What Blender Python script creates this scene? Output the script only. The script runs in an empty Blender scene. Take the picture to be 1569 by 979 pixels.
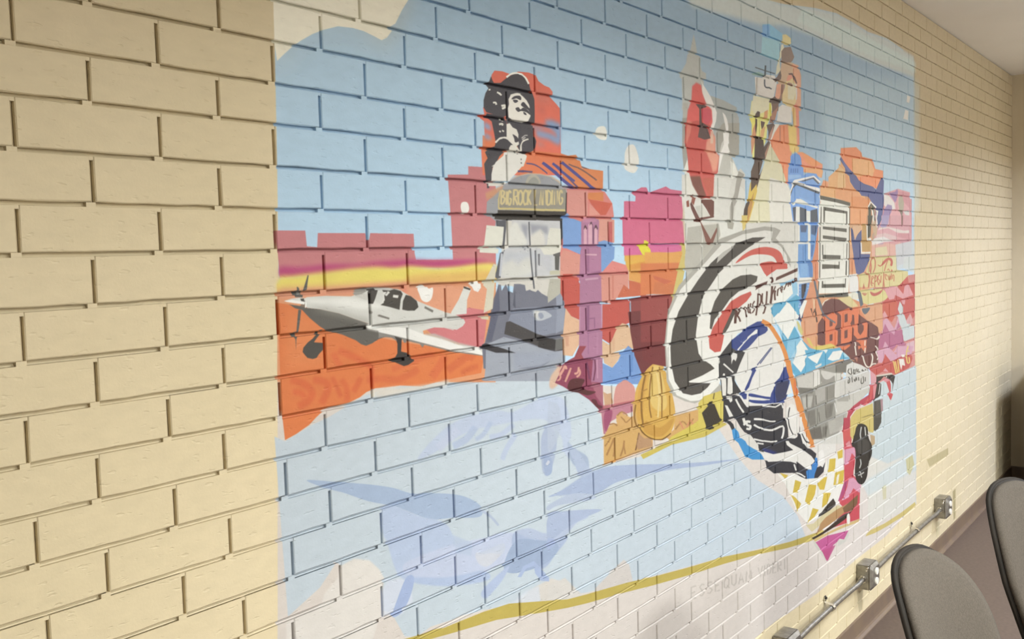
import bpy, bmesh, math, random
import numpy as np
from mathutils import Matrix, Vector
random.seed(4)
rng = np.random.default_rng(7)
scn = bpy.context.scene
COL = scn.collection

# ------------------------------------------------------------------ camera
cam_d = bpy.data.cameras.new('camera')
cam_d.sensor_width = 36.0
cam_d.lens = 33.122
cam = bpy.data.objects.new('camera', cam_d)
COL.objects.link(cam)
CAM_POS = Vector((-0.57068, -1.23969, 1.61111))
CAM_ROT = Matrix(((0.6124598, 0.07045852, -0.78735544),
                  (-0.78990337, 0.01580157, -0.61302771),
                  (-0.03075157, 0.99738955, 0.06533325)))
cam.matrix_world = Matrix.Translation(CAM_POS) @ CAM_ROT.to_4x4()
cam_d.clip_start = 0.05
scn.camera = cam

# ------------------------------------------------------------------ world, exposure
world = bpy.data.worlds.new('world')
scn.world = world
world.use_nodes = True
world.node_tree.nodes['Background'].inputs[0].default_value = (0.92, 1.0, 1.05, 1)
world.node_tree.nodes['Background'].inputs[1].default_value = 0.25
scn.view_settings.view_transform = 'Standard'
scn.view_settings.look = 'None'
scn.view_settings.gamma = 1.0
scn.view_settings.use_curve_mapping = False
scn.view_settings.exposure = 0.5

# ceiling fixtures: x, y, power, size x, size y  (each lamp is built with its fixture below)
FIXTURES = [(1.3, -1.7, 43, (0.97, 1.0, 0.95), 145), (3.7, -1.7, 30, (0.94, 1.0, 1.0), 145), (5.8, -1.7, 48, (0.88, 1.0, 1.30), 146),
            (0.5, -4.4, 190, (0.97, 1.0, 0.95), 165), (3.2, -4.6, 84, (0.94, 1.0, 1.0), 165), (5.6, -4.6, 34, (0.88, 1.0, 1.30), 165)]

# ------------------------------------------------------------------ measures (metres; wall face at y = 0, floor at z = 0)
L = 0.2032
H = L / 3
JOINT = 0.006
ZF = 28.15 * H           # height of course 0
CEIL = ZF + 12 * H
XB = 6.5276              # back wall
XF, YR = -3.2, -6.2      # wall behind the camera, far side wall

# ------------------------------------------------------------------ helpers
def mesh_obj(name, verts, faces, mat=None, parent=None, smooth=False):
    me = bpy.data.meshes.new(name)
    me.from_pydata([tuple(v) for v in verts], [], faces)
    me.update()
    if mat:
        me.materials.append(mat)
    if smooth:
        me.polygons.foreach_set('use_smooth', [True] * len(me.polygons))
    o = bpy.data.objects.new(name, me)
    COL.objects.link(o)
    if parent:
        o.parent = parent
    return o

def bm_obj(name, bm, mat=None, parent=None, smooth=False):
    me = bpy.data.meshes.new(name)
    bmesh.ops.recalc_face_normals(bm, faces=bm.faces[:])
    bm.to_mesh(me)
    bm.free()
    if mat:
        me.materials.append(mat)
    if smooth:
        me.polygons.foreach_set('use_smooth', [True] * len(me.polygons))
    o = bpy.data.objects.new(name, me)
    COL.objects.link(o)
    if parent:
        o.parent = parent
    return o

def add_box(bm, x0, x1, y0, y1, z0, z1, bev=0.0, seg=2):
    b = bmesh.new()
    bmesh.ops.create_cube(b, size=1)
    for v in b.verts:
        v.co = Vector(((x0 + x1) / 2 + v.co.x * (x1 - x0), (y0 + y1) / 2 + v.co.y * (y1 - y0), (z0 + z1) / 2 + v.co.z * (z1 - z0)))
    if bev:
        bmesh.ops.bevel(b, geom=b.edges[:], offset=bev, segments=seg, affect='EDGES')
    merge(bm, b)

def merge(bm, b, mat4=None):
    if mat4 is not None:
        b.transform(mat4)
    tmp = bpy.data.meshes.new('tmp')
    b.to_mesh(tmp)
    b.free()
    bm.from_mesh(tmp)
    bpy.data.meshes.remove(tmp)

def add_tube(bm, pts, r, n=12, cap=True, ref=None):
    pts = [Vector(p) for p in pts]
    rs = r if isinstance(r, (list, tuple)) else [r] * len(pts)
    rings = []
    for i, p in enumerate(pts):
        a = pts[max(i - 1, 0)]
        c = pts[min(i + 1, len(pts) - 1)]
        t = (c - a).normalized()
        up = ref or (Vector((0, 0, 1)) if abs(t.z) < 0.9 else Vector((1, 0, 0)))
        u = t.cross(up).normalized()
        w = t.cross(u)
        rings.append([bm.verts.new(p + (u * math.cos(2 * math.pi * k / n) + w * math.sin(2 * math.pi * k / n)) * rs[i]) for k in range(n)])
    for a, c in zip(rings, rings[1:]):
        for k in range(n):
            bm.faces.new((a[k], a[(k + 1) % n], c[(k + 1) % n], c[k]))
    if cap:
        bm.faces.new(rings[0])
        bm.faces.new(rings[-1][::-1])

def empty(name, label, cat, loc=(0, 0, 0), rz=0.0, group=None):
    o = bpy.data.objects.new(name, None)
    o.empty_display_size = 0.05
    COL.objects.link(o)
    o.location = loc
    o.rotation_euler = (0, 0, rz)
    o['label'] = label
    o['category'] = cat
    if group:
        o['group'] = group
    return o

def copy_thing(root, label, loc, rz=None):
    r = root.copy()
    COL.objects.link(r)
    r.location = loc
    if rz is not None:
        r.rotation_euler = (0, 0, rz)
    r['label'] = label
    for ch in list(root.children):
        c = ch.copy()
        COL.objects.link(c)
        c.parent = r
        for g in list(ch.children):
            d = g.copy()
            COL.objects.link(d)
            d.parent = c
    return r

def structure(o, label=None):
    o['kind'] = 'structure'
    if label:
        o['label'] = label
    return o

def srgb(h):
    c = [int(h[i:i + 2], 16) / 255 for i in (0, 2, 4)]
    return tuple((x / 12.92 if x <= 0.04045 else ((x + 0.055) / 1.055) ** 2.4) for x in c) + (1.0,)

def mat_new(name):
    m = bpy.data.materials.new(name)
    m.use_nodes = True
    nt = m.node_tree
    return m, nt, nt.nodes['Principled BSDF']

def noise_mat(name, c0, c1, scale=20, rough=0.5, metal=0.0, bump=0.0, bscale=200, stretch=(1, 1, 1), spec=0.5, detail=4):
    m, nt, b = mat_new(name)
    tc = nt.nodes.new('ShaderNodeTexCoord')
    mp = nt.nodes.new('ShaderNodeMapping')
    mp.inputs['Scale'].default_value = stretch
    nt.links.new(tc.outputs['Object'], mp.inputs[0])
    n = nt.nodes.new('ShaderNodeTexNoise')
    n.inputs['Scale'].default_value = scale
    n.inputs['Detail'].default_value = detail
    nt.links.new(mp.outputs[0], n.inputs['Vector'])
    r = nt.nodes.new('ShaderNodeValToRGB')
    r.color_ramp.elements[0].position = 0.35
    r.color_ramp.elements[1].position = 0.65
    r.color_ramp.elements[0].color = srgb(c0)
    r.color_ramp.elements[1].color = srgb(c1)
    nt.links.new(n.outputs['Fac'], r.inputs[0])
    nt.links.new(r.outputs[0], b.inputs['Base Color'])
    b.inputs['Roughness'].default_value = rough
    b.inputs['Metallic'].default_value = metal
    b.inputs['Specular IOR Level'].default_value = spec
    if bump:
        n2 = nt.nodes.new('ShaderNodeTexNoise')
        n2.inputs['Scale'].default_value = bscale
        n2.inputs['Detail'].default_value = 3
        nt.links.new(mp.outputs[0], n2.inputs['Vector'])
        bp = nt.nodes.new('ShaderNodeBump')
        bp.inputs['Strength'].default_value = bump
        bp.inputs['Distance'].default_value = 0.002
        nt.links.new(n2.outputs['Fac'], bp.inputs['Height'])
        nt.links.new(bp.outputs[0], b.inputs['Normal'])
    return m

# ------------------------------------------------------------------ the mural, wall stains and shadows painted below two outlet boxes, flat on the wall
# one painted shape per line, in wall millimetres (x along the wall, z above the floor), painted in order:
# opacity, edge softness mm, smooth flag, red green blue, then the outline x z x z ...
MURAL = """
1 34 0 169 197 221 3224 2498 3467 2486 3728 2498 3976 2488 4159 2486 4139 596 3033 803
1 0 0 169 197 221 426 2098 1705 2385 1893 2391 2244 2403 2560 2435 2847 2476 3082 2500 3255 2499 3468 2494 3728 2510 3976 2500 3953 631 2007 986 1371 1095 832 1295 398 1362 415 1776
.5 60 0 155 185 213 631 2144 1705 2385 2291 2356 3222 2420 4038 2421 4038 2350 2555 2285 1346 2123 626 2052
.6 60 0 197 222 237 2860 2227 4260 2408 4254 1755 3453 1741 2989 1905
1 14 0 210 221 223 1777 2367 1889 2301 2123 2318 2366 2333 2557 2364 2845 2376 3252 2372 3615 2379 4147 2399 4148 2496 3976 2500 3728 2510 3468 2494 3255 2499 3082 2500 2847 2476 2560 2435 2293 2421 2061 2427
.55 10 0 216 237 237 2739 2451 3224 2471 3737 2475 4192 2475 4192 2423 3553 2403 3072 2396 2676 2399
.5 45 0 186 184 170 422 1924 441 1951 473 1975 506 1996 559 2012 598 2015 644 2007 676 2005 705 2033 742 2090 755 2116 715 2108 684 2044 619 2026 530 2014 446 1969 419 1955
1 0 0 232 229 214 423 2056 749 2123 737 2097 718 2074 700 2047 686 2039 690 2032 677 2018 663 2011 645 2015 619 2020 594 2021 559 2018 525 2006 501 1995 477 1981 459 1969 441 1954 425 1940 421 1968
1 0 0 192 185 181 397 1448 4176 844 4171 359 3674 325 3264 332 2836 326 2327 353 2122 330 369 968
.8 8 0 192 191 185 3434 728 4174 621 4171 359 3428 422
1 0 0 173 184 195 384 1334 405 1322 466 1341 495 1346 588 1374 688 1379 837 1380 962 1383 1176 1375 1253 1331 1335 1258 1368 1213 1371 1095 1546 1082 2010 1084 2145 970 2291 867 2508 765 2637 666 2716 566 2503 602 2041 681 1600 748 1284 800 1149 830 893 882 734 900 697 893 662 905 631 960 606 974 600 1012 546 1058 503 1092 464 1059 394 1031
1 5 0 174 184 187 3439 1005 3574 1072 4178 1034 4174 621 3709 647 3477 720
.7 8 0 178 189 192 3346 635 4174 621 4173 525 3430 561
1 3 0 198 194 191 390 1022 463 1024 473 1045 503 1063 512 1083 545 1087 581 1074 605 1050 616 1030 609 1008 601 964 579 924 389 990
.8 2 0 186 192 207 606 1005 623 1026 683 1013 687 965 659 950 620 958 604 961
1 3 0 187 183 180 996 857 1052 874 1100 877 1139 877 1178 859 1203 828 1197 812 1106 816 995 835
.8 3 0 184 190 202 936 876 997 868 1043 877 1090 874 1097 820 960 847
1 3 0 184 179 177 1296 778 1328 802 1400 820 1455 834 1481 814 1500 758 1411 763
1 3 0 187 184 182 1125 863 1192 863 1272 792 1123 818
1 0 0 180 117 122 406 1667 467 1667 469 1641 491 1639 494 1663 603 1663 606 1651 612 1651 615 1663 727 1662 728 1626 731 1613 837 1611 835 1695 830 1778 981 1786 972 1596 821 1595 715 1599 542 1594 410 1590
1 0 0 181 118 123 843 1760 882 1761 884 1770 892 1772 893 1798 941 1799 948 1772 964 1765 983 1753 990 1682 943 1678 937 1632 839 1634
1 8 1 165 65 112 412 1607 455 1606 513 1609 574 1608 626 1611 716 1613 783 1610 870 1610 946 1606 963 1594 836 1594 744 1598 673 1596 632 1598 542 1594 460 1592 413 1590
1 0 0 198 139 104 404 1581 971 1574 959 1351 395 1421
1 8 1 208 194 104 408 1591 437 1593 483 1596 543 1600 580 1602 626 1603 673 1600 715 1602 782 1596 837 1597 963 1601 970 1563 867 1566 773 1571 714 1571 617 1570 541 1567 481 1568 406 1568
.7 10 1 198 151 93 714 1583 820 1585 953 1585 966 1566 819 1568 714 1570
.8 10 0 199 138 117 407 1574 505 1573 604 1573 714 1572 713 1561 565 1554 480 1555 406 1557
1 6 0 200 143 116 604 1565 773 1566 961 1561 931 1493 769 1504 602 1525
.8 0 0 195 136 103 835 1567 959 1565 953 1550 834 1557
.5 10 0 195 107 90 691 1569 705 1568 702 1514 688 1514
1 0 0 184 111 116 753 1479 816 1503 881 1513 940 1503 921 1422 861 1439 767 1468
1 0 0 196 112 68 403 1550 468 1538 537 1496 652 1468 736 1450 927 1421 913 1376 809 1375 732 1371 675 1380 640 1381 613 1383 590 1379 574 1372 548 1366 508 1363 490 1361 472 1351 457 1341 428 1330 405 1324 401 1376
.5 20 0 205 131 87 423 1540 495 1509 497 1435 412 1436
.8 4 0 191 96 61 420 1416 427 1414 437 1410 445 1406 451 1402 456 1398 458 1395 458 1393 457 1391 454 1388 448 1386 439 1383 432 1381 439 1369 446 1371 456 1374 464 1378 470 1383 474 1389 473 1397 469 1404 462 1411 453 1417 443 1421 432 1425 424 1427
.8 4 0 193 97 62 425 1396 430 1395 436 1394 440 1392 442 1391 444 1388 445 1386 456 1391 454 1394 451 1397 446 1401 439 1404 432 1405 427 1406
.8 4 0 189 95 60 468 1410 477 1408 488 1405 494 1403 494 1402 494 1400 493 1396 489 1390 483 1382 478 1377 491 1369 496 1374 503 1383 508 1391 510 1398 509 1405 503 1412 492 1417 479 1420 471 1422
.8 4 0 187 94 60 506 1414 509 1409 513 1401 517 1394 520 1388 523 1381 525 1377 535 1379 533 1383 530 1390 527 1397 523 1404 519 1412 516 1417
.7 4 0 187 94 59 526 1406 530 1402 534 1397 537 1392 537 1385 537 1377 536 1370 550 1368 551 1375 551 1384 550 1393 546 1401 541 1407 537 1411
.8 4 0 188 95 60 573 1410 570 1407 566 1402 563 1397 559 1394 555 1390 553 1387 564 1380 567 1383 571 1387 574 1391 578 1396 582 1401 585 1404
.8 4 0 189 95 60 525 1455 533 1452 544 1447 555 1442 566 1438 576 1432 586 1428 593 1423 599 1419 604 1416 614 1425 610 1428 603 1432 594 1437 584 1442 573 1448 562 1453 551 1458 539 1462 532 1465
.7 4 0 192 97 62 510 1455 512 1451 515 1445 518 1440 522 1435 525 1431 528 1429 539 1434 536 1437 533 1440 530 1444 528 1449 525 1454 522 1458
.8 4 0 188 98 63 592 1394 603 1394 619 1393 634 1392 645 1389 656 1386 670 1385 684 1386 697 1389 709 1392 718 1394 726 1397 732 1399 722 1411 716 1410 709 1407 700 1405 689 1402 678 1400 667 1398 659 1400 648 1402 635 1405 619 1406 602 1407 591 1408
.8 4 0 188 99 64 658 1407 671 1409 690 1412 708 1414 724 1417 739 1420 752 1422 763 1423 773 1422 781 1422 780 1434 773 1434 762 1435 748 1434 734 1432 718 1429 703 1426 685 1423 666 1420 654 1419
.8 5 0 188 98 64 772 1379 779 1384 788 1391 797 1398 804 1406 810 1413 815 1418 793 1427 789 1422 783 1415 777 1409 769 1403 760 1396 754 1391
.8 5 0 186 97 63 817 1386 825 1389 837 1394 849 1398 861 1402 872 1406 878 1407 878 1407 881 1405 884 1403 901 1414 897 1416 888 1421 874 1424 860 1421 848 1417 836 1413 824 1408 811 1403 803 1400
.8 5 0 184 96 62 853 1378 862 1380 875 1382 886 1384 894 1385 900 1385 905 1385 904 1396 898 1396 890 1396 880 1396 868 1393 855 1390 846 1388
.6 3 0 189 85 54 599 1424 612 1423 610 1384 599 1386
1 6 1 192 188 182 609 1370 613 1376 640 1380 703 1374 762 1372 809 1373 801 1365 703 1365 633 1364
1 0 0 203 199 191 601 1378 610 1380 611 1368 599 1366
1 0 0 89 87 84 417 1550 426 1546 449 1542 463 1538 491 1534 534 1524 572 1511 603 1501 635 1488 646 1477 649 1475 625 1471 609 1465 594 1462 582 1466 570 1474 555 1480 541 1486 518 1493 503 1497 489 1505 469 1520 453 1535 438 1539 430 1544
1 0 0 190 191 189 416 1552 432 1555 449 1556 460 1554 464 1556 506 1556 563 1552 571 1554 579 1562 592 1565 622 1566 664 1563 685 1558 697 1552 714 1544 733 1534 768 1522 808 1509 820 1506 861 1495 868 1484 860 1477 841 1471 822 1476 775 1481 743 1477 746 1466 693 1475 649 1478 634 1484 602 1493 595 1497 604 1501 572 1511 534 1524 491 1534 463 1538 461 1544
.9 6 0 210 211 209 423 1552 464 1553 566 1550 662 1528 596 1527 506 1542 461 1547
.8 10 0 139 137 132 470 1535 505 1534 564 1518 603 1508 604 1500 564 1512 512 1525
.7 8 0 160 158 155 595 1497 660 1498 730 1496 823 1500 823 1495 729 1490 660 1491
.7 0 0 90 89 86 449 1542 460 1552 460 1538 453 1536
1 0 0 221 221 220 416 1552 433 1553 460 1548 458 1544 439 1547 423 1550
1 0 0 223 224 222 460 1548 463 1547 462 1539 459 1538
1 0 0 64 63 62 450 1554 458 1554 458 1549 452 1550
1 0 0 87 86 84 446 1574 449 1571 449 1567 456 1566 468 1593 470 1592 467 1579 465 1569 456 1564 455 1556 439 1557 438 1567 444 1568 444 1574
.8 0 0 146 146 143 449 1567 453 1568 455 1561 447 1560
1 0 0 87 85 83 445 1536 451 1535 446 1511 442 1496 438 1487 436 1469 436 1487 432 1493 432 1499 439 1500
1 0 0 70 68 65 489 1499 496 1499 490 1495 488 1491 481 1485 475 1479 495 1476 496 1466 485 1458 479 1452 471 1451 460 1454 455 1459 450 1465 452 1472 462 1480 472 1485 482 1493
1 0 0 141 140 136 567 1557 580 1564 602 1566 610 1564 597 1558 584 1553 574 1553
.9 0 0 181 181 178 571 1553 596 1556 604 1552 600 1543 582 1549
1 0 0 68 65 63 603 1557 607 1563 625 1564 628 1559 621 1545 615 1536 604 1537
1 0 0 67 64 61 639 1560 658 1558 670 1560 687 1556 692 1550 686 1540 682 1521 656 1528 633 1533 642 1536 644 1550 642 1556
1 0 0 200 200 198 642 1556 651 1556 644 1550 645 1541 636 1534 633 1533 641 1542
1 0 0 200 200 198 649 1548 651 1549 653 1550 655 1552 657 1553 658 1554 659 1555 654 1557 653 1557 652 1556 651 1554 649 1553 647 1552 645 1551
1 0 0 141 139 135 603 1531 603 1529 604 1526 605 1523 607 1521 609 1519 611 1518 614 1521 613 1522 611 1523 610 1524 609 1526 608 1529 607 1531
1 0 0 139 136 133 625 1513 653 1505 654 1508 626 1516
1 0 0 155 153 149 619 1487 621 1488 623 1489 626 1490 631 1491 637 1492 643 1492 649 1492 655 1492 660 1491 660 1494 655 1494 649 1495 643 1495 636 1494 630 1494 625 1493 621 1491 618 1490 617 1489
1 4 0 216 217 215 598 1500 609 1499 660 1487 659 1474 625 1486 599 1492
1 0 0 66 63 60 689 1521 692 1537 700 1548 713 1545 729 1535 733 1523 722 1517 704 1518
1 0 0 67 64 61 664 1555 681 1557 685 1550 680 1535 677 1538 680 1550 667 1553
1 0 0 198 198 196 666 1545 679 1543 681 1548 667 1550
1 0 0 107 105 101 749 1520 772 1510 775 1514 751 1524
1 0 0 109 107 103 627 1513 654 1505 655 1508 629 1516
1 0 0 194 195 193 826 1507 850 1531 867 1555 878 1556 889 1550 876 1529 873 1501 826 1501
1 0 0 60 58 56 866 1557 888 1551 886 1548 867 1553
1 0 0 211 211 211 893 1564 907 1566 920 1561 921 1552 911 1543 898 1547 892 1555 884 1559
.8 0 0 189 189 187 832 1500 856 1496 864 1487 863 1482 847 1475 830 1471 807 1477 788 1485
1 0 0 209 209 208 626 1489 647 1490 678 1489 706 1484 742 1471 794 1458 845 1441 903 1431 963 1419 1001 1410 985 1409 958 1410 949 1405 885 1420 828 1430 797 1439 741 1454 705 1463 663 1474 626 1483
.8 3 0 167 166 164 742 1471 794 1457 845 1441 861 1436 903 1429 894 1433 845 1445 794 1463 775 1469
.9 0 0 187 187 184 903 1430 963 1419 1001 1410 954 1406 923 1414
1 0 0 123 121 118 626 1484 663 1475 705 1464 741 1454 797 1439 828 1430 885 1420 949 1405 885 1417 828 1428 797 1436 741 1451 705 1460 659 1472 626 1475
1 0 0 52 49 50 958 1409 972 1411 1008 1409 990 1405 974 1404 956 1400 943 1391 932 1376 927 1369 932 1390 937 1405 949 1405
1 0 0 55 52 51 666 1473 685 1467 682 1443 698 1439 714 1428 716 1422 700 1416 688 1415 674 1421 655 1429 656 1432 666 1434 672 1441 673 1459
1 0 0 119 116 114 626 1477 666 1473 673 1463 659 1471 639 1474 625 1473
1 0 0 119 116 114 687 1466 699 1465 695 1458 690 1459
1 0 0 117 115 113 733 1453 748 1452 740 1445
1 0 1 215 215 214 732 1559 743 1564 754 1565 763 1557 775 1558 774 1545 768 1535 756 1531 743 1536 737 1547
1 0 1 216 216 214 871 1725 887 1725 892 1712 883 1702 870 1705 866 1716
1 0 1 221 223 219 1379 1918 1412 1924 1423 1907 1417 1892 1387 1892 1370 1901
1 0 1 214 214 211 1508 1870 1525 1886 1551 1890 1567 1874 1576 1848 1561 1824 1538 1818 1503 1827 1504 1850
1 0 0 237 237 237 4004 2233 4058 2233 4046 2190 3972 2189
1 0 0 237 237 237 4037 2302 4091 2302 4069 2270 4026 2271
1 0 0 210 111 95 978 1991 988 2001 1015 2003 1039 2001 1071 2010 1107 2013 1133 2011 1143 1999 1165 1992 1184 1990 1196 1982 1195 1970 1187 1968 1210 1956 1224 1947 1224 1910 1223 1845 1261 1837 1277 1840 1275 1799 938 1782 936 1837 949 1844 948 1893 935 1898 937 1905 950 1907 946 1921 967 1921
.9 0 0 205 120 85 942 1864 1008 1857 1113 1845 1223 1846 1277 1840 1276 1804 938 1786
.35 20 0 147 151 161 1130 1967 1195 1972 1179 1959 1134 1958
1 8 1 130 155 194 950 1891 959 1889 969 1885 968 1877 957 1878 949 1880
1 8 1 137 149 181 950 1868 965 1865 971 1858 950 1858
1 10 1 127 152 191 1165 1914 1189 1918 1208 1915 1224 1909 1221 1869 1202 1867 1175 1874 1145 1876 1130 1879 1132 1890 1153 1890 1191 1887 1207 1881 1203 1890 1169 1905
.8 10 0 139 146 173 1116 1900 1224 1907 1219 1896 1192 1902 1145 1894 1115 1889
.6 10 0 151 143 156 1133 1866 1152 1864 1167 1860 1136 1856
.5 12 0 181 102 97 1133 1939 1163 1944 1170 1931 1140 1926
1 0 0 74 73 80 956 1969 969 1976 976 1988 980 1980 985 1975 1007 1978 1028 1991 1053 2003 1074 2006 1095 2001 1108 1990 1112 1978 1119 1970 1126 1957 1126 1934 1124 1905 1116 1900 1119 1883 1129 1866 1123 1848 1091 1835 1069 1838 1056 1852 1049 1860 1032 1867 1023 1900 1021 1912 1014 1907 957 1912 948 1921 949 1936 956 1951 966 1962
1 0 0 71 69 76 957 1910 1010 1910 1023 1900 1025 1867 1035 1855 1048 1845 1003 1838 984 1855 980 1871 973 1895 955 1902
1 0 0 69 68 74 948 1830 963 1839 980 1844 985 1853 1001 1861 1025 1863 1045 1853 1055 1843 1017 1838 996 1825 983 1809 945 1807 956 1818
1 0 0 72 71 78 944 1806 965 1817 979 1824 996 1825 983 1810 971 1799 966 1771 953 1769 959 1757 951 1756 951 1763 947 1777
1 0 0 224 222 217 1033 1947 1040 1956 1056 1962 1076 1962 1084 1959 1097 1952 1107 1942 1112 1928 1109 1918 1100 1907 1087 1903 1065 1904 1044 1905 1031 1909 1030 1928 1034 1937
1 0 0 215 213 207 1023 1894 1034 1897 1044 1889 1058 1886 1064 1876 1062 1865 1065 1855 1056 1850 1045 1855 1032 1863 1022 1866
1 0 1 75 74 82 1043 1949 1054 1956 1072 1959 1078 1955 1075 1950 1061 1952 1050 1949
1 0 1 74 73 81 1048 1947 1062 1949 1066 1946 1055 1942
1 0 1 73 72 80 1080 1945 1087 1947 1096 1942 1107 1936 1104 1946 1090 1960 1104 1951 1112 1939 1112 1923 1103 1931 1092 1934 1081 1937 1076 1940
1 0 1 73 72 79 1056 1930 1067 1934 1074 1930 1085 1935 1103 1930 1111 1921 1095 1926 1077 1927 1065 1924
1 0 1 72 71 79 1084 1926 1093 1924 1095 1920 1086 1921
1 1 0 215 214 209 1041 1955 1045 1957 1052 1959 1058 1961 1064 1962 1071 1962 1075 1962 1076 1964 1071 1964 1065 1964 1058 1963 1051 1961 1044 1959 1039 1957
1 0 1 70 68 75 1043 1874 1048 1866 1051 1858 1063 1861 1060 1869 1050 1873
1 0 0 71 69 77 1058 1903 1072 1901 1075 1888 1064 1876 1058 1886 1047 1892
1 0 0 237 237 232 1030 1991 1033 1993 1038 1996 1043 1999 1050 2001 1057 2003 1063 2004 1069 2005 1075 2004 1080 2004 1084 2003 1089 2001 1093 1999 1097 1995 1101 1991 1104 1987 1110 1990 1107 1993 1103 1998 1098 2002 1093 2004 1088 2006 1083 2008 1077 2008 1070 2008 1064 2008 1056 2007 1048 2005 1041 2002 1035 1999 1030 1996 1026 1994
1 0 0 222 222 216 993 1955 994 1955 997 1955 999 1954 1002 1953 1005 1952 1007 1951 1011 1954 1009 1955 1006 1957 1003 1958 1000 1958 997 1959 995 1959
1 0 0 218 218 212 980 1932 983 1933 985 1933 986 1934 986 1933 987 1932 987 1930 994 1932 993 1933 992 1935 990 1937 985 1937 981 1936 979 1936
1 0 0 218 217 211 1009 1928 1012 1929 1016 1930 1017 1930 1017 1930 1018 1930 1019 1930 1017 1930 1012 1928 1008 1927 1010 1923 1014 1924 1019 1926 1024 1928 1026 1931 1023 1934 1019 1935 1014 1934 1009 1933 1006 1932
1 0 0 211 210 203 998 1889 1002 1890 1006 1891 1008 1892 1007 1892 1006 1891 1005 1890 1010 1889 1011 1890 1013 1892 1011 1895 1006 1895 1001 1894 997 1893
1 0 0 209 207 201 996 1877 1000 1874 1004 1876 1001 1879
1 0 0 209 207 201 1006 1878 1012 1876 1015 1879 1008 1881
1 0 0 213 212 206 1008 1905 1005 1899 1011 1898 1014 1905
1 0 0 223 223 217 966 1960 967 1957 973 1959 972 1962
1 0 0 213 211 205 986 1851 989 1853 994 1857 999 1860 1004 1861 1010 1863 1015 1863 1018 1863 1022 1862 1026 1861 1031 1858 1037 1855 1043 1852 1049 1848 1055 1843 1060 1840 1065 1843 1061 1846 1054 1851 1048 1855 1042 1858 1036 1862 1030 1864 1025 1866 1021 1867 1015 1867 1009 1866 1002 1865 996 1863 990 1859 985 1856 981 1853
1 0 0 213 211 204 1074 1841 1074 1844 1074 1849 1074 1853 1076 1857 1079 1860 1083 1862 1088 1864 1095 1866 1100 1867 1099 1870 1094 1869 1087 1867 1080 1865 1075 1861 1072 1857 1069 1853 1068 1848 1068 1843 1069 1840
1 1 0 175 172 172 1076 1868 1079 1869 1083 1872 1086 1874 1090 1875 1094 1875 1097 1875 1096 1878 1093 1877 1089 1877 1085 1876 1080 1873 1076 1871 1073 1869
1 1 0 174 172 171 1077 1864 1090 1871 1088 1873 1075 1866
1 0 0 212 210 203 1029 1844 1036 1851 1045 1852 1056 1848 1062 1842 1070 1843 1077 1840 1066 1838 1031 1837
1 0 0 209 209 204 1012 1834 1048 1839 1080 1837 1092 1832 1088 1823 1079 1808 968 1802 983 1809 999 1821 1009 1827
1 0 0 210 210 207 1011 1833 1048 1838 1080 1836 1092 1831 1088 1822 1075 1809 1053 1793 1038 1783 1026 1774 983 1772 966 1771 967 1786 973 1801 983 1812 999 1821 1009 1826
1 0 0 206 204 198 956 1769 1017 1771 1011 1766 986 1762 955 1761
1 0 0 73 72 79 1055 1842 1056 1833 1060 1833 1059 1842
1 1 0 93 92 93 1069 1824 1070 1821 1074 1822 1072 1825
1 1 0 92 91 93 1069 1817 1070 1813 1074 1814 1073 1817
1 1 0 89 77 118 1089 1814 1097 1814 1108 1814 1118 1813 1127 1811 1135 1809 1143 1806 1152 1802 1160 1799 1166 1796 1169 1798 1164 1801 1155 1805 1147 1808 1138 1811 1129 1814 1120 1816 1109 1817 1098 1817 1090 1817
1 1 0 81 73 114 1058 1794 1065 1795 1075 1795 1085 1796 1094 1796 1104 1795 1110 1795 1112 1800 1105 1800 1095 1800 1086 1800 1076 1800 1065 1799 1058 1799
1 1 0 76 76 137 1146 1818 1152 1816 1160 1813 1169 1809 1178 1806 1187 1803 1195 1800 1203 1796 1212 1791 1222 1785 1239 1778 1257 1771 1270 1765 1277 1770 1264 1776 1246 1783 1230 1790 1219 1795 1211 1800 1202 1805 1193 1808 1184 1812 1175 1815 1167 1818 1158 1821 1153 1823
1 1 0 76 77 138 1187 1818 1194 1816 1203 1813 1212 1810 1221 1806 1230 1801 1240 1797 1251 1792 1263 1787 1272 1783 1278 1787 1269 1791 1257 1796 1246 1801 1236 1805 1227 1810 1218 1814 1208 1818 1199 1821 1193 1823
1 1 0 77 77 138 1225 1823 1231 1820 1240 1817 1248 1814 1257 1811 1266 1807 1272 1805 1279 1810 1273 1812 1264 1816 1255 1819 1246 1822 1237 1826 1231 1828
.6 4 0 177 112 82 1031 1776 1060 1791 1096 1797 1126 1798 1111 1794 1070 1788 1034 1772
1 1 0 75 76 136 1222 1824 1231 1820 1244 1814 1258 1808 1274 1801 1291 1794 1307 1787 1322 1780 1337 1774 1351 1769 1365 1766 1378 1764 1387 1763 1390 1769 1381 1770 1369 1771 1356 1774 1343 1779 1329 1785 1314 1791 1297 1798 1280 1805 1264 1812 1250 1818 1237 1824 1228 1828
1 1 0 111 86 88 1261 1827 1273 1825 1291 1821 1311 1818 1332 1815 1355 1812 1372 1810 1374 1812 1357 1815 1334 1818 1313 1821 1294 1824 1276 1827 1263 1830
1 1 0 110 85 87 1252 1815 1267 1813 1289 1810 1310 1806 1332 1800 1354 1793 1370 1788 1373 1791 1357 1796 1335 1803 1313 1809 1291 1813 1269 1816 1254 1818
1 0 1 74 74 134 1327 1766 1362 1768 1393 1769 1370 1760 1335 1758
1 0 0 198 124 83 1402 1816 1397 1744 1327 1745 1227 1785 1222 1839 1284 1847 1300 1835 1309 1817
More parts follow.
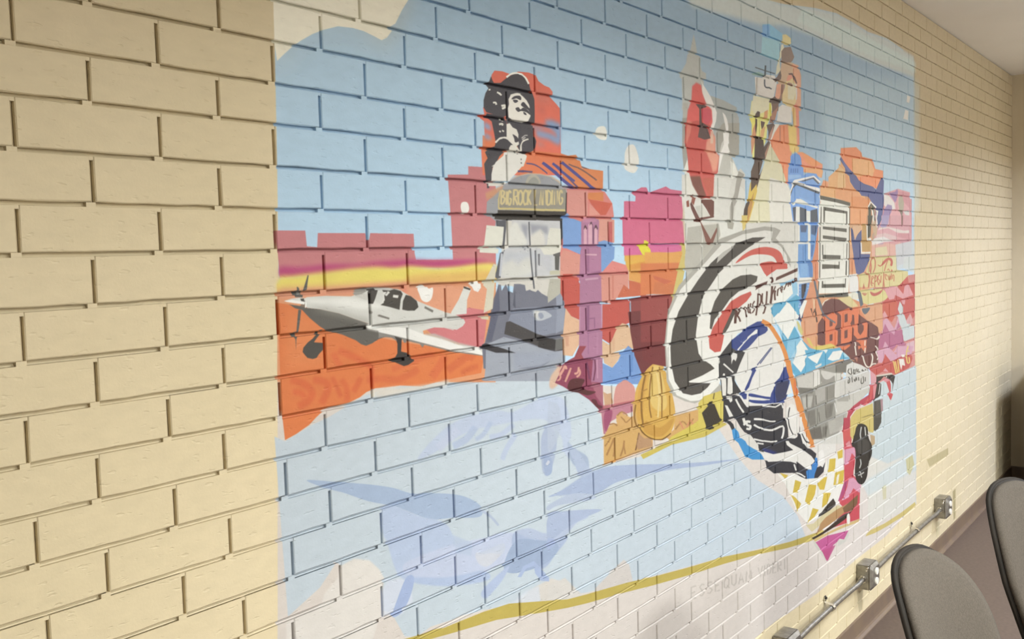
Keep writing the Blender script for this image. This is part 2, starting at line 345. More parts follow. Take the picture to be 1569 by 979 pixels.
1 1 0 75 75 136 1221 1823 1233 1819 1249 1812 1265 1805 1282 1798 1299 1791 1315 1784 1329 1778 1341 1772 1354 1768 1369 1765 1383 1764 1392 1764 1394 1770 1385 1771 1373 1772 1361 1774 1349 1778 1337 1784 1323 1790 1307 1796 1290 1804 1273 1811 1256 1818 1240 1824 1229 1829
1 1 0 90 76 116 1218 1806 1228 1801 1243 1793 1258 1785 1273 1777 1288 1769 1298 1764 1303 1767 1293 1772 1277 1780 1262 1788 1248 1796 1233 1804 1223 1809
1 1 0 111 85 87 1252 1822 1267 1819 1289 1816 1310 1811 1332 1804 1354 1796 1370 1790 1374 1793 1358 1799 1335 1807 1313 1814 1291 1819 1269 1822 1254 1825
1 1 0 76 76 137 1147 1818 1159 1813 1176 1806 1192 1799 1205 1793 1218 1787 1231 1780 1249 1773 1267 1766 1280 1762 1288 1767 1275 1772 1256 1779 1239 1786 1226 1792 1214 1798 1200 1805 1184 1812 1166 1819 1154 1823
1 1 0 76 77 137 1186 1820 1196 1815 1210 1808 1225 1801 1242 1794 1261 1788 1274 1783 1279 1787 1266 1792 1248 1799 1231 1806 1216 1812 1202 1819 1192 1824
1 0 0 142 145 152 949 1728 965 1738 982 1749 1006 1765 1027 1774 1060 1787 1096 1794 1141 1795 1183 1791 1210 1782 1225 1773 1225 1758 1222 1694 979 1687 946 1703
.7 0 0 190 167 142 1027 1775 1060 1788 1096 1795 1141 1796 1183 1793 1214 1784 1225 1775 1221 1774 1206 1781 1179 1790 1141 1793 1096 1792 1060 1786
.9 5 0 186 140 110 945 1746 1006 1766 1003 1758 968 1738 948 1732
.6 6 0 176 110 93 1229 1772 1274 1770 1273 1760 1237 1758
1 0 1 162 159 150 1088 1771 1092 1784 1105 1791 1122 1792 1135 1786 1138 1773
1 0 1 141 143 139 1095 1772 1103 1782 1118 1787 1131 1781 1131 1772
1 0 0 136 133 125 996 1755 1062 1760 1139 1762 1237 1766 1243 1756 1235 1716 1137 1715 988 1714 988 1733
.7 0 0 143 140 130 999 1754 1229 1764 1235 1754 995 1746
1 0 0 185 171 122 987 1713 1056 1714 1136 1713 1234 1714 1234 1719 1137 1718 1056 1718 988 1717
1 0 0 182 167 125 993 1754 986 1735 985 1715 990 1715 991 1735 998 1754
1 0 0 62 59 57 984 1712 1137 1713 1237 1714 1236 1703 1217 1690 1121 1693 1102 1688 1091 1689 1080 1692 1009 1691 972 1693 975 1703 984 1706
1 0 0 46 43 42 1239 1757 1246 1758 1240 1704 1234 1704
1 0 0 189 175 135 996 1754 993 1725 999 1725 1002 1754
1 0 0 190 176 136 998 1752 1001 1751 1004 1751 1005 1750 1005 1749 1004 1746 1003 1744 1001 1743 999 1743 997 1742 998 1739 1000 1739 1004 1740 1008 1742 1010 1745 1012 1749 1011 1752 1007 1754 1003 1755 1000 1756
1 0 0 188 175 135 997 1739 1001 1738 1004 1737 1006 1737 1006 1735 1004 1732 1003 1729 1001 1728 998 1727 995 1726 997 1723 1000 1723 1004 1725 1008 1727 1010 1730 1012 1735 1012 1738 1008 1741 1003 1742 999 1742
1 0 0 189 175 135 1014 1752 1011 1724 1018 1724 1021 1752
1 0 0 188 175 135 1034 1750 1033 1752 1031 1754 1026 1756 1022 1753 1020 1750 1019 1747 1018 1742 1017 1736 1017 1731 1017 1728 1019 1724 1021 1722 1027 1722 1030 1724 1032 1727 1033 1730 1034 1734 1034 1737 1030 1739 1027 1739 1025 1738 1026 1735 1027 1735 1028 1735 1028 1735 1028 1734 1027 1731 1026 1728 1025 1727 1023 1725 1025 1725 1025 1726 1024 1728 1023 1732 1023 1736 1024 1742 1025 1746 1026 1750 1028 1752 1027 1752 1025 1752 1027 1750 1028 1748
1 0 0 188 175 135 1039 1757 1036 1724 1042 1724 1045 1757
1 0 0 189 175 135 1042 1754 1046 1754 1050 1754 1052 1754 1052 1752 1052 1748 1051 1745 1048 1744 1044 1743 1040 1743 1042 1739 1045 1740 1051 1741 1056 1743 1058 1748 1059 1752 1057 1756 1052 1758 1046 1758 1042 1758
1 0 0 188 174 134 1040 1740 1051 1723 1057 1725 1046 1742
1 0 0 188 175 134 1063 1757 1060 1755 1057 1752 1055 1748 1053 1743 1053 1737 1054 1732 1055 1728 1058 1725 1063 1723 1068 1725 1071 1728 1074 1733 1075 1738 1076 1744 1075 1749 1073 1753 1070 1756 1068 1758 1062 1755 1065 1754 1067 1751 1069 1748 1069 1743 1069 1738 1067 1733 1065 1730 1063 1727 1063 1727 1063 1727 1061 1730 1060 1733 1060 1738 1060 1743 1061 1747 1063 1751 1066 1754 1068 1756
1 0 0 188 175 134 1091 1754 1090 1756 1088 1758 1083 1759 1079 1757 1076 1754 1074 1751 1072 1746 1072 1740 1072 1735 1073 1730 1075 1726 1078 1723 1085 1725 1088 1727 1089 1729 1084 1731 1082 1729 1080 1727 1081 1727 1081 1728 1079 1731 1078 1736 1078 1740 1079 1746 1080 1750 1082 1753 1083 1755 1083 1755 1083 1755 1084 1753 1086 1752
1 0 0 188 175 134 1089 1757 1086 1725 1093 1725 1096 1758
1 0 0 188 175 134 1100 1759 1088 1742 1099 1725 1105 1727 1095 1742 1106 1757
1 0 0 188 174 134 1117 1759 1112 1726 1125 1724 1126 1728 1118 1727 1123 1759
1 0 0 188 174 134 1137 1726 1141 1757 1141 1726 1147 1726 1141 1761 1131 1726
1 0 0 188 174 134 1150 1726 1150 1757 1158 1726 1163 1760 1157 1760 1157 1730 1149 1760 1144 1726
1 0 0 188 174 134 1162 1760 1159 1727 1166 1727 1169 1760
1 0 0 187 174 133 1164 1758 1168 1757 1172 1756 1175 1754 1176 1751 1176 1745 1175 1741 1174 1736 1173 1733 1171 1730 1169 1730 1165 1729 1162 1729 1163 1725 1166 1725 1171 1726 1176 1728 1179 1732 1181 1736 1182 1741 1182 1746 1182 1751 1181 1756 1176 1759 1171 1761 1167 1762
1 0 0 187 174 133 1182 1761 1179 1728 1185 1728 1188 1761
1 0 0 187 173 133 1195 1728 1195 1758 1202 1728 1209 1761 1202 1761 1201 1732 1194 1762 1188 1728
1 0 0 187 173 133 1227 1756 1226 1759 1224 1762 1219 1764 1214 1761 1211 1757 1209 1753 1208 1748 1207 1742 1208 1737 1209 1733 1210 1730 1214 1728 1220 1729 1223 1732 1226 1735 1227 1738 1228 1742 1227 1745 1223 1747 1219 1746 1217 1746 1219 1742 1221 1743 1222 1743 1221 1743 1221 1742 1221 1738 1220 1736 1218 1734 1216 1732 1216 1732 1216 1732 1215 1734 1214 1737 1214 1742 1215 1748 1216 1753 1217 1757 1219 1759 1219 1760 1218 1760 1219 1757 1221 1755
1 0 0 140 146 159 931 1410 1219 1396 1215 1331 1148 1330 922 1358
1 0 0 147 152 163 977 1691 1080 1692 1102 1688 1217 1691 1231 1630 959 1633
1 0 0 68 69 76 977 1691 989 1690 1013 1690 1008 1668 1015 1659 1002 1636 993 1636 1000 1676 978 1678
1 0 0 89 91 97 1205 1691 1232 1694 1231 1630 1214 1630 1217 1673 1209 1675
1 0 0 192 191 187 1004 1690 1089 1690 1089 1634 1090 1572 1213 1568 1207 1527 1155 1507 1102 1523 1024 1551 977 1555 994 1631
1 0 0 178 180 185 1032 1692 1211 1692 1213 1568 991 1569 994 1626 1022 1634
1 5 1 198 199 196 1027 1677 1038 1686 1052 1684 1062 1669 1076 1660 1079 1638 1022 1637 1023 1664
1 6 1 194 193 189 1102 1660 1125 1669 1140 1673 1147 1656 1146 1636 1093 1634 1093 1651
.8 6 0 136 139 151 1063 1684 1088 1682 1083 1651 1073 1662
.8 6 0 135 138 150 1096 1684 1163 1680 1162 1660 1147 1665 1132 1673 1102 1662
1 6 1 188 189 187 999 1601 1027 1605 1048 1595 1070 1610 1092 1612 1092 1575 998 1571
.7 8 0 168 173 183 1000 1624 1122 1622 1121 1594 1099 1612 1055 1604 1027 1609 999 1597
.7 8 0 169 172 181 1130 1622 1176 1619 1173 1570 1144 1593 1129 1602
1 0 0 186 184 180 977 1570 1165 1565 1163 1507 1095 1528 1024 1551 983 1553
1 0 0 85 87 95 1090 1688 1090 1673 1091 1650 1092 1629 1093 1614 1094 1599 1096 1585 1098 1569 1100 1552 1102 1541 1107 1541 1106 1553 1103 1569 1101 1585 1099 1600 1098 1614 1097 1629 1096 1650 1095 1673 1095 1689
1 0 0 134 137 144 1076 1635 1070 1628 1075 1626 1081 1633
1 0 0 104 105 112 1122 1618 1130 1618 1128 1591 1122 1594
1 0 0 161 160 151 1165 1561 1209 1559 1207 1527 1155 1507 1147 1508
1 0 0 201 202 194 945 1680 1003 1677 999 1656 994 1636 941 1635 920 1624 921 1633 935 1639
1 0 0 200 201 193 923 1633 984 1634 980 1621 921 1624
1 0 0 196 196 189 1171 1676 1218 1674 1212 1637 1220 1626 1215 1613 1145 1616 1130 1633 1157 1635 1162 1656
1 0 0 89 88 89 1180 1616 1234 1625 1233 1610 1183 1612
1 0 0 83 83 82 1187 1614 1206 1612 1202 1579 1187 1581
.8 0 0 171 168 145 1166 1579 1206 1579 1209 1569 1166 1570
1 0 0 83 85 93 983 1689 1011 1692 1010 1673 1000 1624 993 1605 987 1570 974 1568 967 1572 983 1610 987 1622 1004 1626 996 1635 1003 1677 980 1681
1 0 0 169 173 184 990 1622 997 1620 988 1572 981 1574
1 0 0 91 93 100 1215 1690 1234 1702 1234 1625 1222 1626 1216 1637
1 0 0 103 106 120 978 1556 987 1555 989 1542 1004 1556 1013 1541 1027 1536 1032 1555 1053 1554 1071 1551 1074 1538 1088 1540 1096 1537 1110 1534 1118 1538 1133 1529 1155 1521 1155 1507 1187 1519 1207 1527 1222 1503 1217 1490 1213 1407 1205 1389 1117 1362 1044 1370 1023 1372 921 1384 918 1434 927 1437 954 1498
.8 0 0 80 84 103 955 1518 980 1555 981 1504 951 1439 931 1437 946 1481
1 0 0 120 126 143 1025 1502 1109 1501 1185 1492 1226 1492 1215 1439 1113 1434 1007 1475
1 0 0 130 137 154 1187 1519 1207 1527 1222 1503 1215 1444 1183 1435 1189 1482
1 0 0 63 61 63 1001 1475 1014 1476 1113 1440 1182 1421 1213 1423 1210 1395 1177 1395 1119 1411 1047 1435 993 1450
1 0 0 47 45 47 1121 1438 1182 1421 1177 1395 1112 1411
.8 0 0 101 101 101 1182 1422 1213 1423 1210 1398 1178 1396
1 0 0 141 147 160 931 1433 991 1444 1061 1427 1119 1409 1177 1394 1210 1394 1206 1379 1118 1371 1030 1371 927 1370
.9 8 0 137 144 160 1024 1407 1181 1394 1204 1382 1117 1366 1023 1372
1 0 0 50 49 54 918 1434 931 1436 990 1419 1031 1406 963 1413 924 1425
1 0 1 162 167 177 1101 1492 1124 1493 1146 1489 1169 1477 1145 1471 1126 1469 1107 1472 1099 1484
1 0 1 184 185 185 1105 1491 1122 1491 1115 1480 1119 1471 1106 1479
1 0 1 131 138 155 1117 1485 1131 1486 1138 1477 1126 1473
.8 0 0 69 73 88 1026 1510 1035 1546 1035 1501
1 0 0 189 185 170 927 1557 965 1600 973 1597 957 1506 927 1499 940 1548
1 0 0 185 181 159 914 1493 941 1492 943 1484 920 1487
1 4 1 186 159 142 1176 1352 1194 1360 1192 1324 1165 1311 1152 1318 1157 1338
1 0 1 146 162 188 446 1249 512 1232 583 1213 646 1193 698 1171 768 1156 835 1137 882 1113 902 1093 896 1080 864 1084 810 1097 758 1106 723 1119 676 1144 631 1164 581 1183 528 1209 483 1228
1 2 1 161 174 199 616 1157 644 1160 676 1144 723 1119 766 1103 794 1085 815 1044 828 994 804 975 689 1006 662 1017 644 1041 627 1093 617 1115
1 2 1 170 179 202 664 1040 734 1046 823 1042 902 1032 1004 1017 1002 973 906 956 804 973 703 1002
1 2 1 156 170 198 689 1011 789 982 898 964 914 940 803 960 702 995
1 0 1 146 161 195 673 1016 693 1010 684 981 659 954 632 953 647 982
.9 3 1 165 176 199 715 1232 745 1256 812 1285 891 1293 965 1290 1017 1280 1110 1294 1189 1289 1218 1262 1236 1199 1224 1165 1297 1122 1298 1097 1243 1126 1203 1157 1194 1194 1146 1237 1099 1251 1016 1258 930 1261 881 1263 818 1253 765 1238
.8 3 0 154 167 194 881 1273 872 1267 861 1259 850 1254 838 1251 824 1249 814 1248 821 1233 832 1234 847 1236 863 1240 878 1247 890 1256 899 1262
.8 3 0 154 167 194 932 1273 926 1267 916 1258 907 1252 900 1249 891 1247 885 1246 891 1237 898 1238 908 1240 918 1244 929 1251 939 1260 946 1267
.8 3 0 160 172 198 1010 1258 998 1253 982 1247 968 1243 955 1243 942 1244 932 1244 934 1233 944 1232 959 1231 975 1232 993 1237 1010 1243 1022 1247
.8 3 0 160 172 198 1016 1236 1006 1228 991 1217 979 1206 972 1198 968 1191 965 1186 981 1180 984 1185 988 1191 995 1199 1006 1208 1021 1219 1031 1228
.7 3 0 170 178 200 826 1278 818 1274 807 1269 795 1263 784 1259 773 1254 766 1251 780 1236 788 1239 800 1244 811 1249 823 1254 835 1260 843 1264
.9 2 1 149 160 185 1116 1208 1146 1232 1174 1198 1167 1158 1140 1117 1117 1127 1113 1162
1 0 1 141 155 183 1123 1161 1152 1152 1151 1120 1126 1120
1 0 0 179 184 199 1136 1139 1146 1146 1138 1151 1128 1144
1 2 1 146 159 182 1219 1178 1245 1159 1300 1127 1298 1091 1253 1112 1228 1135
1 2 1 153 165 187 1168 1064 1220 1077 1298 1085 1295 1036 1229 1050
1 2 1 158 169 193 1059 1014 1124 986 1195 981 1237 997 1293 993 1293 981 1247 980 1209 965 1173 956 1123 963 1057 986 1004 1017
1 2 1 151 164 191 1004 1017 1058 992 1143 964 1209 956 1161 930 1111 909 1055 930 1002 973
1 1 1 140 155 182 1012 998 1095 977 1163 953 1161 930 1101 917 1000 929 966 955
1 1 0 149 163 194 1083 928 1129 883 1129 873 1098 884 1077 907 1073 925 1045 927 1026 913 1013 917 1036 935 1074 936
1 2 1 156 169 197 888 918 913 932 983 950 964 928 929 911 903 903
.8 2 0 160 173 196 794 1070 869 1030 860 1006 821 1022
.8 2 1 183 185 194 908 998 967 988 915 969 883 984 876 1007
.8 2 1 172 180 197 872 1003 925 1004 968 1004 967 982 917 996
1 1 0 156 167 190 895 1090 902 1086 912 1080 922 1073 932 1064 943 1053 950 1045 956 1047 949 1055 938 1066 927 1076 916 1083 906 1090 898 1094
1 1 1 146 159 186 1135 1067 1202 1072 1273 1084 1373 1088 1507 1069 1715 1031 1919 997 2150 962 1918 987 1715 1015 1533 1032 1423 1039 1320 1030 1202 1058
1 1 1 158 169 190 1134 1048 1225 1054 1320 1032 1319 1020 1178 1038 1134 1036
1 1 1 153 165 189 1219 1175 1264 1146 1310 1097 1348 1097 1273 1084 1240 1131
.8 2 1 161 171 190 1156 1282 1189 1264 1186 1206 1162 1178 1140 1176 1145 1277
1 1 1 151 163 189 1133 1023 1211 1017 1355 987 1281 984 1209 978 1152 966 1130 959
1 2 1 145 158 190 1130 972 1163 957 1129 946
1 0 0 168 152 81 628 905 771 885 893 878 981 868 1149 823 1201 809 1284 796 1466 770 1600 746 1826 711 2041 681 2283 636 2562 591 2782 563 2898 549 2897 529 2748 543 2532 576 2283 621 2040 659 1825 688 1599 723 1465 746 1283 774 1200 789 1073 816 935 847 810 864 696 881
.9 0 0 179 162 96 3410 404 3463 407 3656 388 3907 376 4148 374 4160 355 3960 351 3704 365 3516 380 3392 397
.6 3 0 175 170 131 3630 558 3688 557 3687 493 3639 498
.8 3 0 174 168 123 3995 610 4105 612 4139 558 4060 523 4016 544
1 3 0 173 161 125 4363 541 4798 522 4798 483 4412 491
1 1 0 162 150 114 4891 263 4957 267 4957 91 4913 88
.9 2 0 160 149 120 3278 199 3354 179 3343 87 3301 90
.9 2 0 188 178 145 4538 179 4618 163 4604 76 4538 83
.85 3 0 161 155 150 1849 649 1817 653 1815 617 1850 610 1847 615 1822 616 1824 649 1851 645
.85 3 0 161 155 150 1821 632 1844 629 1841 633 1818 636
.85 3 0 161 155 150 1904 636 1885 643 1869 637 1883 623 1898 613 1884 609 1872 614 1871 610 1888 605 1906 611 1889 624 1876 635 1889 639 1902 633
.85 3 0 161 155 150 1955 628 1936 635 1919 630 1934 615 1949 605 1934 600 1923 606 1921 603 1939 596 1958 603 1940 616 1927 627 1940 630 1954 625
.85 3 0 161 155 150 2004 624 1971 628 1970 593 2006 585 2003 590 1978 592 1979 625 2007 620
.85 3 0 161 155 150 1976 607 1999 604 1996 608 1973 612
.85 3 0 161 155 150 2048 616 2032 605 2033 586 2053 578 2071 583 2074 601 2055 615 2049 614 2065 602 2063 586 2049 583 2041 585 2040 602 2056 612
.85 3 0 161 155 150 2052 588 2067 574 2074 574 2059 588
.85 3 0 161 155 150 2085 610 2085 582 2106 569 2124 574 2127 602 2118 605 2115 578 2104 574 2093 581 2094 607
.85 3 0 161 155 150 2144 564 2159 596 2170 561 2180 560 2156 600 2135 567
.85 3 0 161 155 150 2147 575 2168 571 2166 576 2145 579
.85 3 0 161 155 150 2199 556 2203 589 2217 561 2231 585 2232 552 2242 549 2237 587 2214 566 2196 594 2189 559
.85 3 0 161 155 150 2286 577 2307 537 2330 570 2320 573 2304 542 2296 575
.85 3 0 161 155 150 2338 570 2337 535 2347 532 2348 567
.85 3 0 161 155 150 2361 566 2360 531 2391 528 2401 541 2391 558 2367 566 2366 563 2383 557 2391 544 2382 533 2370 529 2372 563
.85 3 0 161 155 150 2438 556 2406 560 2405 523 2440 516 2437 521 2415 522 2416 556 2441 551
.85 3 0 161 155 150 2412 538 2434 535 2430 540 2409 543
.85 3 0 161 155 150 2458 514 2459 548 2477 543 2476 534 2448 535 2481 510 2489 511 2459 532 2485 529 2485 543 2449 553 2448 517
.85 3 0 161 155 150 2508 544 2507 508 2518 505 2519 540
1 0 0 194 121 118 1244 1766 1333 1770 1398 1772 1440 1738 1446 1707 1436 1641 1434 1596 1510 1582 1511 1544 1206 1555 1209 1619 1239 1704
1 0 0 190 133 123 1222 1626 1291 1613 1294 1568 1230 1554 1206 1560 1209 1610
1 0 0 192 139 129 1374 1699 1448 1698 1445 1641 1372 1643
.9 0 0 192 137 130 1246 1764 1331 1765 1328 1706 1242 1704
1 0 0 192 121 78 1331 1760 1400 1764 1399 1742 1330 1745
1 0 0 181 89 75 1332 1745 1440 1738 1409 1709 1383 1708 1345 1733
1 0 0 199 139 130 1336 1735 1384 1709 1335 1706
.8 0 0 167 79 83 1422 1692 1438 1693 1436 1639 1421 1639
1 0 0 112 144 194 1242 1711 1260 1699 1299 1691 1296 1613 1283 1616 1234 1629 1222 1629 1221 1699
1 0 0 109 141 189 1372 1643 1399 1647 1436 1641 1447 1631 1443 1601 1424 1591 1386 1570 1377 1573 1371 1631
1 0 0 156 110 140 1299 1693 1370 1703 1378 1692 1371 1636 1384 1629 1381 1549 1284 1552 1292 1620 1297 1632
.8 0 0 133 88 121 1322 1629 1331 1627 1328 1570 1377 1568 1377 1573 1324 1570 1319 1575
.7 0 0 176 124 150 1308 1701 1370 1703 1365 1692 1304 1689
1 0 0 193 153 169 1309 1672 1316 1679 1322 1672 1321 1638 1308 1638
1 0 0 193 153 169 1329 1684 1340 1690 1347 1684 1345 1638 1327 1638
1 0 0 193 153 169 1355 1672 1362 1680 1369 1672 1367 1637 1353 1638
1 0 0 81 52 68 1309 1672 1311 1680 1317 1684 1324 1676 1322 1672 1316 1678
1 0 0 81 52 68 1334 1682 1338 1690 1345 1692 1347 1682 1342 1687
1 0 0 81 52 68 1355 1674 1358 1682 1364 1685 1371 1676 1368 1672 1363 1678
.8 0 0 101 65 94 1347 1689 1355 1672 1353 1638 1345 1638
1 0 0 190 153 169 1315 1612 1363 1610 1364 1614 1315 1615
1 1 0 188 95 122 1496 1745 1552 1746 1555 1759 1536 1765 1564 1776 1584 1783 1610 1784 1607 1710 1494 1704
1 0 0 179 78 115 1486 1706 1607 1705 1604 1640 1563 1636 1486 1637
1 0 0 189 92 136 1495 1630 1604 1650 1602 1608 1494 1604
1 3 0 196 157 75 1496 1604 1551 1609 1603 1612 1601 1569 1510 1569 1498 1585
.9 3 0 189 131 65 1520 1584 1602 1592 1601 1572 1524 1570
1 0 0 187 100 129 1496 1745 1553 1746 1554 1759 1563 1777 1612 1783 1620 1772 1629 1772 1699 1787 1717 1791 1743 1784 1808 1782 1814 1703 1496 1702
1 0 0 188 97 128 1488 1702 1819 1703 1817 1636 1489 1638
1 0 0 191 99 144 1491 1638 1816 1634 1815 1609 1718 1613 1630 1608 1490 1608
1 3 0 197 154 75 1493 1608 1572 1608 1665 1613 1718 1610 1816 1616 1815 1587 1492 1594
1 0 1 201 195 67 1563 1633 1589 1637 1594 1646 1615 1641 1613 1631 1626 1620 1622 1608 1588 1608 1572 1619
1 0 0 187 130 120 1381 1565 1509 1560 1510 1522 1486 1535 1458 1507 1426 1489 1378 1499
.8 0 0 175 111 99 1430 1559 1439 1559 1437 1503 1429 1503
1 0 0 169 79 72 1208 1563 1280 1554 1288 1542 1282 1459 1247 1471 1223 1491 1220 1508 1205 1527
1 0 0 176 79 70 1217 1570 1256 1569 1280 1558 1284 1551 1222 1561
1 0 0 166 77 71 1383 1491 1422 1489 1427 1499 1516 1496 1514 1437 1450 1427 1415 1390 1379 1406
1 0 0 174 94 71 1511 1545 1599 1534 1598 1502 1453 1503 1486 1535 1512 1522
1 2 0 194 143 81 1512 1571 1601 1573 1599 1531 1574 1534 1538 1541 1512 1545
1 0 0 122 60 62 1519 1496 1598 1501 1595 1432 1519 1435
1 0 0 104 48 49 1519 1435 1595 1434 1589 1300 1564 1303 1548 1367 1523 1411
.8 0 0 85 40 42 1551 1357 1592 1361 1589 1300 1566 1303
1 0 0 193 159 134 1225 1491 1247 1471 1282 1458 1282 1421 1277 1402 1247 1377 1210 1383 1212 1432
1 0 0 188 159 133 1450 1428 1474 1438 1503 1431 1518 1414 1542 1394 1549 1372 1536 1367 1481 1372 1452 1369 1423 1367 1377 1371 1379 1402 1410 1389 1425 1399 1435 1413
1 0 0 187 158 132 1377 1371 1471 1364 1451 1346 1422 1330 1385 1346
.6 0 0 182 144 120 1425 1404 1437 1403 1435 1373 1424 1372
.7 2 0 177 133 112 1218 1426 1234 1426 1233 1402 1221 1403
1 0 0 102 134 184 1466 1362 1501 1378 1516 1370 1525 1362 1551 1359 1566 1303 1588 1281 1588 1268 1376 1295 1378 1346 1422 1330 1451 1344
.7 0 0 82 118 173 1513 1359 1523 1359 1522 1308 1511 1309
1 0 0 150 106 134 1287 1555 1381 1555 1380 1430 1375 1325 1270 1337 1279 1436
.8 0 0 167 130 154 1282 1497 1286 1497 1284 1435 1280 1436
.8 0 0 167 129 154 1376 1489 1382 1489 1379 1433 1375 1433
1 0 0 176 141 161 1310 1552 1368 1553 1367 1557 1310 1556
.7 0 0 113 72 106 1315 1491 1325 1491 1322 1432 1312 1433
.6 0 0 112 71 106 1324 1461 1349 1461 1348 1435 1344 1435 1343 1458 1325 1458
.6 0 0 126 83 120 1315 1426 1319 1425 1317 1375 1313 1375
.6 0 0 159 116 144 1353 1430 1362 1429 1359 1371 1350 1371
1 1 0 130 61 71 1277 1398 1307 1395 1285 1378 1322 1331 1188 1346 1201 1359 1230 1369 1255 1374
1 0 0 124 60 83 1174 1323 1188 1337 1198 1349 1194 1360 1222 1362 1241 1371 1378 1357 1376 1293 1376 1222 1383 1170 1375 1171 1370 1201 1367 1224 1352 1237 1313 1265 1266 1289 1233 1297 1205 1311
1 0 0 147 103 131 1338 1372 1379 1368 1376 1298 1325 1307
.5 3 0 166 120 130 1325 1307 1376 1293 1376 1239 1344 1269
1 1 1 76 38 43 1224 1304 1234 1321 1262 1323 1296 1315 1285 1301 1305 1289 1344 1280 1309 1276 1275 1286 1247 1293
.8 1 1 76 38 43 1323 1263 1343 1261 1353 1248 1373 1240 1363 1236 1342 1244
1 1 0 187 138 127 1197 1335 1201 1338 1206 1342 1211 1346 1215 1351 1218 1354 1218 1355 1215 1355 1216 1352 1217 1349 1226 1349 1225 1352 1223 1356 1216 1360 1210 1358 1207 1354 1203 1350 1198 1346 1193 1342 1189 1338
1 1 0 186 138 126 1219 1319 1223 1324 1228 1330 1234 1336 1238 1341 1241 1346 1244 1349 1236 1351 1234 1348 1230 1344 1226 1339 1221 1333 1216 1327 1212 1322
1 1 0 186 138 127 1254 1333 1258 1332 1264 1332 1271 1334 1274 1339 1276 1344 1277 1348 1269 1349 1268 1346 1267 1341 1264 1337 1262 1337 1257 1337 1253 1337
1 1 0 186 138 126 1265 1324 1269 1325 1276 1327 1281 1331 1282 1336 1280 1340 1279 1343 1271 1343 1272 1340 1274 1336 1273 1333 1270 1331 1264 1329 1260 1328
1 1 0 186 138 126 1184 1325 1187 1326 1191 1326 1195 1327 1198 1330 1200 1333 1201 1335 1194 1337 1193 1335 1192 1332 1190 1330 1188 1330 1185 1329 1182 1329
1 1 0 187 147 131 1200 1360 1198 1358 1194 1354 1191 1351 1189 1349 1187 1347 1186 1346 1192 1344 1193 1345 1194 1346 1196 1349 1200 1352 1203 1355 1206 1358
1 1 0 102 52 79 1304 1356 1305 1349 1308 1339 1310 1331 1312 1324 1313 1318 1314 1314 1322 1313 1321 1318 1320 1324 1318 1330 1316 1339 1313 1349 1312 1356
1 1 0 102 52 79 1339 1361 1340 1354 1341 1345 1341 1336 1338 1326 1335 1316 1332 1309 1339 1308 1341 1315 1345 1325 1348 1335 1348 1344 1347 1354 1346 1360
1 1 0 169 126 150 1350 1360 1351 1312 1356 1312 1356 1359
1 0 1 180 129 125 1427 1258 1439 1282 1461 1289 1483 1292 1511 1280 1527 1268 1532 1246 1526 1232 1437 1236 1426 1241
1 0 0 175 141 114 1377 1276 1395 1268 1416 1268 1423 1241 1383 1238
.8 2 0 148 73 85 1373 1242 1437 1238 1526 1234 1525 1228 1436 1230 1373 1231
1 1 0 163 111 127 1367 1229 1436 1230 1520 1229 1524 1206 1457 1204 1403 1196 1391 1175 1378 1171
1 2 1 135 70 98 1383 1224 1415 1225 1414 1205 1397 1185 1383 1176 1376 1200
1 0 0 178 143 93 1388 1175 1402 1187 1434 1188 1456 1187 1441 1210 1463 1214 1484 1189 1501 1186 1518 1195 1517 1228 1543 1230 1546 1173 1576 1174 1580 1131 1616 1125 1615 1098 1525 1096 1425 1097 1372 1100 1376 1166
1 0 0 182 146 97 1435 1208 1457 1213 1485 1200 1512 1190 1501 1180 1456 1178 1435 1191
1 0 0 179 145 92 1375 1166 1563 1164 1545 1143 1532 1104 1425 1099 1372 1104
1 1 0 146 110 70 1389 1114 1394 1119 1400 1125 1406 1131 1413 1138 1421 1146 1426 1151 1418 1154 1413 1149 1406 1141 1399 1134 1392 1128 1386 1122 1382 1118
1 1 0 146 110 70 1421 1106 1423 1111 1426 1118 1428 1125 1428 1135 1427 1145 1426 1152 1418 1153 1419 1146 1419 1136 1419 1127 1418 1120 1415 1113 1413 1108
1 1 0 146 110 70 1453 1100 1458 1104 1463 1111 1468 1118 1471 1125 1473 1132 1475 1137 1467 1139 1465 1134 1463 1127 1460 1120 1456 1114 1450 1107 1446 1103
1 1 0 146 110 70 1478 1102 1477 1107 1475 1114 1473 1120 1473 1127 1473 1133 1473 1138 1466 1139 1466 1134 1466 1128 1466 1121 1468 1114 1470 1108 1471 1103
1 1 0 109 78 55 1529 1102 1532 1107 1535 1113 1539 1120 1542 1129 1546 1139 1548 1145 1542 1147 1539 1140 1535 1131 1532 1122 1528 1115 1525 1109 1522 1104
1 1 0 145 110 70 1382 1138 1386 1141 1392 1144 1398 1147 1403 1151 1407 1154 1409 1157 1403 1159 1400 1157 1397 1153 1392 1150 1387 1147 1381 1144 1376 1142
1 1 0 145 109 69 1454 1201 1459 1198 1465 1193 1470 1190 1473 1186 1477 1183 1485 1181 1495 1184 1507 1188 1515 1191 1510 1195 1502 1191 1491 1187 1482 1185 1481 1185 1479 1187 1476 1191 1470 1195 1464 1199 1459 1202
1 1 0 145 109 69 1443 1205 1449 1208 1456 1211 1463 1212 1471 1209 1481 1203 1488 1198 1492 1200 1485 1205 1474 1211 1463 1215 1452 1214 1444 1211 1438 1208
1 1 0 145 109 69 1403 1188 1409 1188 1417 1188 1423 1188 1428 1186 1433 1182 1437 1180 1442 1182 1438 1185 1432 1188 1424 1191 1416 1192 1407 1192 1401 1192
1 2 0 157 125 96 1545 1143 1574 1126 1604 1124 1615 1098 1537 1103 1532 1116
1 2 0 187 132 70 1372 1100 1425 1098 1525 1094 1615 1096 1615 1092 1485 1092 1377 1092
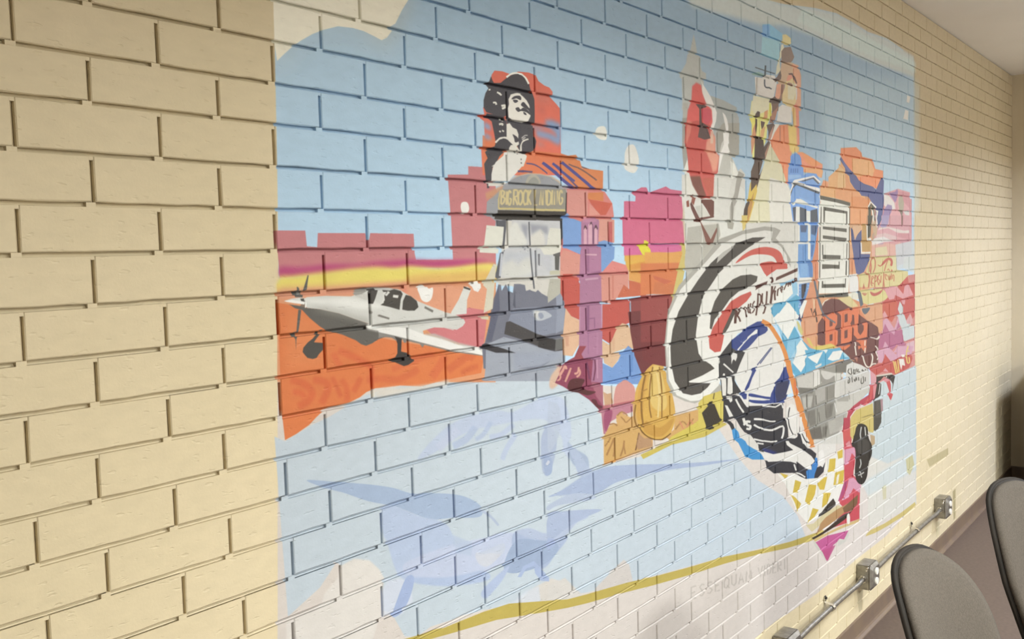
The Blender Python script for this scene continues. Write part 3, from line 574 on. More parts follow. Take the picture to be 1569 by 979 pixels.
1 0 0 180 144 93 1745 1160 1925 1157 2037 1167 2074 1093 1922 1084 1718 1094 1687 1111 1735 1123
1 1 0 185 146 102 1724 1233 1738 1177 1719 1110 1656 1105 1689 1169
1 1 0 145 109 69 1747 1120 1758 1125 1774 1133 1786 1136 1794 1133 1805 1125 1819 1119 1834 1122 1848 1129 1857 1134 1850 1137 1840 1132 1828 1126 1818 1123 1811 1127 1800 1135 1784 1140 1767 1136 1751 1129 1740 1123
1 1 0 180 124 92 1765 1140 1773 1131 1785 1118 1802 1110 1817 1116 1829 1128 1836 1132 1842 1125 1850 1110 1856 1098 1865 1098 1859 1110 1850 1125 1836 1136 1821 1131 1809 1119 1800 1114 1792 1119 1781 1132 1773 1141
1 0 0 180 166 80 1853 1120 1924 1133 2037 1167 2074 1106 2045 1097 1922 1084 1783 1089 1702 1097 1719 1106
1 0 0 182 167 85 1925 1157 2010 1200 2077 1178 2074 1093 1997 1105
1 1 0 173 158 80 1550 1087 1702 1093 1922 1084 2045 1097 2073 1084 1922 1071 1718 1083 1564 1073
1 0 0 96 46 50 1503 1464 1747 1463 1734 1338 1689 1307 1639 1319 1596 1308 1568 1294 1531 1349 1514 1410
1 0 0 117 54 57 1579 1459 1747 1466 1744 1400 1593 1400
1 0 1 183 147 76 1528 1214 1533 1256 1561 1286 1596 1308 1639 1319 1674 1312 1702 1278 1726 1230 1743 1182 1742 1146 1718 1119 1669 1109 1616 1118 1575 1136 1543 1169
.9 2 1 191 166 103 1624 1310 1660 1306 1686 1253 1699 1198 1662 1185 1613 1210 1601 1264
.9 2 1 176 136 69 1547 1254 1582 1292 1603 1307 1580 1249 1564 1183 1537 1187
.9 2 1 167 128 63 1569 1147 1616 1125 1670 1116 1718 1132 1734 1156 1653 1142 1584 1171
1 1 0 123 90 43 1584 1301 1578 1289 1569 1271 1562 1252 1558 1235 1556 1218 1556 1201 1558 1184 1562 1168 1564 1156 1574 1155 1571 1167 1568 1183 1566 1200 1566 1216 1568 1233 1571 1250 1578 1268 1587 1286 1594 1299
1 1 0 123 90 43 1621 1311 1616 1299 1610 1282 1605 1264 1602 1246 1600 1228 1599 1212 1601 1197 1605 1184 1608 1175 1615 1175 1612 1184 1608 1197 1606 1211 1607 1227 1609 1245 1612 1263 1617 1280 1623 1297 1628 1309
1 1 0 123 90 43 1656 1306 1660 1289 1664 1263 1668 1238 1668 1212 1666 1186 1665 1167 1672 1166 1673 1184 1675 1211 1675 1237 1672 1263 1667 1288 1663 1306
1 1 0 123 90 43 1528 1223 1525 1214 1521 1201 1520 1189 1523 1178 1528 1168 1532 1161 1540 1161 1536 1168 1531 1178 1528 1188 1529 1200 1533 1212 1536 1221
1 1 0 104 75 35 1540 1169 1544 1162 1550 1154 1559 1144 1573 1135 1590 1126 1608 1118 1628 1112 1650 1108 1670 1105 1690 1107 1708 1111 1720 1114 1715 1117 1703 1114 1686 1111 1668 1109 1650 1111 1629 1115 1611 1121 1593 1128 1577 1137 1565 1146 1556 1154 1550 1163 1546 1169
1 1 0 145 109 57 1568 1250 1595 1253 1593 1256 1565 1253
1 2 0 196 177 125 1641 1294 1645 1280 1650 1261 1653 1240 1651 1215 1646 1189 1643 1171 1651 1169 1654 1188 1659 1214 1661 1239 1658 1260 1653 1280 1649 1294
1 0 0 193 144 110 2849 1803 3587 1827 3580 1437 3200 1428 3114 1047 2734 1192 2677 1384 2777 1566
1 0 0 194 142 147 3542 1825 4107 1829 4104 1538 3536 1494
1 0 0 181 123 118 3518 1467 4160 1474 4155 1036 3528 1021
1 0 0 193 199 199 1897 2226 1907 2206 1917 2174 1937 2167 1936 2143 1946 2129 1970 2127 1971 2110 1955 2105 1953 2054 1817 2005 1822 2039 1821 2091 1808 2094 1809 2103 1826 2118 1848 2138 1856 2162 1875 2178
.8 0 0 175 177 174 1999 2066 2087 2062 2176 2051 2183 2027 2192 2022 2194 1942 2001 1927 1989 2023
1 3 0 185 186 183 1825 2026 1858 2029 1842 1915 1817 1913
1 0 0 159 158 154 1820 1984 1854 1988 1852 1931 1854 1903 1837 1846 1822 1845 1815 1897
1 0 0 166 166 161 2030 1960 2078 1994 2195 2005 2192 1958 2190 1908 2155 1896 2101 1902 2028 1903
1 0 0 205 206 203 1825 1827 1857 1882 1989 1891 2049 1895 2067 1933 2103 1959 2116 1952 2110 1914 2137 1897 2154 1882 2181 1857 2200 1866 2232 1850 2227 1701 2184 1695 2210 1638 2228 1599 1820 1605 1816 1704 1807 1763 1810 1828
.9 0 0 192 194 190 2101 1906 2137 1895 2117 1846 2072 1836 2038 1845 2057 1876 2075 1896
1 0 0 160 158 153 2185 1857 2227 1849 2203 1827 2188 1799 2178 1771 2149 1747 2139 1708 2116 1708 2118 1746 2151 1786 2166 1825
.8 0 0 211 213 210 2046 1831 2134 1827 2105 1773 2044 1775
1 0 0 210 212 209 2193 1811 2230 1796 2227 1709 2148 1706 2158 1739
.8 0 0 169 168 163 1877 1698 1933 1691 1912 1669 1891 1640 1836 1637 1853 1669
1 0 0 185 186 181 1887 1741 1919 1745 1925 1713 1909 1712
1 0 0 194 193 199 2041 1699 2212 1693 2211 1650 2127 1639 2031 1639
1 0 0 237 237 237 1938 2103 1947 2094 1976 2077 1999 2062 2021 2040 2038 2021 2032 1996 2015 1973 2006 1955 2009 1928 1992 1927 1991 1954 1971 1961 1975 1966 1995 1979 2008 1997 2001 2017 1982 2026 1966 2031 1970 2038 1953 2057 1941 2073 1946 2090
1 0 0 237 237 237 2076 2026 2094 2020 2108 2007 2116 1986 2115 1972 2100 1970 2093 1991
1 0 0 237 237 237 2079 1965 2115 1969 2118 1936 2082 1933
1 0 0 237 237 237 2095 1969 2121 1970 2111 1929 2124 1911 2075 1900 2043 1846 2053 1895 2085 1935
1 0 0 229 231 227 2127 1884 2154 1878 2181 1849 2162 1836 2134 1831
1 0 0 220 221 217 1823 1841 1845 1872 1852 1839 1832 1829
1 0 0 213 213 208 1828 1827 1859 1825 1892 1784 1904 1770 1826 1768
1 4 0 222 109 107 1882 2079 1908 2092 1938 2089 1945 2066 1967 2041 2005 2025 2008 1990 1987 1967 1993 1927 1828 1914 1853 2009 1876 2038
1 0 0 196 94 90 1838 1972 1912 1986 1993 1979 2025 1945 2024 1906 2049 1895 2038 1845 2012 1831 2006 1781 1993 1766 1968 1768 1927 1764 1904 1777 1874 1805 1859 1825 1852 1839 1846 1881 1836 1916
.9 6 0 227 167 147 1966 1929 1992 1953 2025 1952 2025 1906 2049 1893 2030 1849 2004 1844 1989 1872 1961 1903
.8 4 0 181 95 81 1930 1822 2012 1829 2006 1773 1977 1769
1 4 0 121 79 71 1859 1825 1922 1829 1937 1800 1960 1772 1927 1762 1904 1777 1873 1801
1 0 0 103 64 58 1931 1762 1993 1764 2010 1759 2008 1721 2004 1714 1983 1715 1959 1735 1931 1753
1 0 0 200 200 195 1927 1749 1959 1733 1983 1716 1950 1709 1921 1709
1 0 0 98 63 58 1864 1754 1883 1737 1913 1709 1983 1715 2008 1717 2008 1712 1933 1704 1909 1694 1885 1698 1889 1705 1863 1733 1856 1747
1 1 0 135 79 68 1833 1754 1849 1758 1852 1740 1836 1738
1 1 0 136 80 69 1873 1776 1892 1766 1879 1744 1864 1754
1 0 0 128 78 69 1925 1693 1941 1691 1972 1651 2015 1684 2024 1680 1988 1643 1975 1625 1955 1632 1951 1651
1 2 0 207 93 108 1943 2025 1997 2027 2004 2000 1980 1981 1953 1982 1942 2001
1 0 0 95 80 81 1902 2031 1970 2037 1970 2030 1935 2021 1938 1984 1980 1975 1979 1963 1994 1942 1955 1935 1913 1939 1922 1962 1924 2020
.6 4 0 223 152 136 1852 1982 1878 1978 1865 1943 1842 1915 1832 1914
.7 3 0 223 209 191 1995 1965 2015 1963 2009 1928 1992 1927
1 0 0 183 171 106 1800 1640 1821 1635 1827 1605 1801 1606
.8 0 0 185 175 153 1817 1760 1824 1704 1837 1686 1828 1637 1817 1640 1808 1704
1 0 0 149 203 237 2384 2337 2439 2348 2553 2334 2544 2316 2516 2307 2445 2301 2383 2299
1 2 0 171 218 237 2380 2297 2445 2301 2516 2307 2540 2311 2527 2285 2514 2240 2371 2241
.8 2 0 136 185 237 2382 2334 2439 2345 2445 2307 2384 2299
1 1 0 237 237 189 2289 2083 2431 2102 2437 2039 2273 2032
1 0 0 237 237 214 2318 2095 2431 2108 2431 2096 2433 2060 2391 2056 2302 2044
1 0 0 237 237 234 2471 2027 2515 2031 2446 1967 2503 1906 2535 1883 2567 1840 2574 1816 2338 1807 2369 1850 2401 1894 2430 1963
1 0 0 237 237 237 2317 2162 2376 2166 2403 2180 2480 2187 2495 2164 2466 2109 2322 2106
1 2 0 237 237 211 2304 2102 2470 2109 2477 2070 2288 2051
1 1 0 192 186 178 2328 2161 2322 2107 2330 2108 2335 2162
1 0 0 237 237 217 2540 2297 2556 2302 2564 2288 2522 2239 2529 2209 2488 2188 2497 2220 2522 2254
1 1 0 237 227 178 2549 2332 2582 2338 2623 2332 2631 2317 2606 2305 2564 2301 2548 2309
1 0 0 154 138 132 2564 2291 2623 2303 2639 2287 2654 2273 2638 2258 2612 2245 2538 2241 2539 2275
.9 2 0 225 194 165 2538 2238 2638 2252 2681 2239 2680 2213 2637 2214 2577 2184 2542 2117 2510 2111 2503 2159 2529 2212
1 0 0 127 114 113 2529 2212 2537 2194 2532 2181 2480 2165 2476 2174 2500 2186
1 0 0 169 137 130 2536 2166 2564 2168 2559 2144 2534 2110 2510 2111 2527 2137
1 0 0 237 184 161 2495 2161 2532 2166 2526 2131 2510 2108 2478 2112
1 3 0 237 187 162 2638 2249 2690 2250 2715 2218 2711 2095 2624 2086 2610 2172 2645 2215
1 2 0 237 221 178 2577 2184 2611 2204 2645 2196 2670 2183 2668 2122 2624 2086 2542 2108 2543 2133 2568 2161
.9 3 0 237 237 217 2593 2173 2653 2184 2665 2154 2643 2125 2592 2123
.9 2 0 237 169 154 2594 2202 2633 2215 2662 2198 2679 2181 2662 2182 2636 2201 2611 2188 2577 2181
1 0 0 128 109 109 2599 2210 2633 2216 2662 2204 2679 2187 2670 2183 2649 2196 2628 2209 2603 2206
1 1 0 190 165 152 2594 2180 2627 2181 2644 2173 2618 2169 2598 2171
1 2 0 237 237 237 2659 2181 2661 2174 2663 2164 2665 2153 2664 2144 2662 2134 2660 2128 2673 2129 2675 2135 2677 2145 2678 2155 2676 2166 2674 2176 2672 2184
1 1 0 111 123 140 2320 2190 2394 2190 2479 2191 2482 2195 2397 2194 2323 2194
1 1 0 82 94 108 2397 2209 2391 2172 2404 2174 2410 2210
1 1 0 162 195 197 2292 2169 2351 2182 2395 2179 2387 2172 2299 2165
1 1 0 99 109 122 2389 2163 2389 2158 2388 2151 2389 2145 2391 2141 2396 2139 2403 2137 2412 2137 2423 2138 2430 2139 2437 2138 2443 2138 2448 2137 2455 2141 2450 2142 2443 2143 2434 2144 2424 2143 2414 2142 2408 2142 2404 2142 2402 2144 2400 2147 2399 2152 2400 2159 2400 2164
1 0 0 117 105 104 2439 2103 2478 2119 2510 2108 2509 2074 2457 2068 2450 2095 2427 2094
1 0 0 117 106 104 2427 2097 2446 2107 2534 2117 2526 2103 2477 2089 2457 2078 2446 2095
1 0 0 138 117 111 2454 2093 2509 2099 2492 2066 2467 2030 2428 2026 2453 2062
1 0 0 185 142 126 2445 2058 2493 2081 2509 2092 2476 2040 2436 2030
1 0 0 237 237 136 2431 2093 2446 2092 2449 2055 2433 2042 2421 2041
1 0 0 237 237 159 2357 2049 2422 2068 2433 2039 2413 2019 2404 1973 2349 1909 2319 1907 2290 1905 2285 1975 2295 2034
1 1 0 237 233 128 2269 2029 2316 2032 2315 2007 2286 1981 2287 2010
1 0 0 215 159 124 2297 1996 2319 2019 2322 1975 2283 1910 2281 1957
1 0 0 87 72 72 2316 2032 2331 2029 2330 2008 2320 1978 2314 1998
1 0 0 97 87 85 2335 2056 2354 2055 2353 2039 2327 2033 2313 2036 2320 2046
1 0 0 109 90 89 2360 2027 2394 2026 2382 2010 2367 2000 2360 2014
1 0 0 226 182 136 2359 1997 2397 2014 2381 1977 2351 1971
1 0 0 231 177 136 2391 2060 2418 2068 2413 2040 2383 2037
1 0 0 104 89 85 2321 1966 2347 1967 2342 1932 2323 1916 2317 1942
1 0 0 219 168 117 2323 1919 2346 1938 2349 1909 2319 1907
1 0 0 104 90 88 2405 2018 2460 2029 2475 2024 2434 1969 2419 1974 2420 1998
1 0 0 196 154 141 2419 1974 2435 1996 2467 2024 2446 1982 2426 1965
1 0 0 93 79 77 2361 1932 2419 1968 2434 1963 2402 1912 2356 1894 2371 1916
.9 0 0 179 140 123 2387 1923 2426 1962 2418 1943 2394 1905
1 0 0 229 211 111 2330 1893 2360 1897 2347 1867 2324 1839
1 0 0 96 81 76 2282 1866 2304 1891 2322 1892 2303 1858 2292 1858
1 0 0 195 151 93 2299 1858 2322 1883 2329 1860 2295 1840 2292 1846
1 0 0 87 71 63 2317 1847 2347 1855 2386 1893 2366 1862 2346 1837 2331 1806 2308 1806 2317 1829
1 0 0 220 202 102 2277 1831 2317 1838 2308 1806 2272 1804
1 0 0 237 237 237 2509 2086 2542 2099 2625 2098 2623 2046 2491 2035
1 4 0 237 237 237 2550 2087 2608 2093 2619 2047 2540 2040
1 3 0 237 205 144 2625 2098 2659 2099 2693 2051 2690 1956 2672 1946 2620 1952 2640 2036
1 3 0 237 159 145 2660 2115 2690 2109 2695 1976 2673 1971 2666 2055
1 0 0 237 158 124 2515 2028 2606 2039 2639 2004 2620 1939 2602 1906 2585 1886 2592 1842 2574 1816 2550 1849 2519 1891 2495 1912 2434 1963 2446 1973 2474 2000
1 6 0 237 213 136 2589 2035 2657 2038 2664 1971 2637 1940 2603 1950
.8 0 0 188 128 109 2515 2025 2525 2026 2523 1970 2513 1972
1 0 0 217 215 188 2432 1960 2524 1900 2592 1809 2627 1776 2662 1707 2669 1623 2500 1678 2240 1677 2290 1766 2356 1858
1 0 0 222 222 217 2429 1849 2575 1836 2628 1790 2662 1707 2669 1623 2430 1638 2418 1783
1 0 0 211 185 95 2268 1822 2316 1863 2322 1799 2289 1747 2249 1690 2233 1671 2213 1677
1 0 0 74 62 56 2236 1759 2267 1772 2249 1715 2211 1702 2220 1739
1 0 0 79 67 64 2312 1976 2376 1975 2390 1918 2324 1869 2316 1843 2301 1874
1 0 0 94 78 70 2277 1861 2333 1908 2382 1914 2323 1825 2275 1797
1 0 0 182 139 83 2250 1746 2298 1798 2281 1747 2241 1690
1 0 0 200 172 82 2211 1690 2241 1696 2237 1674 2218 1671
1 2 0 237 162 117 2672 1949 2721 1952 2780 1944 2920 1921 2924 1893 2910 1870 2821 1884 2711 1882
1 2 0 237 157 130 2672 1946 2713 1946 2754 1918 2822 1906 2920 1921 2920 1902 2796 1902 2703 1906
.8 2 0 232 181 136 2711 1900 2920 1905 2919 1880 2892 1872 2753 1884
1 0 0 223 175 126 2891 1837 2983 1841 2983 1877 3120 1926 3120 1960 3416 1979 3408 1580 2884 1589
1 4 0 225 160 123 2928 1864 2983 1860 2982 1838 2900 1834
1 0 0 120 164 229 2608 1930 2632 1940 2664 1944 2692 1940 2708 1930 2712 1909 2728 1895 2731 1871 2770 1882 2856 1883 2896 1860 2889 1774 2877 1672 2636 1671 2603 1766 2612 1814 2582 1848 2587 1890 2611 1906
.8 0 0 105 152 227 2623 1931 2636 1934 2639 1905 2615 1906
1 2 0 149 189 237 2586 1866 2702 1872 2710 1863 2590 1849
1 0 0 87 125 196 2609 1888 2607 1873 2617 1874 2619 1889
1 0 0 87 125 196 2629 1889 2627 1874 2637 1875 2639 1890
1 0 0 88 126 196 2649 1891 2647 1875 2657 1876 2659 1891
1 0 0 88 126 197 2670 1892 2667 1876 2677 1877 2679 1892
1 0 0 237 237 237 2641 1851 2830 1875 2900 1857 2891 1850 2825 1869 2669 1846 2891 1831 2890 1818 2653 1841 2636 1833 2604 1796 2596 1799 2629 1845
1 0 0 102 105 114 2694 1849 2830 1869 2887 1850 2873 1844 2821 1863 2727 1849
1 0 0 128 168 226 2727 1849 2821 1862 2877 1845 2873 1837 2794 1843
1 0 0 81 86 94 2645 1841 2677 1839 2890 1818 2881 1810 2661 1834 2628 1821 2604 1793 2608 1808
1 0 0 124 165 221 2660 1831 2881 1810 2884 1774 2775 1783 2676 1795 2639 1785 2627 1773 2611 1778 2628 1809
1 0 0 75 112 173 2832 1816 2841 1816 2840 1776 2834 1775
1 0 0 230 233 229 2659 1786 2700 1787 2784 1771 2871 1764 2862 1757 2775 1765 2667 1771 2626 1761 2619 1770 2647 1776
1 1 0 140 178 229 2676 1795 2775 1783 2871 1773 2871 1765 2775 1774 2692 1788
1 0 0 75 84 97 2622 1755 2658 1759 2653 1710 2633 1707
1 0 0 222 225 222 2654 1759 2689 1759 2688 1706 2669 1706 2649 1710
1 0 0 223 226 223 2753 1747 2791 1746 2790 1706 2769 1706 2752 1712
1 0 0 78 86 101 2689 1759 2753 1752 2752 1708 2688 1705
1 0 0 79 87 101 2793 1748 2862 1756 2869 1707 2792 1706
1 0 0 220 222 219 2617 1701 2673 1703 2673 1694 2620 1695
1 0 0 221 223 220 2735 1702 2786 1703 2790 1695 2739 1694
1 0 0 104 146 198 2636 1694 2869 1696 2850 1633 2813 1576 2811 1507 2684 1510 2665 1561 2663 1634 2640 1670
1 0 0 216 217 213 2661 1694 2687 1694 2686 1637 2659 1638
1 0 0 215 216 212 2766 1695 2792 1695 2788 1570 2763 1574
1 3 0 72 90 126 2693 1695 2760 1695 2747 1670 2697 1670
1 3 0 68 89 125 2799 1695 2869 1696 2841 1658 2798 1664
.8 0 0 83 119 173 2714 1624 2724 1624 2723 1572 2712 1572
.8 0 0 69 105 163 2797 1624 2827 1626 2809 1583 2791 1580
.9 1 0 75 116 171 2665 1561 2804 1564 2811 1507 2776 1508 2769 1549 2743 1556
.9 2 0 119 160 204 2689 1560 2761 1559 2759 1512 2688 1511
1 0 0 215 215 211 2663 1637 2771 1633 2771 1628 2671 1628
1 0 0 207 207 203 2680 1509 2776 1508 2802 1504 2806 1491 2725 1488 2671 1487
1 0 0 195 128 98 2869 1690 2896 1696 2892 1562 2873 1498 2863 1486 2783 1436 2818 1434 2845 1455 2819 1494 2828 1506 2804 1561 2831 1601
1 0 0 193 134 101 2784 1483 2828 1497 2854 1474 2862 1444 2853 1432 2774 1433
1 0 0 227 229 224 2881 1805 3234 1796 3223 1772 3221 1673 2873 1672 2875 1761 2898 1780
1 0 0 90 90 83 2890 1806 3234 1791 3233 1774 3057 1785 2894 1791
1 0 0 87 86 80 2925 1765 3057 1760 3196 1753 3195 1700 3180 1700 3178 1744 3056 1747 2943 1751 2937 1707 2924 1707
1 0 0 223 225 219 2943 1749 3176 1742 3175 1700 2942 1701
1 0 0 85 84 77 2919 1691 3055 1687 3190 1685 3184 1673 2918 1680
1 0 0 87 86 80 2898 1764 2907 1765 2903 1672 2888 1672
1 0 0 86 85 79 3218 1772 3230 1772 3224 1673 3215 1673
1 0 0 209 209 203 2873 1696 3221 1699 3211 1486 3200 1431 2871 1444 2868 1499
1 0 0 85 84 77 2919 1692 3185 1685 3184 1671 2918 1682
1 0 0 83 82 76 2918 1659 3184 1648 3178 1634 2917 1647
1 0 0 82 81 74 2885 1690 2896 1690 2886 1501 2875 1502
1 0 0 82 80 74 3211 1692 3224 1692 3213 1493 3203 1493
1 0 0 81 80 74 2911 1587 3111 1581 3109 1567 2911 1571
1 0 0 82 81 75 2909 1624 2921 1624 2920 1585 2908 1586
1 0 0 81 80 73 2906 1552 3052 1545 3051 1532 3100 1530 3101 1557 3089 1558 3089 1544
1 0 0 81 79 73 2906 1552 3101 1544 3100 1529 3013 1533 2905 1534
1 0 0 210 210 204 2920 1568 3071 1561 3071 1546 2920 1555
1 0 0 82 80 74 3183 1627 3194 1627 3187 1566 3177 1566
1 0 0 80 79 73 3172 1559 3187 1559 3183 1501 3166 1503
1 0 0 80 78 72 2902 1489 2916 1489 2918 1477 3164 1469 3164 1454 2899 1464
1 0 0 79 78 72 3160 1490 3172 1489 3167 1453 3157 1454
1 0 0 79 78 72 2862 1441 3210 1433 3204 1414 2844 1431
1 0 0 80 78 72 2866 1489 2857 1442 2867 1441 2876 1489
1 0 0 205 205 204 3212 1503 3307 1504 3323 1471 3322 1434 3284 1427 3210 1434
1 0 0 200 199 188 3199 1428 3295 1430 3322 1418 3327 1401 3241 1388 3199 1407
1 0 0 92 104 117 2824 1491 2837 1487 2880 1421 2906 1394 2897 1382 2862 1416
1 0 0 93 104 117 2821 1493 2863 1424 2899 1387 2913 1388 2878 1425 2835 1494
1 2 0 233 151 113 3121 1995 3307 2012 3372 1995 3383 1979 3519 1977 3554 1939 3663 1937 3663 1908 3576 1856 3370 1869 3241 1904 3121 1965
1 2 0 232 181 133 3253 1963 3485 1974 3542 1934 3518 1904 3460 1909 3316 1894 3262 1906
1 3 0 219 159 117 3100 1934 3190 1909 3230 1863 3314 1839 3368 1816 3481 1802 3446 1765 3422 1701 3226 1699 3228 1788 3058 1800 3059 1836 3098 1864
.7 4 0 225 197 149 3100 1930 3169 1911 3178 1847 3078 1837
.8 3 0 216 146 101 3239 1812 3368 1816 3481 1805 3458 1780 3238 1771
1 0 0 89 98 147 3125 1962 3170 1941 3242 1915 3273 1908 3305 1897 3337 1881 3403 1870 3517 1863 3564 1852 3626 1898 3657 1907 3675 1893 3668 1841 3674 1811 3660 1769 3635 1702 3562 1702 3563 1775 3493 1802 3459 1819 3369 1820 3336 1836 3282 1846 3230 1870 3220 1893 3179 1901 3170 1921 3110 1951
.6 1 0 124 128 186 3125 1962 3170 1941 3242 1915 3210 1910 3160 1930
1 0 0 73 79 70 3458 1776 3493 1791 3491 1701 3456 1701
1 0 0 228 229 224 3487 1802 3569 1779 3557 1773 3493 1795 3463 1776 3449 1776
1 0 0 73 79 70 3493 1793 3557 1773 3527 1767 3562 1702 3520 1701 3504 1766
1 0 0 222 223 217 3498 1770 3521 1763 3533 1730 3538 1702 3520 1701 3515 1730
1 0 0 222 222 216 3551 1767 3593 1763 3574 1731 3586 1702 3562 1702 3562 1731 3569 1757
1 0 0 170 148 134 3527 1767 3563 1764 3545 1741 3539 1752
1 3 0 212 163 170 3687 1841 3882 1868 4077 1859 4090 1706 3672 1703
1 2 0 203 147 156 3882 1860 4063 1854 4076 1782 3963 1815 3908 1837
1 2 0 154 126 171 3750 1844 3842 1854 3868 1867 3882 1860 3881 1836 3841 1804 3788 1826
1 2 0 219 215 212 3674 1837 3750 1832 3828 1804 3840 1777 3775 1772 3673 1788
1 2 0 148 132 173 3685 1774 3724 1794 3788 1791 3794 1772 3748 1741 3735 1703 3653 1702 3660 1747
1 1 0 172 165 148 3895 1833 3950 1839 3977 1808 3970 1776 3949 1756 3908 1763 3888 1798
1 1 0 127 116 106 3901 1773 3970 1774 3949 1752 3955 1705 3941 1705 3928 1752
1 1 0 207 207 205 3963 1768 4062 1774 4062 1750 4004 1753
1 0 0 201 155 163 3627 1744 4078 1752 4077 1635 3910 1636 3752 1640 3563 1650 3595 1706
1 1 0 159 149 184 3647 1745 3754 1746 3732 1708 3689 1688 3626 1694
1 0 0 77 93 133 3580 1744 3637 1744 3637 1726 3584 1687 3595 1713
1 0 0 123 97 88 3934 1749 3960 1750 3955 1706 3936 1706
1 2 0 209 199 194 3584 1681 3732 1691 3864 1672 3992 1663 4065 1670 4065 1683 3981 1680 3887 1686 3732 1695 3605 1691
1 2 0 190 137 144 3887 1669 4065 1668 4070 1639 3956 1646 3864 1653
1 3 0 203 178 179 3543 1659 3688 1669 3864 1653 3864 1640 3584 1641
1 2 0 209 207 206 3543 1647 3667 1653 3752 1640 3841 1633 3666 1629 3563 1619 3503 1613 3503 1635
1 4 0 188 140 150 3910 1634 4064 1635 4052 1618 3992 1614 3933 1621
1 2 0 137 127 168 3588 1622 3666 1626 3656 1618 3583 1609
.9 4 0 203 162 150 3503 1619 3731 1624 3841 1617 3910 1629 3932 1589 3840 1571 3502 1570
.9 3 0 197 192 156 3552 1606 3709 1611 3730 1572 3552 1572
.9 3 0 182 190 194 3841 1617 4151 1635 4150 1510 3862 1504
.8 4 0 187 192 190 3979 1562 4151 1562 4125 1483 3955 1508
1 0 0 193 183 135 3482 1567 3852 1569 3862 1504 4038 1492 4050 1434 3849 1425 3336 1448 3328 1499 3422 1505
.8 4 0 196 191 154 3773 1565 3851 1567 3862 1504 3794 1499
1 0 0 175 141 89 3379 1707 3431 1705 3435 1635 3493 1636 3482 1592 3362 1593 3368 1635
1 0 0 210 211 206 3431 1705 3447 1699 3449 1647 3493 1647 3493 1636 3435 1637
1 0 0 206 207 202 3354 1629 3368 1629 3372 1590 3482 1590 3482 1583 3358 1584
1 0 0 71 72 64 3448 1741 3515 1742 3494 1705 3484 1653 3446 1647 3450 1696
1 1 0 184 161 135 3494 1705 3534 1724 3554 1715 3579 1691 3563 1653 3523 1665 3514 1693
1 0 0 207 205 198 3515 1742 3535 1743 3534 1724 3519 1709 3510 1724
1 0 0 206 203 196 3555 1743 3575 1743 3570 1712 3584 1694 3569 1690
1 1 0 169 146 127 3503 1662 3534 1672 3538 1647 3513 1638
1 0 0 76 85 129 3232 1691 3259 1683 3281 1642 3322 1665 3369 1683 3368 1635 3354 1629 3358 1583 3477 1580 3472 1558 3394 1508 3328 1499 3296 1506 3270 1562 3240 1636
1 0 0 201 165 135 3224 1703 3369 1704 3369 1686 3322 1668 3285 1639 3259 1680
1 0 0 195 135 102 3221 1566 3274 1562 3278 1527 3255 1510 3220 1514
1 0 0 198 151 119 3222 1622 3244 1621 3261 1571 3221 1569
1 1 0 174 102 84 3479 1506 3478 1511 3478 1519 3479 1527 3484 1536 3491 1546 3499 1554 3509 1558 3519 1561 3524 1561 3528 1559 3534 1554 3538 1547 3539 1539 3537 1529 3533 1520 3525 1513 3515 1507 3508 1503 3523 1500 3530 1505 3540 1511 3549 1519 3553 1528 3555 1538 3554 1548 3550 1555 3542 1561 3529 1566 3512 1565 3497 1562 3484 1556 3475 1548 3468 1538 3463 1528 3462 1520 3462 1512 3463 1506
1 1 0 174 102 84 3474 1552 3477 1545 3481 1536 3483 1527 3481 1518 3476 1507 3473 1500 3489 1499 3492 1506 3497 1517 3499 1527 3497 1537 3493 1546 3490 1552
1 1 1 174 87 79 3582 1534 3623 1530 3665 1548 3729 1560 3784 1555 3801 1539 3789 1523 3762 1526 3767 1543 3729 1550 3675 1535 3623 1525 3592 1528
1 1 0 174 102 84 3723 1554 3714 1548 3701 1538 3690 1529 3681 1520 3673 1510 3668 1504 3682 1502 3687 1509 3695 1518 3704 1527 3715 1536 3727 1546 3736 1552
1 1 0 174 102 83 3723 1504 3728 1506 3733 1509 3732 1509 3735 1508 3740 1504 3744 1500 3756 1501 3752 1505 3746 1509 3736 1513 3723 1511 3717 1508 3712 1506
1 1 0 174 102 83 3778 1496 3781 1499 3785 1503 3783 1504 3781 1504 3785 1499 3788 1496 3801 1497 3798 1500 3794 1505 3783 1508 3773 1505 3769 1501 3766 1498
1 1 0 174 110 85 3399 1503 3409 1501 3424 1498 3438 1495 3452 1494 3457 1494 3461 1491 3458 1477 3451 1457 3445 1443 3465 1442 3471 1456 3478 1475 3481 1491 3472 1498 3455 1500 3445 1501 3432 1503 3418 1506 3407 1508
1 1 0 173 110 85 3504 1472 3512 1474 3524 1476 3532 1479 3527 1484 3517 1487 3502 1489 3494 1485 3490 1480 3488 1475 3488 1469 3489 1463 3493 1458 3504 1455 3516 1453 3523 1453 3526 1457 3519 1458 3511 1458 3506 1460 3503 1463 3502 1469 3502 1474 3504 1479 3507 1483 3508 1484 3509 1484 3515 1481 3518 1480 3514 1479 3504 1478 3496 1476
1 1 0 173 110 85 3538 1492 3527 1440 3541 1439 3553 1491
1 1 0 173 110 85 3542 1486 3549 1485 3559 1483 3564 1481 3564 1476 3562 1471 3559 1467 3555 1466 3549 1466 3543 1466 3546 1461 3552 1461 3562 1462 3572 1464 3576 1470 3579 1476 3577 1482 3568 1486 3557 1489 3549 1490
1 1 0 173 110 85 3606 1494 3596 1490 3581 1484 3574 1478 3582 1471 3597 1465 3604 1461 3599 1456 3588 1451 3579 1447 3591 1445 3600 1448 3612 1454 3619 1461 3609 1467 3594 1473 3588 1477 3594 1482 3607 1487 3618 1491
1 0 0 173 110 85 3620 1486 3614 1454 3629 1454 3635 1485
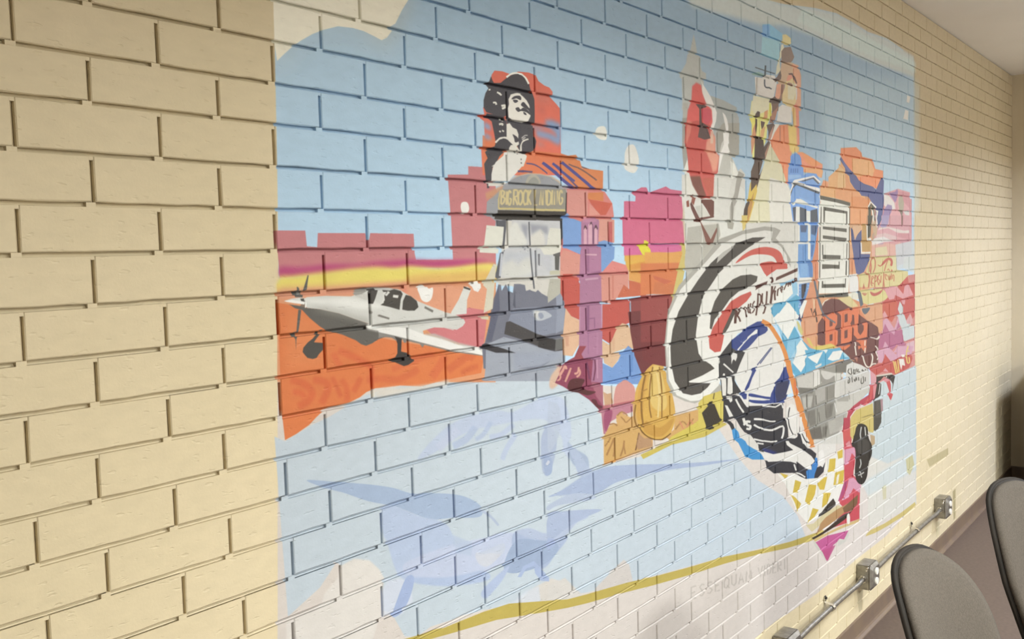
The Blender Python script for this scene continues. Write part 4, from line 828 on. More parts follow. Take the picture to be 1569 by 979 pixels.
1 1 0 173 110 85 3668 1497 3664 1491 3659 1482 3657 1472 3659 1458 3663 1444 3667 1433 3681 1433 3678 1443 3673 1458 3671 1471 3674 1481 3678 1490 3682 1496
1 1 0 174 110 85 3724 1480 3716 1484 3704 1489 3686 1491 3680 1486 3680 1477 3684 1470 3693 1466 3706 1463 3714 1461 3720 1465 3713 1466 3703 1468 3697 1471 3695 1477 3695 1485 3696 1488 3693 1487 3703 1482 3711 1478
1 1 0 173 110 85 3726 1482 3727 1476 3729 1468 3732 1462 3745 1459 3756 1461 3762 1464 3765 1469 3767 1476 3768 1481 3754 1481 3753 1477 3751 1470 3748 1466 3744 1464 3743 1463 3746 1463 3743 1468 3742 1476 3741 1482
1 0 0 174 110 85 3770 1491 3764 1461 3779 1461 3785 1490
1 1 0 174 110 85 3801 1463 3800 1468 3800 1475 3801 1479 3804 1480 3807 1480 3809 1479 3811 1472 3810 1461 3809 1453 3823 1452 3824 1460 3825 1471 3824 1479 3813 1484 3797 1484 3787 1481 3785 1475 3786 1469 3787 1464
1 0 0 166 92 82 3376 1440 3392 1463 3407 1439
1 1 0 172 101 83 3449 1497 3452 1490 3457 1480 3459 1470 3455 1460 3448 1449 3442 1441 3456 1440 3461 1447 3469 1459 3473 1470 3471 1480 3466 1490 3463 1497
1 1 0 172 101 83 3497 1476 3491 1472 3484 1466 3480 1459 3484 1453 3491 1448 3497 1444 3509 1446 3504 1449 3497 1454 3494 1459 3498 1464 3505 1470 3510 1474
1 1 0 172 101 83 3535 1481 3529 1447 3543 1447 3549 1480
1 1 0 172 101 83 3579 1487 3575 1482 3569 1474 3568 1466 3574 1458 3583 1449 3590 1444 3604 1445 3597 1451 3587 1458 3582 1466 3584 1473 3589 1480 3593 1485
1 1 0 172 101 83 3659 1491 3657 1481 3655 1468 3652 1456 3650 1446 3648 1438 3646 1432 3661 1431 3662 1437 3665 1446 3667 1455 3669 1467 3672 1481 3673 1490
1 0 0 190 182 129 3330 1436 3631 1429 3735 1403 3711 1380 3618 1371 3380 1371 3339 1403
1 0 1 165 85 80 3476 1423 3541 1414 3630 1422 3659 1428 3619 1409 3540 1401 3491 1408
1 0 1 172 121 97 3370 1423 3433 1418 3449 1422 3412 1409 3381 1414
1 1 0 172 121 96 3670 1423 3680 1417 3693 1410 3705 1403 3715 1399 3724 1396 3730 1395 3740 1398 3734 1399 3726 1402 3717 1405 3705 1412 3692 1419 3683 1424
1 0 0 172 79 77 3932 1441 4037 1471 4050 1437 4145 1440 4158 1379 4150 1322 4143 1299 4150 1276 4115 1263 4075 1296 4008 1263 3956 1304 3733 1290 3640 1324 3629 1363 3711 1383 3831 1395 3882 1429
1 0 0 192 141 146 3676 1424 3771 1433 3857 1430 3957 1391 3984 1424 4050 1431 4130 1376 4009 1371 3957 1367 3881 1382 3831 1391 3819 1374 3746 1374 3711 1397
1 0 0 173 80 78 3888 1429 3984 1428 3964 1390
1 0 0 165 69 67 4076 1421 4151 1425 4155 1383 4090 1401
1 0 0 177 185 185 3874 1324 3906 1358 3957 1330 3956 1304 3905 1300
1 1 0 191 140 145 3931 1361 3996 1361 3983 1339 3944 1345
1 0 0 174 85 71 3641 1363 3868 1364 3830 1294 3781 1272 3686 1300 3652 1334
1 0 0 189 139 144 3652 1317 3675 1329 3721 1301 3663 1300
1 0 0 175 183 183 3867 1299 3969 1299 4008 1263 4088 1242 4034 1220 4007 1170 3968 1173 3942 1227 3892 1264
1 1 0 188 147 149 4008 1263 4075 1289 4115 1263 4115 1240 4021 1247
1 0 0 184 143 160 3651 1289 3710 1295 3817 1241 3880 1287 3917 1240 3866 1230 3639 1234
1 0 0 157 92 121 3656 1250 3680 1273 3732 1240 3744 1232 3644 1233
1 0 0 157 92 121 3854 1234 3879 1265 3917 1240
1 0 0 156 92 121 3593 1234 3942 1227 3968 1166 4007 1155 3954 1134 3865 1164 3791 1146 3707 1164 3570 1170 3537 1198 3593 1217
1 0 0 183 142 159 3649 1170 3679 1195 3731 1166
1 1 0 184 142 160 3768 1230 3829 1227 3817 1212
1 0 0 175 184 186 3942 1227 4142 1231 4149 1173 3981 1168
1 2 0 188 158 165 4007 1155 4142 1158 4148 1107 4033 1111
1 0 0 183 141 159 3558 1158 3731 1162 3803 1134
1 0 0 183 141 159 3803 1134 3878 1159 3980 1117
1 1 0 182 120 81 3339 1370 3630 1367 3646 1296 3462 1295 3399 1313 3318 1326 3277 1322 3278 1367
1 2 0 197 145 82 1595 1615 1818 1611 1817 1581 1781 1570 1702 1583 1594 1581
1 2 0 187 111 73 1573 1586 1817 1583 1792 1553 1778 1493 1633 1503 1569 1503
.8 3 0 175 105 73 1645 1537 1779 1520 1772 1499 1633 1505
1 0 0 174 94 71 1635 1553 1745 1533 1699 1527 1645 1542
1 0 0 133 64 64 1569 1503 1755 1497 1735 1432 1567 1436
1 0 0 116 53 56 1567 1436 1718 1433 1726 1364 1564 1378
1 0 0 100 44 48 1564 1381 1704 1371 1707 1300 1603 1322 1573 1335
1 1 0 182 168 106 1781 1573 1819 1631 1823 1575 1803 1531 1754 1477 1723 1430 1743 1494
1 0 0 201 201 197 1822 1698 2107 1695 2678 1708 2662 1497 2648 1336 2369 1371 2123 1352 2036 1263 1927 1216 1732 1219 1727 1385 1766 1482 1828 1547
1 1 0 167 166 160 1839 1681 1933 1688 1916 1578 1828 1541 1817 1581
.8 2 0 158 157 150 1933 1688 2079 1695 2036 1647 1929 1589
1 0 0 116 75 67 1890 1716 1920 1699 1983 1647 2024 1682 2031 1677 1996 1635 1976 1630 1950 1641 1920 1693
1 0 0 207 209 206 2038 1700 2209 1702 2208 1671 2050 1653
.9 0 0 151 150 142 2094 1707 2150 1708 2135 1677 2100 1680
1 0 0 202 184 112 2202 1721 2247 1722 2231 1684 2208 1671
1 0 0 154 153 148 1802 1193 1732 1219 1699 1262 1693 1367 1713 1452 1779 1520 1929 1589 2036 1647 2208 1674 2379 1688 2462 1685 2514 1676 2470 1649 2530 1625 2600 1576 2599 1548 2512 1618 2427 1632 2378 1652 2192 1646 2035 1617 1914 1549 1801 1480 1740 1407 1731 1330 1745 1262 1826 1206 1926 1193 2020 1222 2047 1195 1926 1181 1862 1178
1 0 0 203 203 200 1838 1188 1755 1216 1711 1266 1701 1360 1718 1441 1790 1509 1941 1578 2063 1635 2207 1662 2379 1675 2445 1672 2436 1642 2512 1622 2564 1590 2581 1549 2664 1543 2662 1497 2372 1463 2152 1350 2063 1260 2020 1210 1952 1189 1888 1183
1 0 0 66 63 61 2386 1653 2283 1652 2177 1637 2062 1608 1980 1577 1901 1533 1832 1490 1776 1448 1739 1401 1724 1353 1726 1308 1745 1256 1791 1217 1845 1204 1901 1202 1947 1214 1967 1223 1834 1242 1828 1246 1916 1253 1995 1264 1969 1279 1918 1299 1893 1319 1884 1349 1876 1373 1890 1418 1911 1457 1931 1485 1978 1512 2033 1546 2132 1585 2251 1621
1 0 0 68 65 62 2264 1535 2318 1527 2309 1511 2247 1494 2172 1485 2106 1464 2056 1436 2000 1410 1979 1382 1966 1386 1975 1430 2002 1464 2051 1497 2129 1524 2188 1534
1 0 1 182 83 76 2153 1573 2205 1596 2282 1614 2377 1621 2460 1615 2511 1601 2537 1577 2572 1546 2510 1554 2441 1546 2391 1528 2351 1552 2343 1568 2425 1573 2476 1568 2442 1589 2360 1597 2266 1595
1 0 0 181 82 75 2351 1568 2442 1569 2572 1563 2566 1544 2475 1545 2390 1524
1 0 0 172 77 71 2041 1419 2113 1457 2186 1472 2262 1481 2269 1471 2230 1451 2155 1430 2111 1402 2067 1369 2052 1334 2037 1311 1997 1312 1964 1327 1959 1354 1986 1387
1 0 0 67 64 61 2126 1432 2162 1436 2096 1379 2060 1358 2053 1370
.7 1 0 205 204 201 2035 1605 2148 1637 2133 1619 2020 1576
1 0 0 198 204 208 2649 1500 2698 1492 2664 1439 2647 1437
1 0 0 97 136 188 2673 1487 2779 1489 2765 1459 2730 1426 2695 1363 2662 1366 2672 1429
1 0 0 54 52 61 2698 1485 2749 1487 2735 1457 2713 1433 2697 1437
1 1 0 47 55 95 2688 1433 2739 1433 2721 1405 2707 1365 2690 1351 2662 1369 2696 1406
1 0 0 133 168 204 2674 1473 2690 1473 2689 1477 2672 1478
1 0 0 133 167 204 2672 1464 2688 1463 2687 1468 2671 1468
1 0 0 133 167 204 2669 1451 2685 1451 2684 1456 2668 1456
1 0 0 134 168 205 2758 1475 2775 1476 2772 1481 2755 1480
1 0 0 133 168 204 2753 1466 2771 1467 2768 1471 2751 1471
1 0 0 132 166 203 2672 1415 2693 1415 2691 1420 2670 1420
1 0 0 132 166 202 2672 1405 2693 1405 2691 1410 2670 1410
1 0 0 131 165 202 2672 1393 2692 1393 2690 1398 2670 1398
1 0 0 131 165 202 2671 1381 2692 1381 2690 1386 2669 1386
1 0 0 190 131 101 2783 1486 2853 1483 2860 1432 2904 1384 2886 1369 2848 1305 2848 1295 2718 1299 2711 1365 2738 1429
.8 3 0 189 144 116 2720 1362 2841 1366 2839 1302 2735 1304
1 0 0 197 166 137 2807 1431 2829 1433 2828 1386 2811 1390
1 1 0 67 50 46 2782 1394 2807 1365 2822 1394 2841 1340 2856 1340 2835 1396 2804 1371 2796 1395
1 1 0 67 50 46 2814 1376 2841 1383 2833 1387 2806 1379
1 0 0 84 93 105 2817 1490 2823 1478 2833 1461 2842 1445 2851 1432 2860 1421 2868 1411 2875 1401 2881 1391 2885 1385 2905 1385 2901 1392 2895 1401 2888 1412 2879 1422 2870 1433 2862 1445 2852 1461 2843 1479 2836 1491
1 0 0 204 199 188 2905 1404 2933 1415 2980 1421 2942 1408 2914 1393
1 0 0 191 132 98 2952 1424 3027 1423 3218 1410 3446 1369 3444 1289 3238 1360 3156 1393
1 2 0 191 178 134 3066 1416 3218 1417 3324 1369 3207 1372
1 0 0 190 120 88 3207 1369 3346 1371 3445 1365 3444 1296 3368 1323 3217 1341
1 0 0 95 56 56 2850 1258 2857 1332 2907 1356 2892 1385 2933 1411 3006 1419 3090 1411 3194 1379 3239 1370 3341 1333 3418 1309 3518 1289 3579 1265 3600 1231 3589 1194 3577 1111 3414 1097 3243 1152 3208 1180 3120 1219 2985 1248 2905 1246
1 0 0 189 142 111 3341 1358 3459 1369 3645 1365 3647 1247 3589 1239 3579 1265 3477 1295 3428 1305
1 0 0 193 107 76 2899 1354 3029 1364 3068 1350 3064 1317 3036 1304 3073 1289 3069 1241 3043 1233 2933 1244 2936 1338
1 0 0 95 57 57 2981 1336 3014 1337 3013 1314 2980 1313
1 0 0 95 56 56 2980 1282 3013 1283 3012 1258 2979 1257
1 0 0 193 107 76 3075 1362 3203 1371 3244 1356 3238 1319 3218 1307 3246 1291 3233 1238 3200 1234 3108 1236 3111 1346
1 0 0 96 57 57 3151 1348 3188 1350 3187 1318 3150 1316
1 0 0 95 56 56 3149 1284 3187 1286 3186 1254 3149 1253
1 0 0 194 108 76 3239 1360 3326 1365 3317 1301 3272 1300 3266 1338 3244 1342
1 0 0 192 107 76 3238 1300 3312 1301 3313 1266 3343 1250 3374 1261 3375 1296 3441 1298 3428 1236 3309 1237 3260 1259 3265 1282
1 0 0 191 106 75 3286 1235 3426 1224 3419 1189 3384 1186 3338 1215
1 0 0 186 99 59 3085 1223 3209 1225 3219 1218 3158 1202 3120 1208
1 0 0 90 99 110 2840 1443 2851 1427 2868 1405 2885 1385 2902 1372 2919 1362 2942 1352 2975 1340 3013 1329 3041 1321 3050 1325 3022 1333 2985 1344 2953 1355 2932 1365 2915 1374 2900 1386 2882 1405 2866 1428 2855 1444
1 2 0 187 171 94 2812 1253 2905 1249 2993 1248 3068 1229 2985 1226 2842 1233 2767 1268 2738 1293 2768 1287
.9 2 0 181 173 108 2645 1364 2669 1353 2710 1316 2693 1302 2661 1329
1 0 0 198 193 183 3271 1228 3274 1219 3278 1207 3281 1195 3282 1186 3281 1177 3280 1171 3294 1169 3295 1175 3296 1184 3295 1194 3292 1206 3288 1218 3285 1227
1 0 0 198 193 183 3399 1224 3397 1214 3395 1201 3392 1188 3388 1179 3382 1171 3381 1160 3386 1146 3396 1130 3403 1118 3415 1118 3408 1129 3398 1145 3393 1159 3395 1169 3400 1177 3405 1187 3408 1200 3410 1213 3411 1223
1 1 0 174 145 111 3131 1213 3192 1194 3234 1168 3298 1151 3255 1152 3192 1173
1 0 0 83 92 103 3310 1434 3350 1430 3370 1401 3385 1374 3349 1366 3324 1404
1 0 1 82 91 102 3369 1358 3411 1357 3469 1356 3463 1346 3431 1335 3400 1333 3374 1345
1 0 0 96 57 56 3323 1325 3410 1303 3378 1295 3322 1302
1 0 0 95 56 56 3441 1294 3484 1287 3538 1276 3582 1245 3593 1231 3548 1210 3526 1188 3536 1160 3407 1173 3429 1231
1 0 0 95 56 56 3317 1293 3388 1288 3388 1268 3357 1254 3326 1266
1 0 1 200 194 184 3483 1233 3526 1224 3565 1219 3593 1227 3604 1219 3570 1212 3515 1222 3488 1227
1 0 0 82 149 182 2419 1418 2502 1440 2601 1434 2690 1395 2628 1343 2687 1293 2780 1250 2844 1238 3088 1221 3200 1178 2876 1169 2638 1162 2594 1189 2552 1255 2498 1331 2445 1384
1 0 0 208 210 208 2431 1380 2558 1423 2674 1374 2568 1301 2512 1336
1 0 0 205 206 204 2581 1230 2695 1287 2787 1226 2684 1173
1 0 0 205 206 203 2747 1230 2878 1235 2963 1227 2910 1202 2827 1184 2779 1203
1 0 0 204 205 202 2962 1190 3015 1215 3143 1209 3087 1177 3014 1179
1 0 0 209 211 208 2675 1396 2722 1428 2753 1426 2689 1361
1 0 0 131 175 200 2445 1384 2512 1336 2554 1294 2498 1331
.8 0 0 130 174 199 2687 1293 2568 1301 2552 1255 2594 1201 2687 1287
1 0 0 84 152 186 2492 1429 2636 1456 2683 1440 2653 1386 2423 1401 2440 1426
1 0 0 209 211 209 2491 1396 2571 1432 2653 1386
1 2 0 136 179 206 2511 1496 2657 1511 2664 1455 2562 1432 2475 1450
1 0 0 211 213 210 2493 1483 2601 1499 2618 1457 2545 1433 2440 1432
1 0 0 82 148 180 2725 1249 2919 1227 2955 1204 2927 1190 2900 1200 2863 1184 2732 1192 2716 1219
1 0 0 205 206 203 2750 1221 2909 1226 2845 1186 2792 1204
1 0 0 204 205 202 2955 1191 3003 1209 3111 1208 3070 1179
1 0 0 82 148 179 3013 1225 3101 1223 3111 1215 3022 1220
1 1 0 81 147 178 3090 1176 3121 1201 3192 1176 3213 1167
1 1 0 150 184 197 3121 1204 3192 1187 3223 1170 3151 1180
1 0 0 205 207 204 2643 1269 2693 1292 2733 1233 2658 1231
1 0 0 205 206 204 2641 1229 2750 1228 2698 1196 2641 1202
1 0 0 198 197 195 2031 1291 2051 1304 2111 1338 2200 1359 2302 1378 2346 1381 2407 1368 2469 1322 2533 1265 2573 1196 2578 1144 2430 1093 2214 1130 2133 1217 2042 1234
1 0 0 39 57 117 2114 1338 2200 1359 2229 1369 2309 1381 2346 1380 2365 1368 2391 1356 2395 1347 2375 1339 2315 1332 2278 1317 2241 1304 2209 1297 2150 1302 2113 1315
1 0 0 202 203 201 2182 1327 2221 1334 2301 1357 2312 1355 2308 1343 2264 1339 2228 1328 2185 1311 2164 1301 2154 1305 2199 1321
.9 0 0 38 56 117 2185 1328 2242 1346 2228 1331 2192 1322
1 0 0 49 49 53 2028 1297 2057 1311 2104 1333 2114 1338 2117 1314 2150 1302 2205 1297 2212 1290 2190 1272 2169 1254 2148 1233 2131 1229 2074 1233 2029 1232 2023 1258 2031 1280
1 0 0 197 196 194 2109 1291 2130 1301 2153 1293 2153 1282 2142 1270 2129 1278 2119 1274 2112 1263 2112 1283
1 0 0 196 195 193 2052 1270 2120 1236 2128 1238 2060 1273
1 0 0 48 48 52 2013 1234 2042 1239 2068 1236 2134 1226 2133 1211 2146 1198 2180 1170 2159 1167 2122 1169 2072 1170 2040 1177 2032 1229
1 0 0 195 194 191 2038 1231 2071 1227 2073 1196 2069 1170 2046 1176
1 0 0 195 194 191 2084 1229 2110 1226 2119 1201 2118 1175 2098 1172 2079 1178
1 0 0 196 195 192 2055 1243 2065 1240 2064 1234 2048 1237
1 0 0 38 55 115 2260 1235 2304 1236 2300 1227 2266 1204 2240 1177 2215 1167 2204 1173 2230 1193 2256 1214 2267 1228
1 0 0 51 60 104 2307 1239 2423 1286 2417 1288 2301 1242
1 0 0 51 60 104 2330 1241 2431 1284 2425 1286 2324 1244
1 0 0 38 55 114 2173 1168 2208 1168 2222 1156 2218 1141 2196 1144 2179 1155
1 0 1 38 56 116 2236 1155 2257 1154 2323 1139 2399 1122 2399 1116 2323 1131 2243 1147
1 0 0 38 56 117 2548 1209 2579 1170 2578 1144 2562 1113 2527 1086 2414 1101 2399 1107 2415 1133 2456 1159 2448 1166 2489 1177 2531 1208
.9 4 0 38 43 71 2464 1164 2571 1158 2544 1103 2462 1095 2447 1132
1 0 1 38 56 116 2235 1137 2271 1131 2353 1118 2415 1111 2414 1100 2322 1113 2242 1127
1 0 0 200 199 196 2578 1147 2545 1112 2577 1108
1 0 0 192 124 64 2341 1374 2351 1372 2363 1369 2375 1366 2386 1362 2398 1357 2409 1351 2421 1343 2434 1334 2446 1325 2458 1316 2470 1308 2481 1299 2493 1288 2505 1276 2516 1264 2524 1254 2532 1243 2539 1231 2547 1214 2555 1196 2561 1184 2597 1182 2591 1195 2583 1213 2575 1230 2567 1243 2559 1255 2550 1266 2538 1279 2525 1291 2513 1302 2500 1312 2488 1321 2476 1330 2463 1339 2450 1349 2436 1357 2422 1365 2408 1371 2393 1376 2377 1380 2362 1384 2352 1386
1 0 0 40 41 49 2037 1176 2114 1168 2158 1164 2216 1123 2239 1116 2341 1103 2517 1086 2513 956 2453 939 2385 934 2320 956 2244 1022 2198 1039 2169 1060 2133 1094 2048 1098 2043 1138
1 0 0 40 40 48 2023 1171 2086 1160 2092 1140 2119 1099 2048 1095 2043 1132
1 0 0 195 194 191 2060 1145 2078 1141 2119 1102 2091 1103 2074 1125
1 0 0 195 194 192 2068 1171 2111 1166 2114 1150 2099 1147 2086 1160
1 0 0 196 195 192 2133 1152 2139 1145 2148 1136 2158 1126 2170 1117 2182 1107 2191 1101 2202 1102 2194 1109 2181 1118 2170 1128 2160 1137 2151 1146 2145 1153
1 0 0 196 195 193 2142 1165 2148 1163 2157 1161 2167 1156 2181 1146 2197 1132 2211 1122 2219 1116 2233 1113 2238 1117 2240 1127 2240 1141 2240 1151 2226 1153 2226 1143 2226 1129 2225 1120 2225 1119 2229 1119 2222 1124 2209 1134 2193 1147 2178 1159 2164 1165 2152 1168 2145 1170
1 0 0 197 196 194 2225 1153 2231 1119 2341 1103 2407 1102 2278 1120 2240 1131
1 0 1 38 56 116 2236 1152 2256 1154 2342 1134 2408 1122 2425 1113 2342 1128 2256 1144
1 0 1 38 56 116 2236 1133 2263 1132 2342 1119 2391 1114 2391 1103 2278 1120
1 0 0 199 198 195 2341 1100 2450 1080 2501 1084 2510 1069 2524 1069 2503 1090 2449 1085 2342 1106
1 0 0 198 196 194 2272 1066 2288 1063 2311 1059 2339 1054 2375 1046 2417 1037 2446 1031 2449 1038 2419 1044 2378 1053 2341 1060 2313 1066 2289 1070 2273 1072
1 0 0 198 197 195 2267 1049 2279 1044 2297 1037 2320 1029 2351 1021 2386 1013 2422 1007 2458 1003 2493 1001 2517 1000 2512 1008 2488 1009 2455 1011 2421 1014 2388 1020 2354 1027 2325 1034 2304 1041 2288 1048 2276 1053
1 0 0 197 196 194 2269 1002 2287 997 2313 990 2345 982 2385 974 2430 966 2463 960 2463 966 2431 971 2386 980 2347 987 2316 995 2290 1002 2272 1007
1 0 0 197 196 194 2296 984 2310 981 2331 976 2353 971 2377 967 2402 963 2420 960 2420 965 2402 968 2377 972 2354 976 2333 980 2313 985 2298 989
1 0 0 196 195 192 2183 1085 2186 1079 2191 1070 2193 1065 2204 1067 2205 1067 2203 1068 2188 1065 2191 1063 2199 1059 2213 1063 2210 1069 2205 1078 2202 1084
1 0 0 196 195 193 2247 1067 2238 1070 2224 1073 2209 1074 2205 1068 2208 1062 2215 1056 2227 1052 2236 1050 2237 1050 2236 1050 2233 1047 2232 1047 2230 1047 2223 1049 2217 1051 2211 1045 2218 1043 2228 1040 2241 1038 2250 1041 2254 1045 2253 1052 2241 1056 2232 1058 2228 1059 2225 1062 2223 1066 2220 1066 2222 1065 2234 1063 2243 1060
1 0 0 40 41 48 2052 1100 2090 1094 2118 1077 2129 1060 2110 1057 2090 1079
1 0 0 189 186 182 2126 1089 2154 1062 2198 1036 2244 1023 2305 979 2308 962 2273 968 2220 994 2175 1021 2139 1055
1 0 0 54 126 180 2107 1061 2129 1063 2154 1047 2164 1029 2205 1009 2220 994 2273 971 2320 954 2352 922 2256 940 2199 962 2153 1012 2117 1032
1 0 0 40 41 49 2352 920 2401 904 2511 886 2510 845 2468 857 2434 859 2376 892 2384 897
1 0 0 197 196 194 2304 959 2385 937 2512 911 2511 886 2401 906 2352 930
1 0 0 40 41 49 2350 1062 2527 1034 2555 1013 2561 956 2642 948 2658 963 2703 943 2733 894 2781 877 2829 853 2812 824 2779 803 2878 799 2921 803 2903 770 2810 755 2730 772 2616 824 2493 849 2431 859 2371 890 2359 916 2495 907 2347 948
.8 6 0 33 47 115 2347 961 2400 946 2467 923 2426 925 2347 948
1 0 0 198 196 193 2347 950 2426 926 2524 915 2604 908 2546 936 2535 952 2561 948 2575 937 2694 893 2780 853 2812 830 2779 818 2779 803 2747 810 2647 850 2580 871 2501 888 2385 908 2346 929
1 0 0 199 197 194 2541 1032 2659 1014 2658 960 2627 958 2642 948 2620 946 2575 955 2572 974 2555 996
1 0 0 41 41 49 2558 1024 2559 1017 2561 1007 2565 997 2574 986 2585 975 2593 967 2602 967 2594 975 2583 986 2574 997 2570 1006 2569 1016 2568 1023
1 0 0 41 41 49 2599 962 2629 961 2626 965 2596 966
1 0 0 199 198 195 2658 963 2704 952 2750 921 2781 892 2733 894 2703 914 2688 940
1 0 0 41 42 49 2689 948 2697 940 2708 928 2721 918 2736 912 2750 907 2760 905 2764 909 2754 912 2742 915 2732 920 2721 929 2710 940 2702 948
1 0 0 41 41 49 2628 859 2642 851 2662 841 2681 832 2695 826 2708 820 2716 817 2723 819 2715 823 2703 828 2689 835 2671 844 2650 854 2636 861
1 0 0 197 196 193 2603 857 2621 831 2634 830 2616 856
1 0 0 198 197 193 2623 820 2632 818 2644 815 2658 810 2676 803 2696 794 2710 787 2719 790 2704 796 2684 806 2664 814 2648 819 2634 823 2624 825
1 0 0 198 197 195 2349 1053 2362 1049 2382 1044 2402 1039 2420 1036 2438 1033 2450 1032 2450 1036 2438 1038 2421 1040 2404 1043 2385 1048 2365 1053 2352 1057
1 0 0 198 197 195 2348 1020 2366 1016 2393 1010 2423 1005 2457 1005 2490 1006 2510 1005 2512 1001 2510 991 2507 983 2503 977 2497 972 2493 969 2508 964 2512 967 2518 972 2523 979 2527 988 2528 999 2515 1010 2485 1013 2451 1012 2420 1012 2394 1016 2369 1022 2351 1026
1 0 0 198 197 194 2347 983 2362 979 2385 974 2407 969 2428 966 2448 963 2462 962 2461 967 2447 969 2427 971 2407 974 2386 979 2364 984 2349 987
1 0 0 203 201 199 2846 853 2888 861 2913 844 2913 823 2921 806 2895 789 2870 800 2820 822 2853 822 2846 838
1 0 0 194 192 189 2781 883 2880 880 2906 885 3035 894 3034 819 2921 818 2897 856 2854 858 2829 856
1 0 0 49 111 173 2813 841 2837 837 2845 808 2811 782 2798 755 2770 756 2734 771 2723 809 2747 810 2779 803 2783 817 2812 821
1 0 0 41 41 49 2665 958 2681 959 2666 984 2662 959
1 0 0 189 121 62 2664 1021 2709 980 2761 920 2772 886 2815 881 2803 917 2748 980 2701 1023
1 0 0 202 201 197 2454 857 2534 825 2590 830 2720 781 2909 748 2909 783 2943 811 3117 815 3131 671 3058 614 2856 607 2731 615 2629 684 2533 798
1 0 0 178 156 65 2480 852 2555 828 2527 821
1 0 0 179 157 65 2618 799 2675 779 2645 747 2595 758
1 0 0 181 158 66 2750 755 2827 736 2811 705 2755 677 2710 701
1 0 0 180 157 66 2574 757 2616 737 2673 701 2636 680 2615 715
1 0 0 182 159 66 2835 740 2909 748 2942 744 2907 701 2859 712
1 0 0 182 160 67 2968 807 3037 797 3027 748 2950 760
1 0 0 182 159 66 3055 818 3117 818 3116 785 3063 789
1 0 0 183 160 67 3027 742 3133 733 3122 679 3008 697
1 0 0 182 159 66 2907 689 2982 673 2939 641 2881 637 2890 670
1 0 0 180 158 66 2786 659 2849 638 2793 617 2731 615 2762 636
.9 0 0 204 202 199 3052 727 3079 728 3060 692 3034 695
1 0 0 204 202 198 3016 678 3122 676 3076 610 2999 663
1 0 0 47 42 39 3007 646 3041 615 2938 606 2840 612 2922 633
1 0 0 131 130 124 2622 1161 2813 1164 2901 1170 3117 1168 3113 996 3079 883 2893 896 2797 913 2778 926 2673 1089
1 0 0 174 172 167 2640 1159 2804 1160 2802 1102 2656 1122
1 0 0 102 100 95 2661 1122 2821 1096 2792 1083 2664 1101
1 0 0 151 149 144 2821 1093 3031 1091 3030 1047 2937 1042 2839 1038 2830 1071
.9 1 0 118 116 110 2928 1089 3031 1087 3040 1035 2927 1040
1 0 0 193 191 187 2813 1163 2871 1163 2874 1107 2807 1103
1 0 0 178 176 172 2886 1158 3032 1130 3032 1116 2939 1113 2884 1109
1 0 1 130 128 123 2880 1148 2919 1122 2970 1114 3032 1120 3031 1102 2899 1107
1 0 0 195 193 189 3032 1130 3101 1121 3100 1100 3083 1033 3030 1036 3037 1101
1 0 0 193 192 188 2823 1179 2891 1184 2891 1175 2833 1171
1 3 0 115 112 107 2673 1089 2820 1075 2810 1029 2707 1033
.8 6 0 170 169 164 2691 1083 2801 1075 2781 1033 2707 1037
.9 4 0 103 101 96 2716 1025 2819 1020 2827 963 2770 966
1 3 0 131 130 124 2838 1017 2907 1021 2905 969 2846 967
.9 4 0 103 101 96 2937 1021 3019 1016 2997 969 2935 964
1 0 0 190 188 184 3029 1015 3060 985 3060 967 3039 973
.9 5 0 86 83 79 2760 953 2875 949 2894 900 2787 914
.9 5 0 98 95 90 2895 942 2955 939 2934 900 2894 903
.9 5 0 158 155 150 2955 954 3112 951 3111 896 2974 900
1 2 0 182 181 177 2797 909 2893 896 3111 888 3110 841 2806 894
1 1 0 68 64 61 2826 1071 2830 1036 2838 1035 2834 1070
1 1 0 67 64 61 2732 1087 2733 1040 2741 1039 2740 1086
1 0 0 189 121 63 2543 1234 2586 1229 2610 1173 2631 1157 2656 1101 2703 1044 2742 967 2792 897 2750 904 2714 961 2671 1029 2645 1042 2616 1096 2579 1163 2567 1178
.9 0 0 185 99 59 2626 1158 2639 1130 2664 1103 2629 1103 2613 1136
1 0 0 200 199 196 2583 1150 2552 1115 2603 1108 2587 1130
1 0 0 199 197 194 2589 1075 2619 1066 2640 1036 2653 1018 2652 975 2625 959 2638 947 2599 950 2569 957 2573 971 2549 1008 2537 1036 2538 1065 2568 1070
1 0 0 41 41 49 2572 1064 2567 1057 2561 1047 2558 1036 2558 1024 2560 1011 2565 998 2576 985 2589 972 2599 963 2608 963 2598 972 2585 985 2575 998 2570 1010 2567 1023 2567 1034 2571 1045 2577 1055 2581 1061
1 0 0 199 198 195 2675 1015 2689 1012 2683 960 2723 943 2759 912 2740 906 2695 914 2669 958
1 0 0 41 41 49 2682 952 2691 943 2704 930 2718 918 2733 911 2748 908 2758 905 2760 909 2751 911 2738 915 2727 920 2714 930 2701 943 2692 952
1 0 0 103 101 96 3042 1170 3215 1166 3246 1152 3172 1139 3172 1115 3042 1133
1 0 0 187 186 182 3172 1146 3246 1150 3354 1126 3445 1098 3468 1081 3467 1022 3397 998 3201 1024 3170 1042 3161 1102
1 0 0 182 181 176 3041 1127 3101 1122 3098 1025 3039 1033
1 0 0 177 175 171 3090 1094 3456 1089 3455 1023 3201 1024 3088 1029
1 0 0 192 192 188 3106 1116 3136 1119 3166 1102 3110 1105
1 0 0 173 171 165 3039 1029 3211 1023 3455 1020 3466 1004 3352 983 3242 966 3189 956 3037 965
.7 3 0 131 129 123 3059 1030 3201 1021 3190 998 3058 1016
1 3 0 150 148 142 3037 965 3179 958 3147 914 3036 905
1 1 0 74 72 66 3198 1130 3192 1127 3184 1123 3182 1117 3192 1110 3208 1104 3224 1100 3235 1102 3239 1107 3241 1110 3228 1112 3227 1109 3224 1105 3223 1104 3215 1107 3201 1112 3193 1117 3195 1120 3203 1124 3209 1127
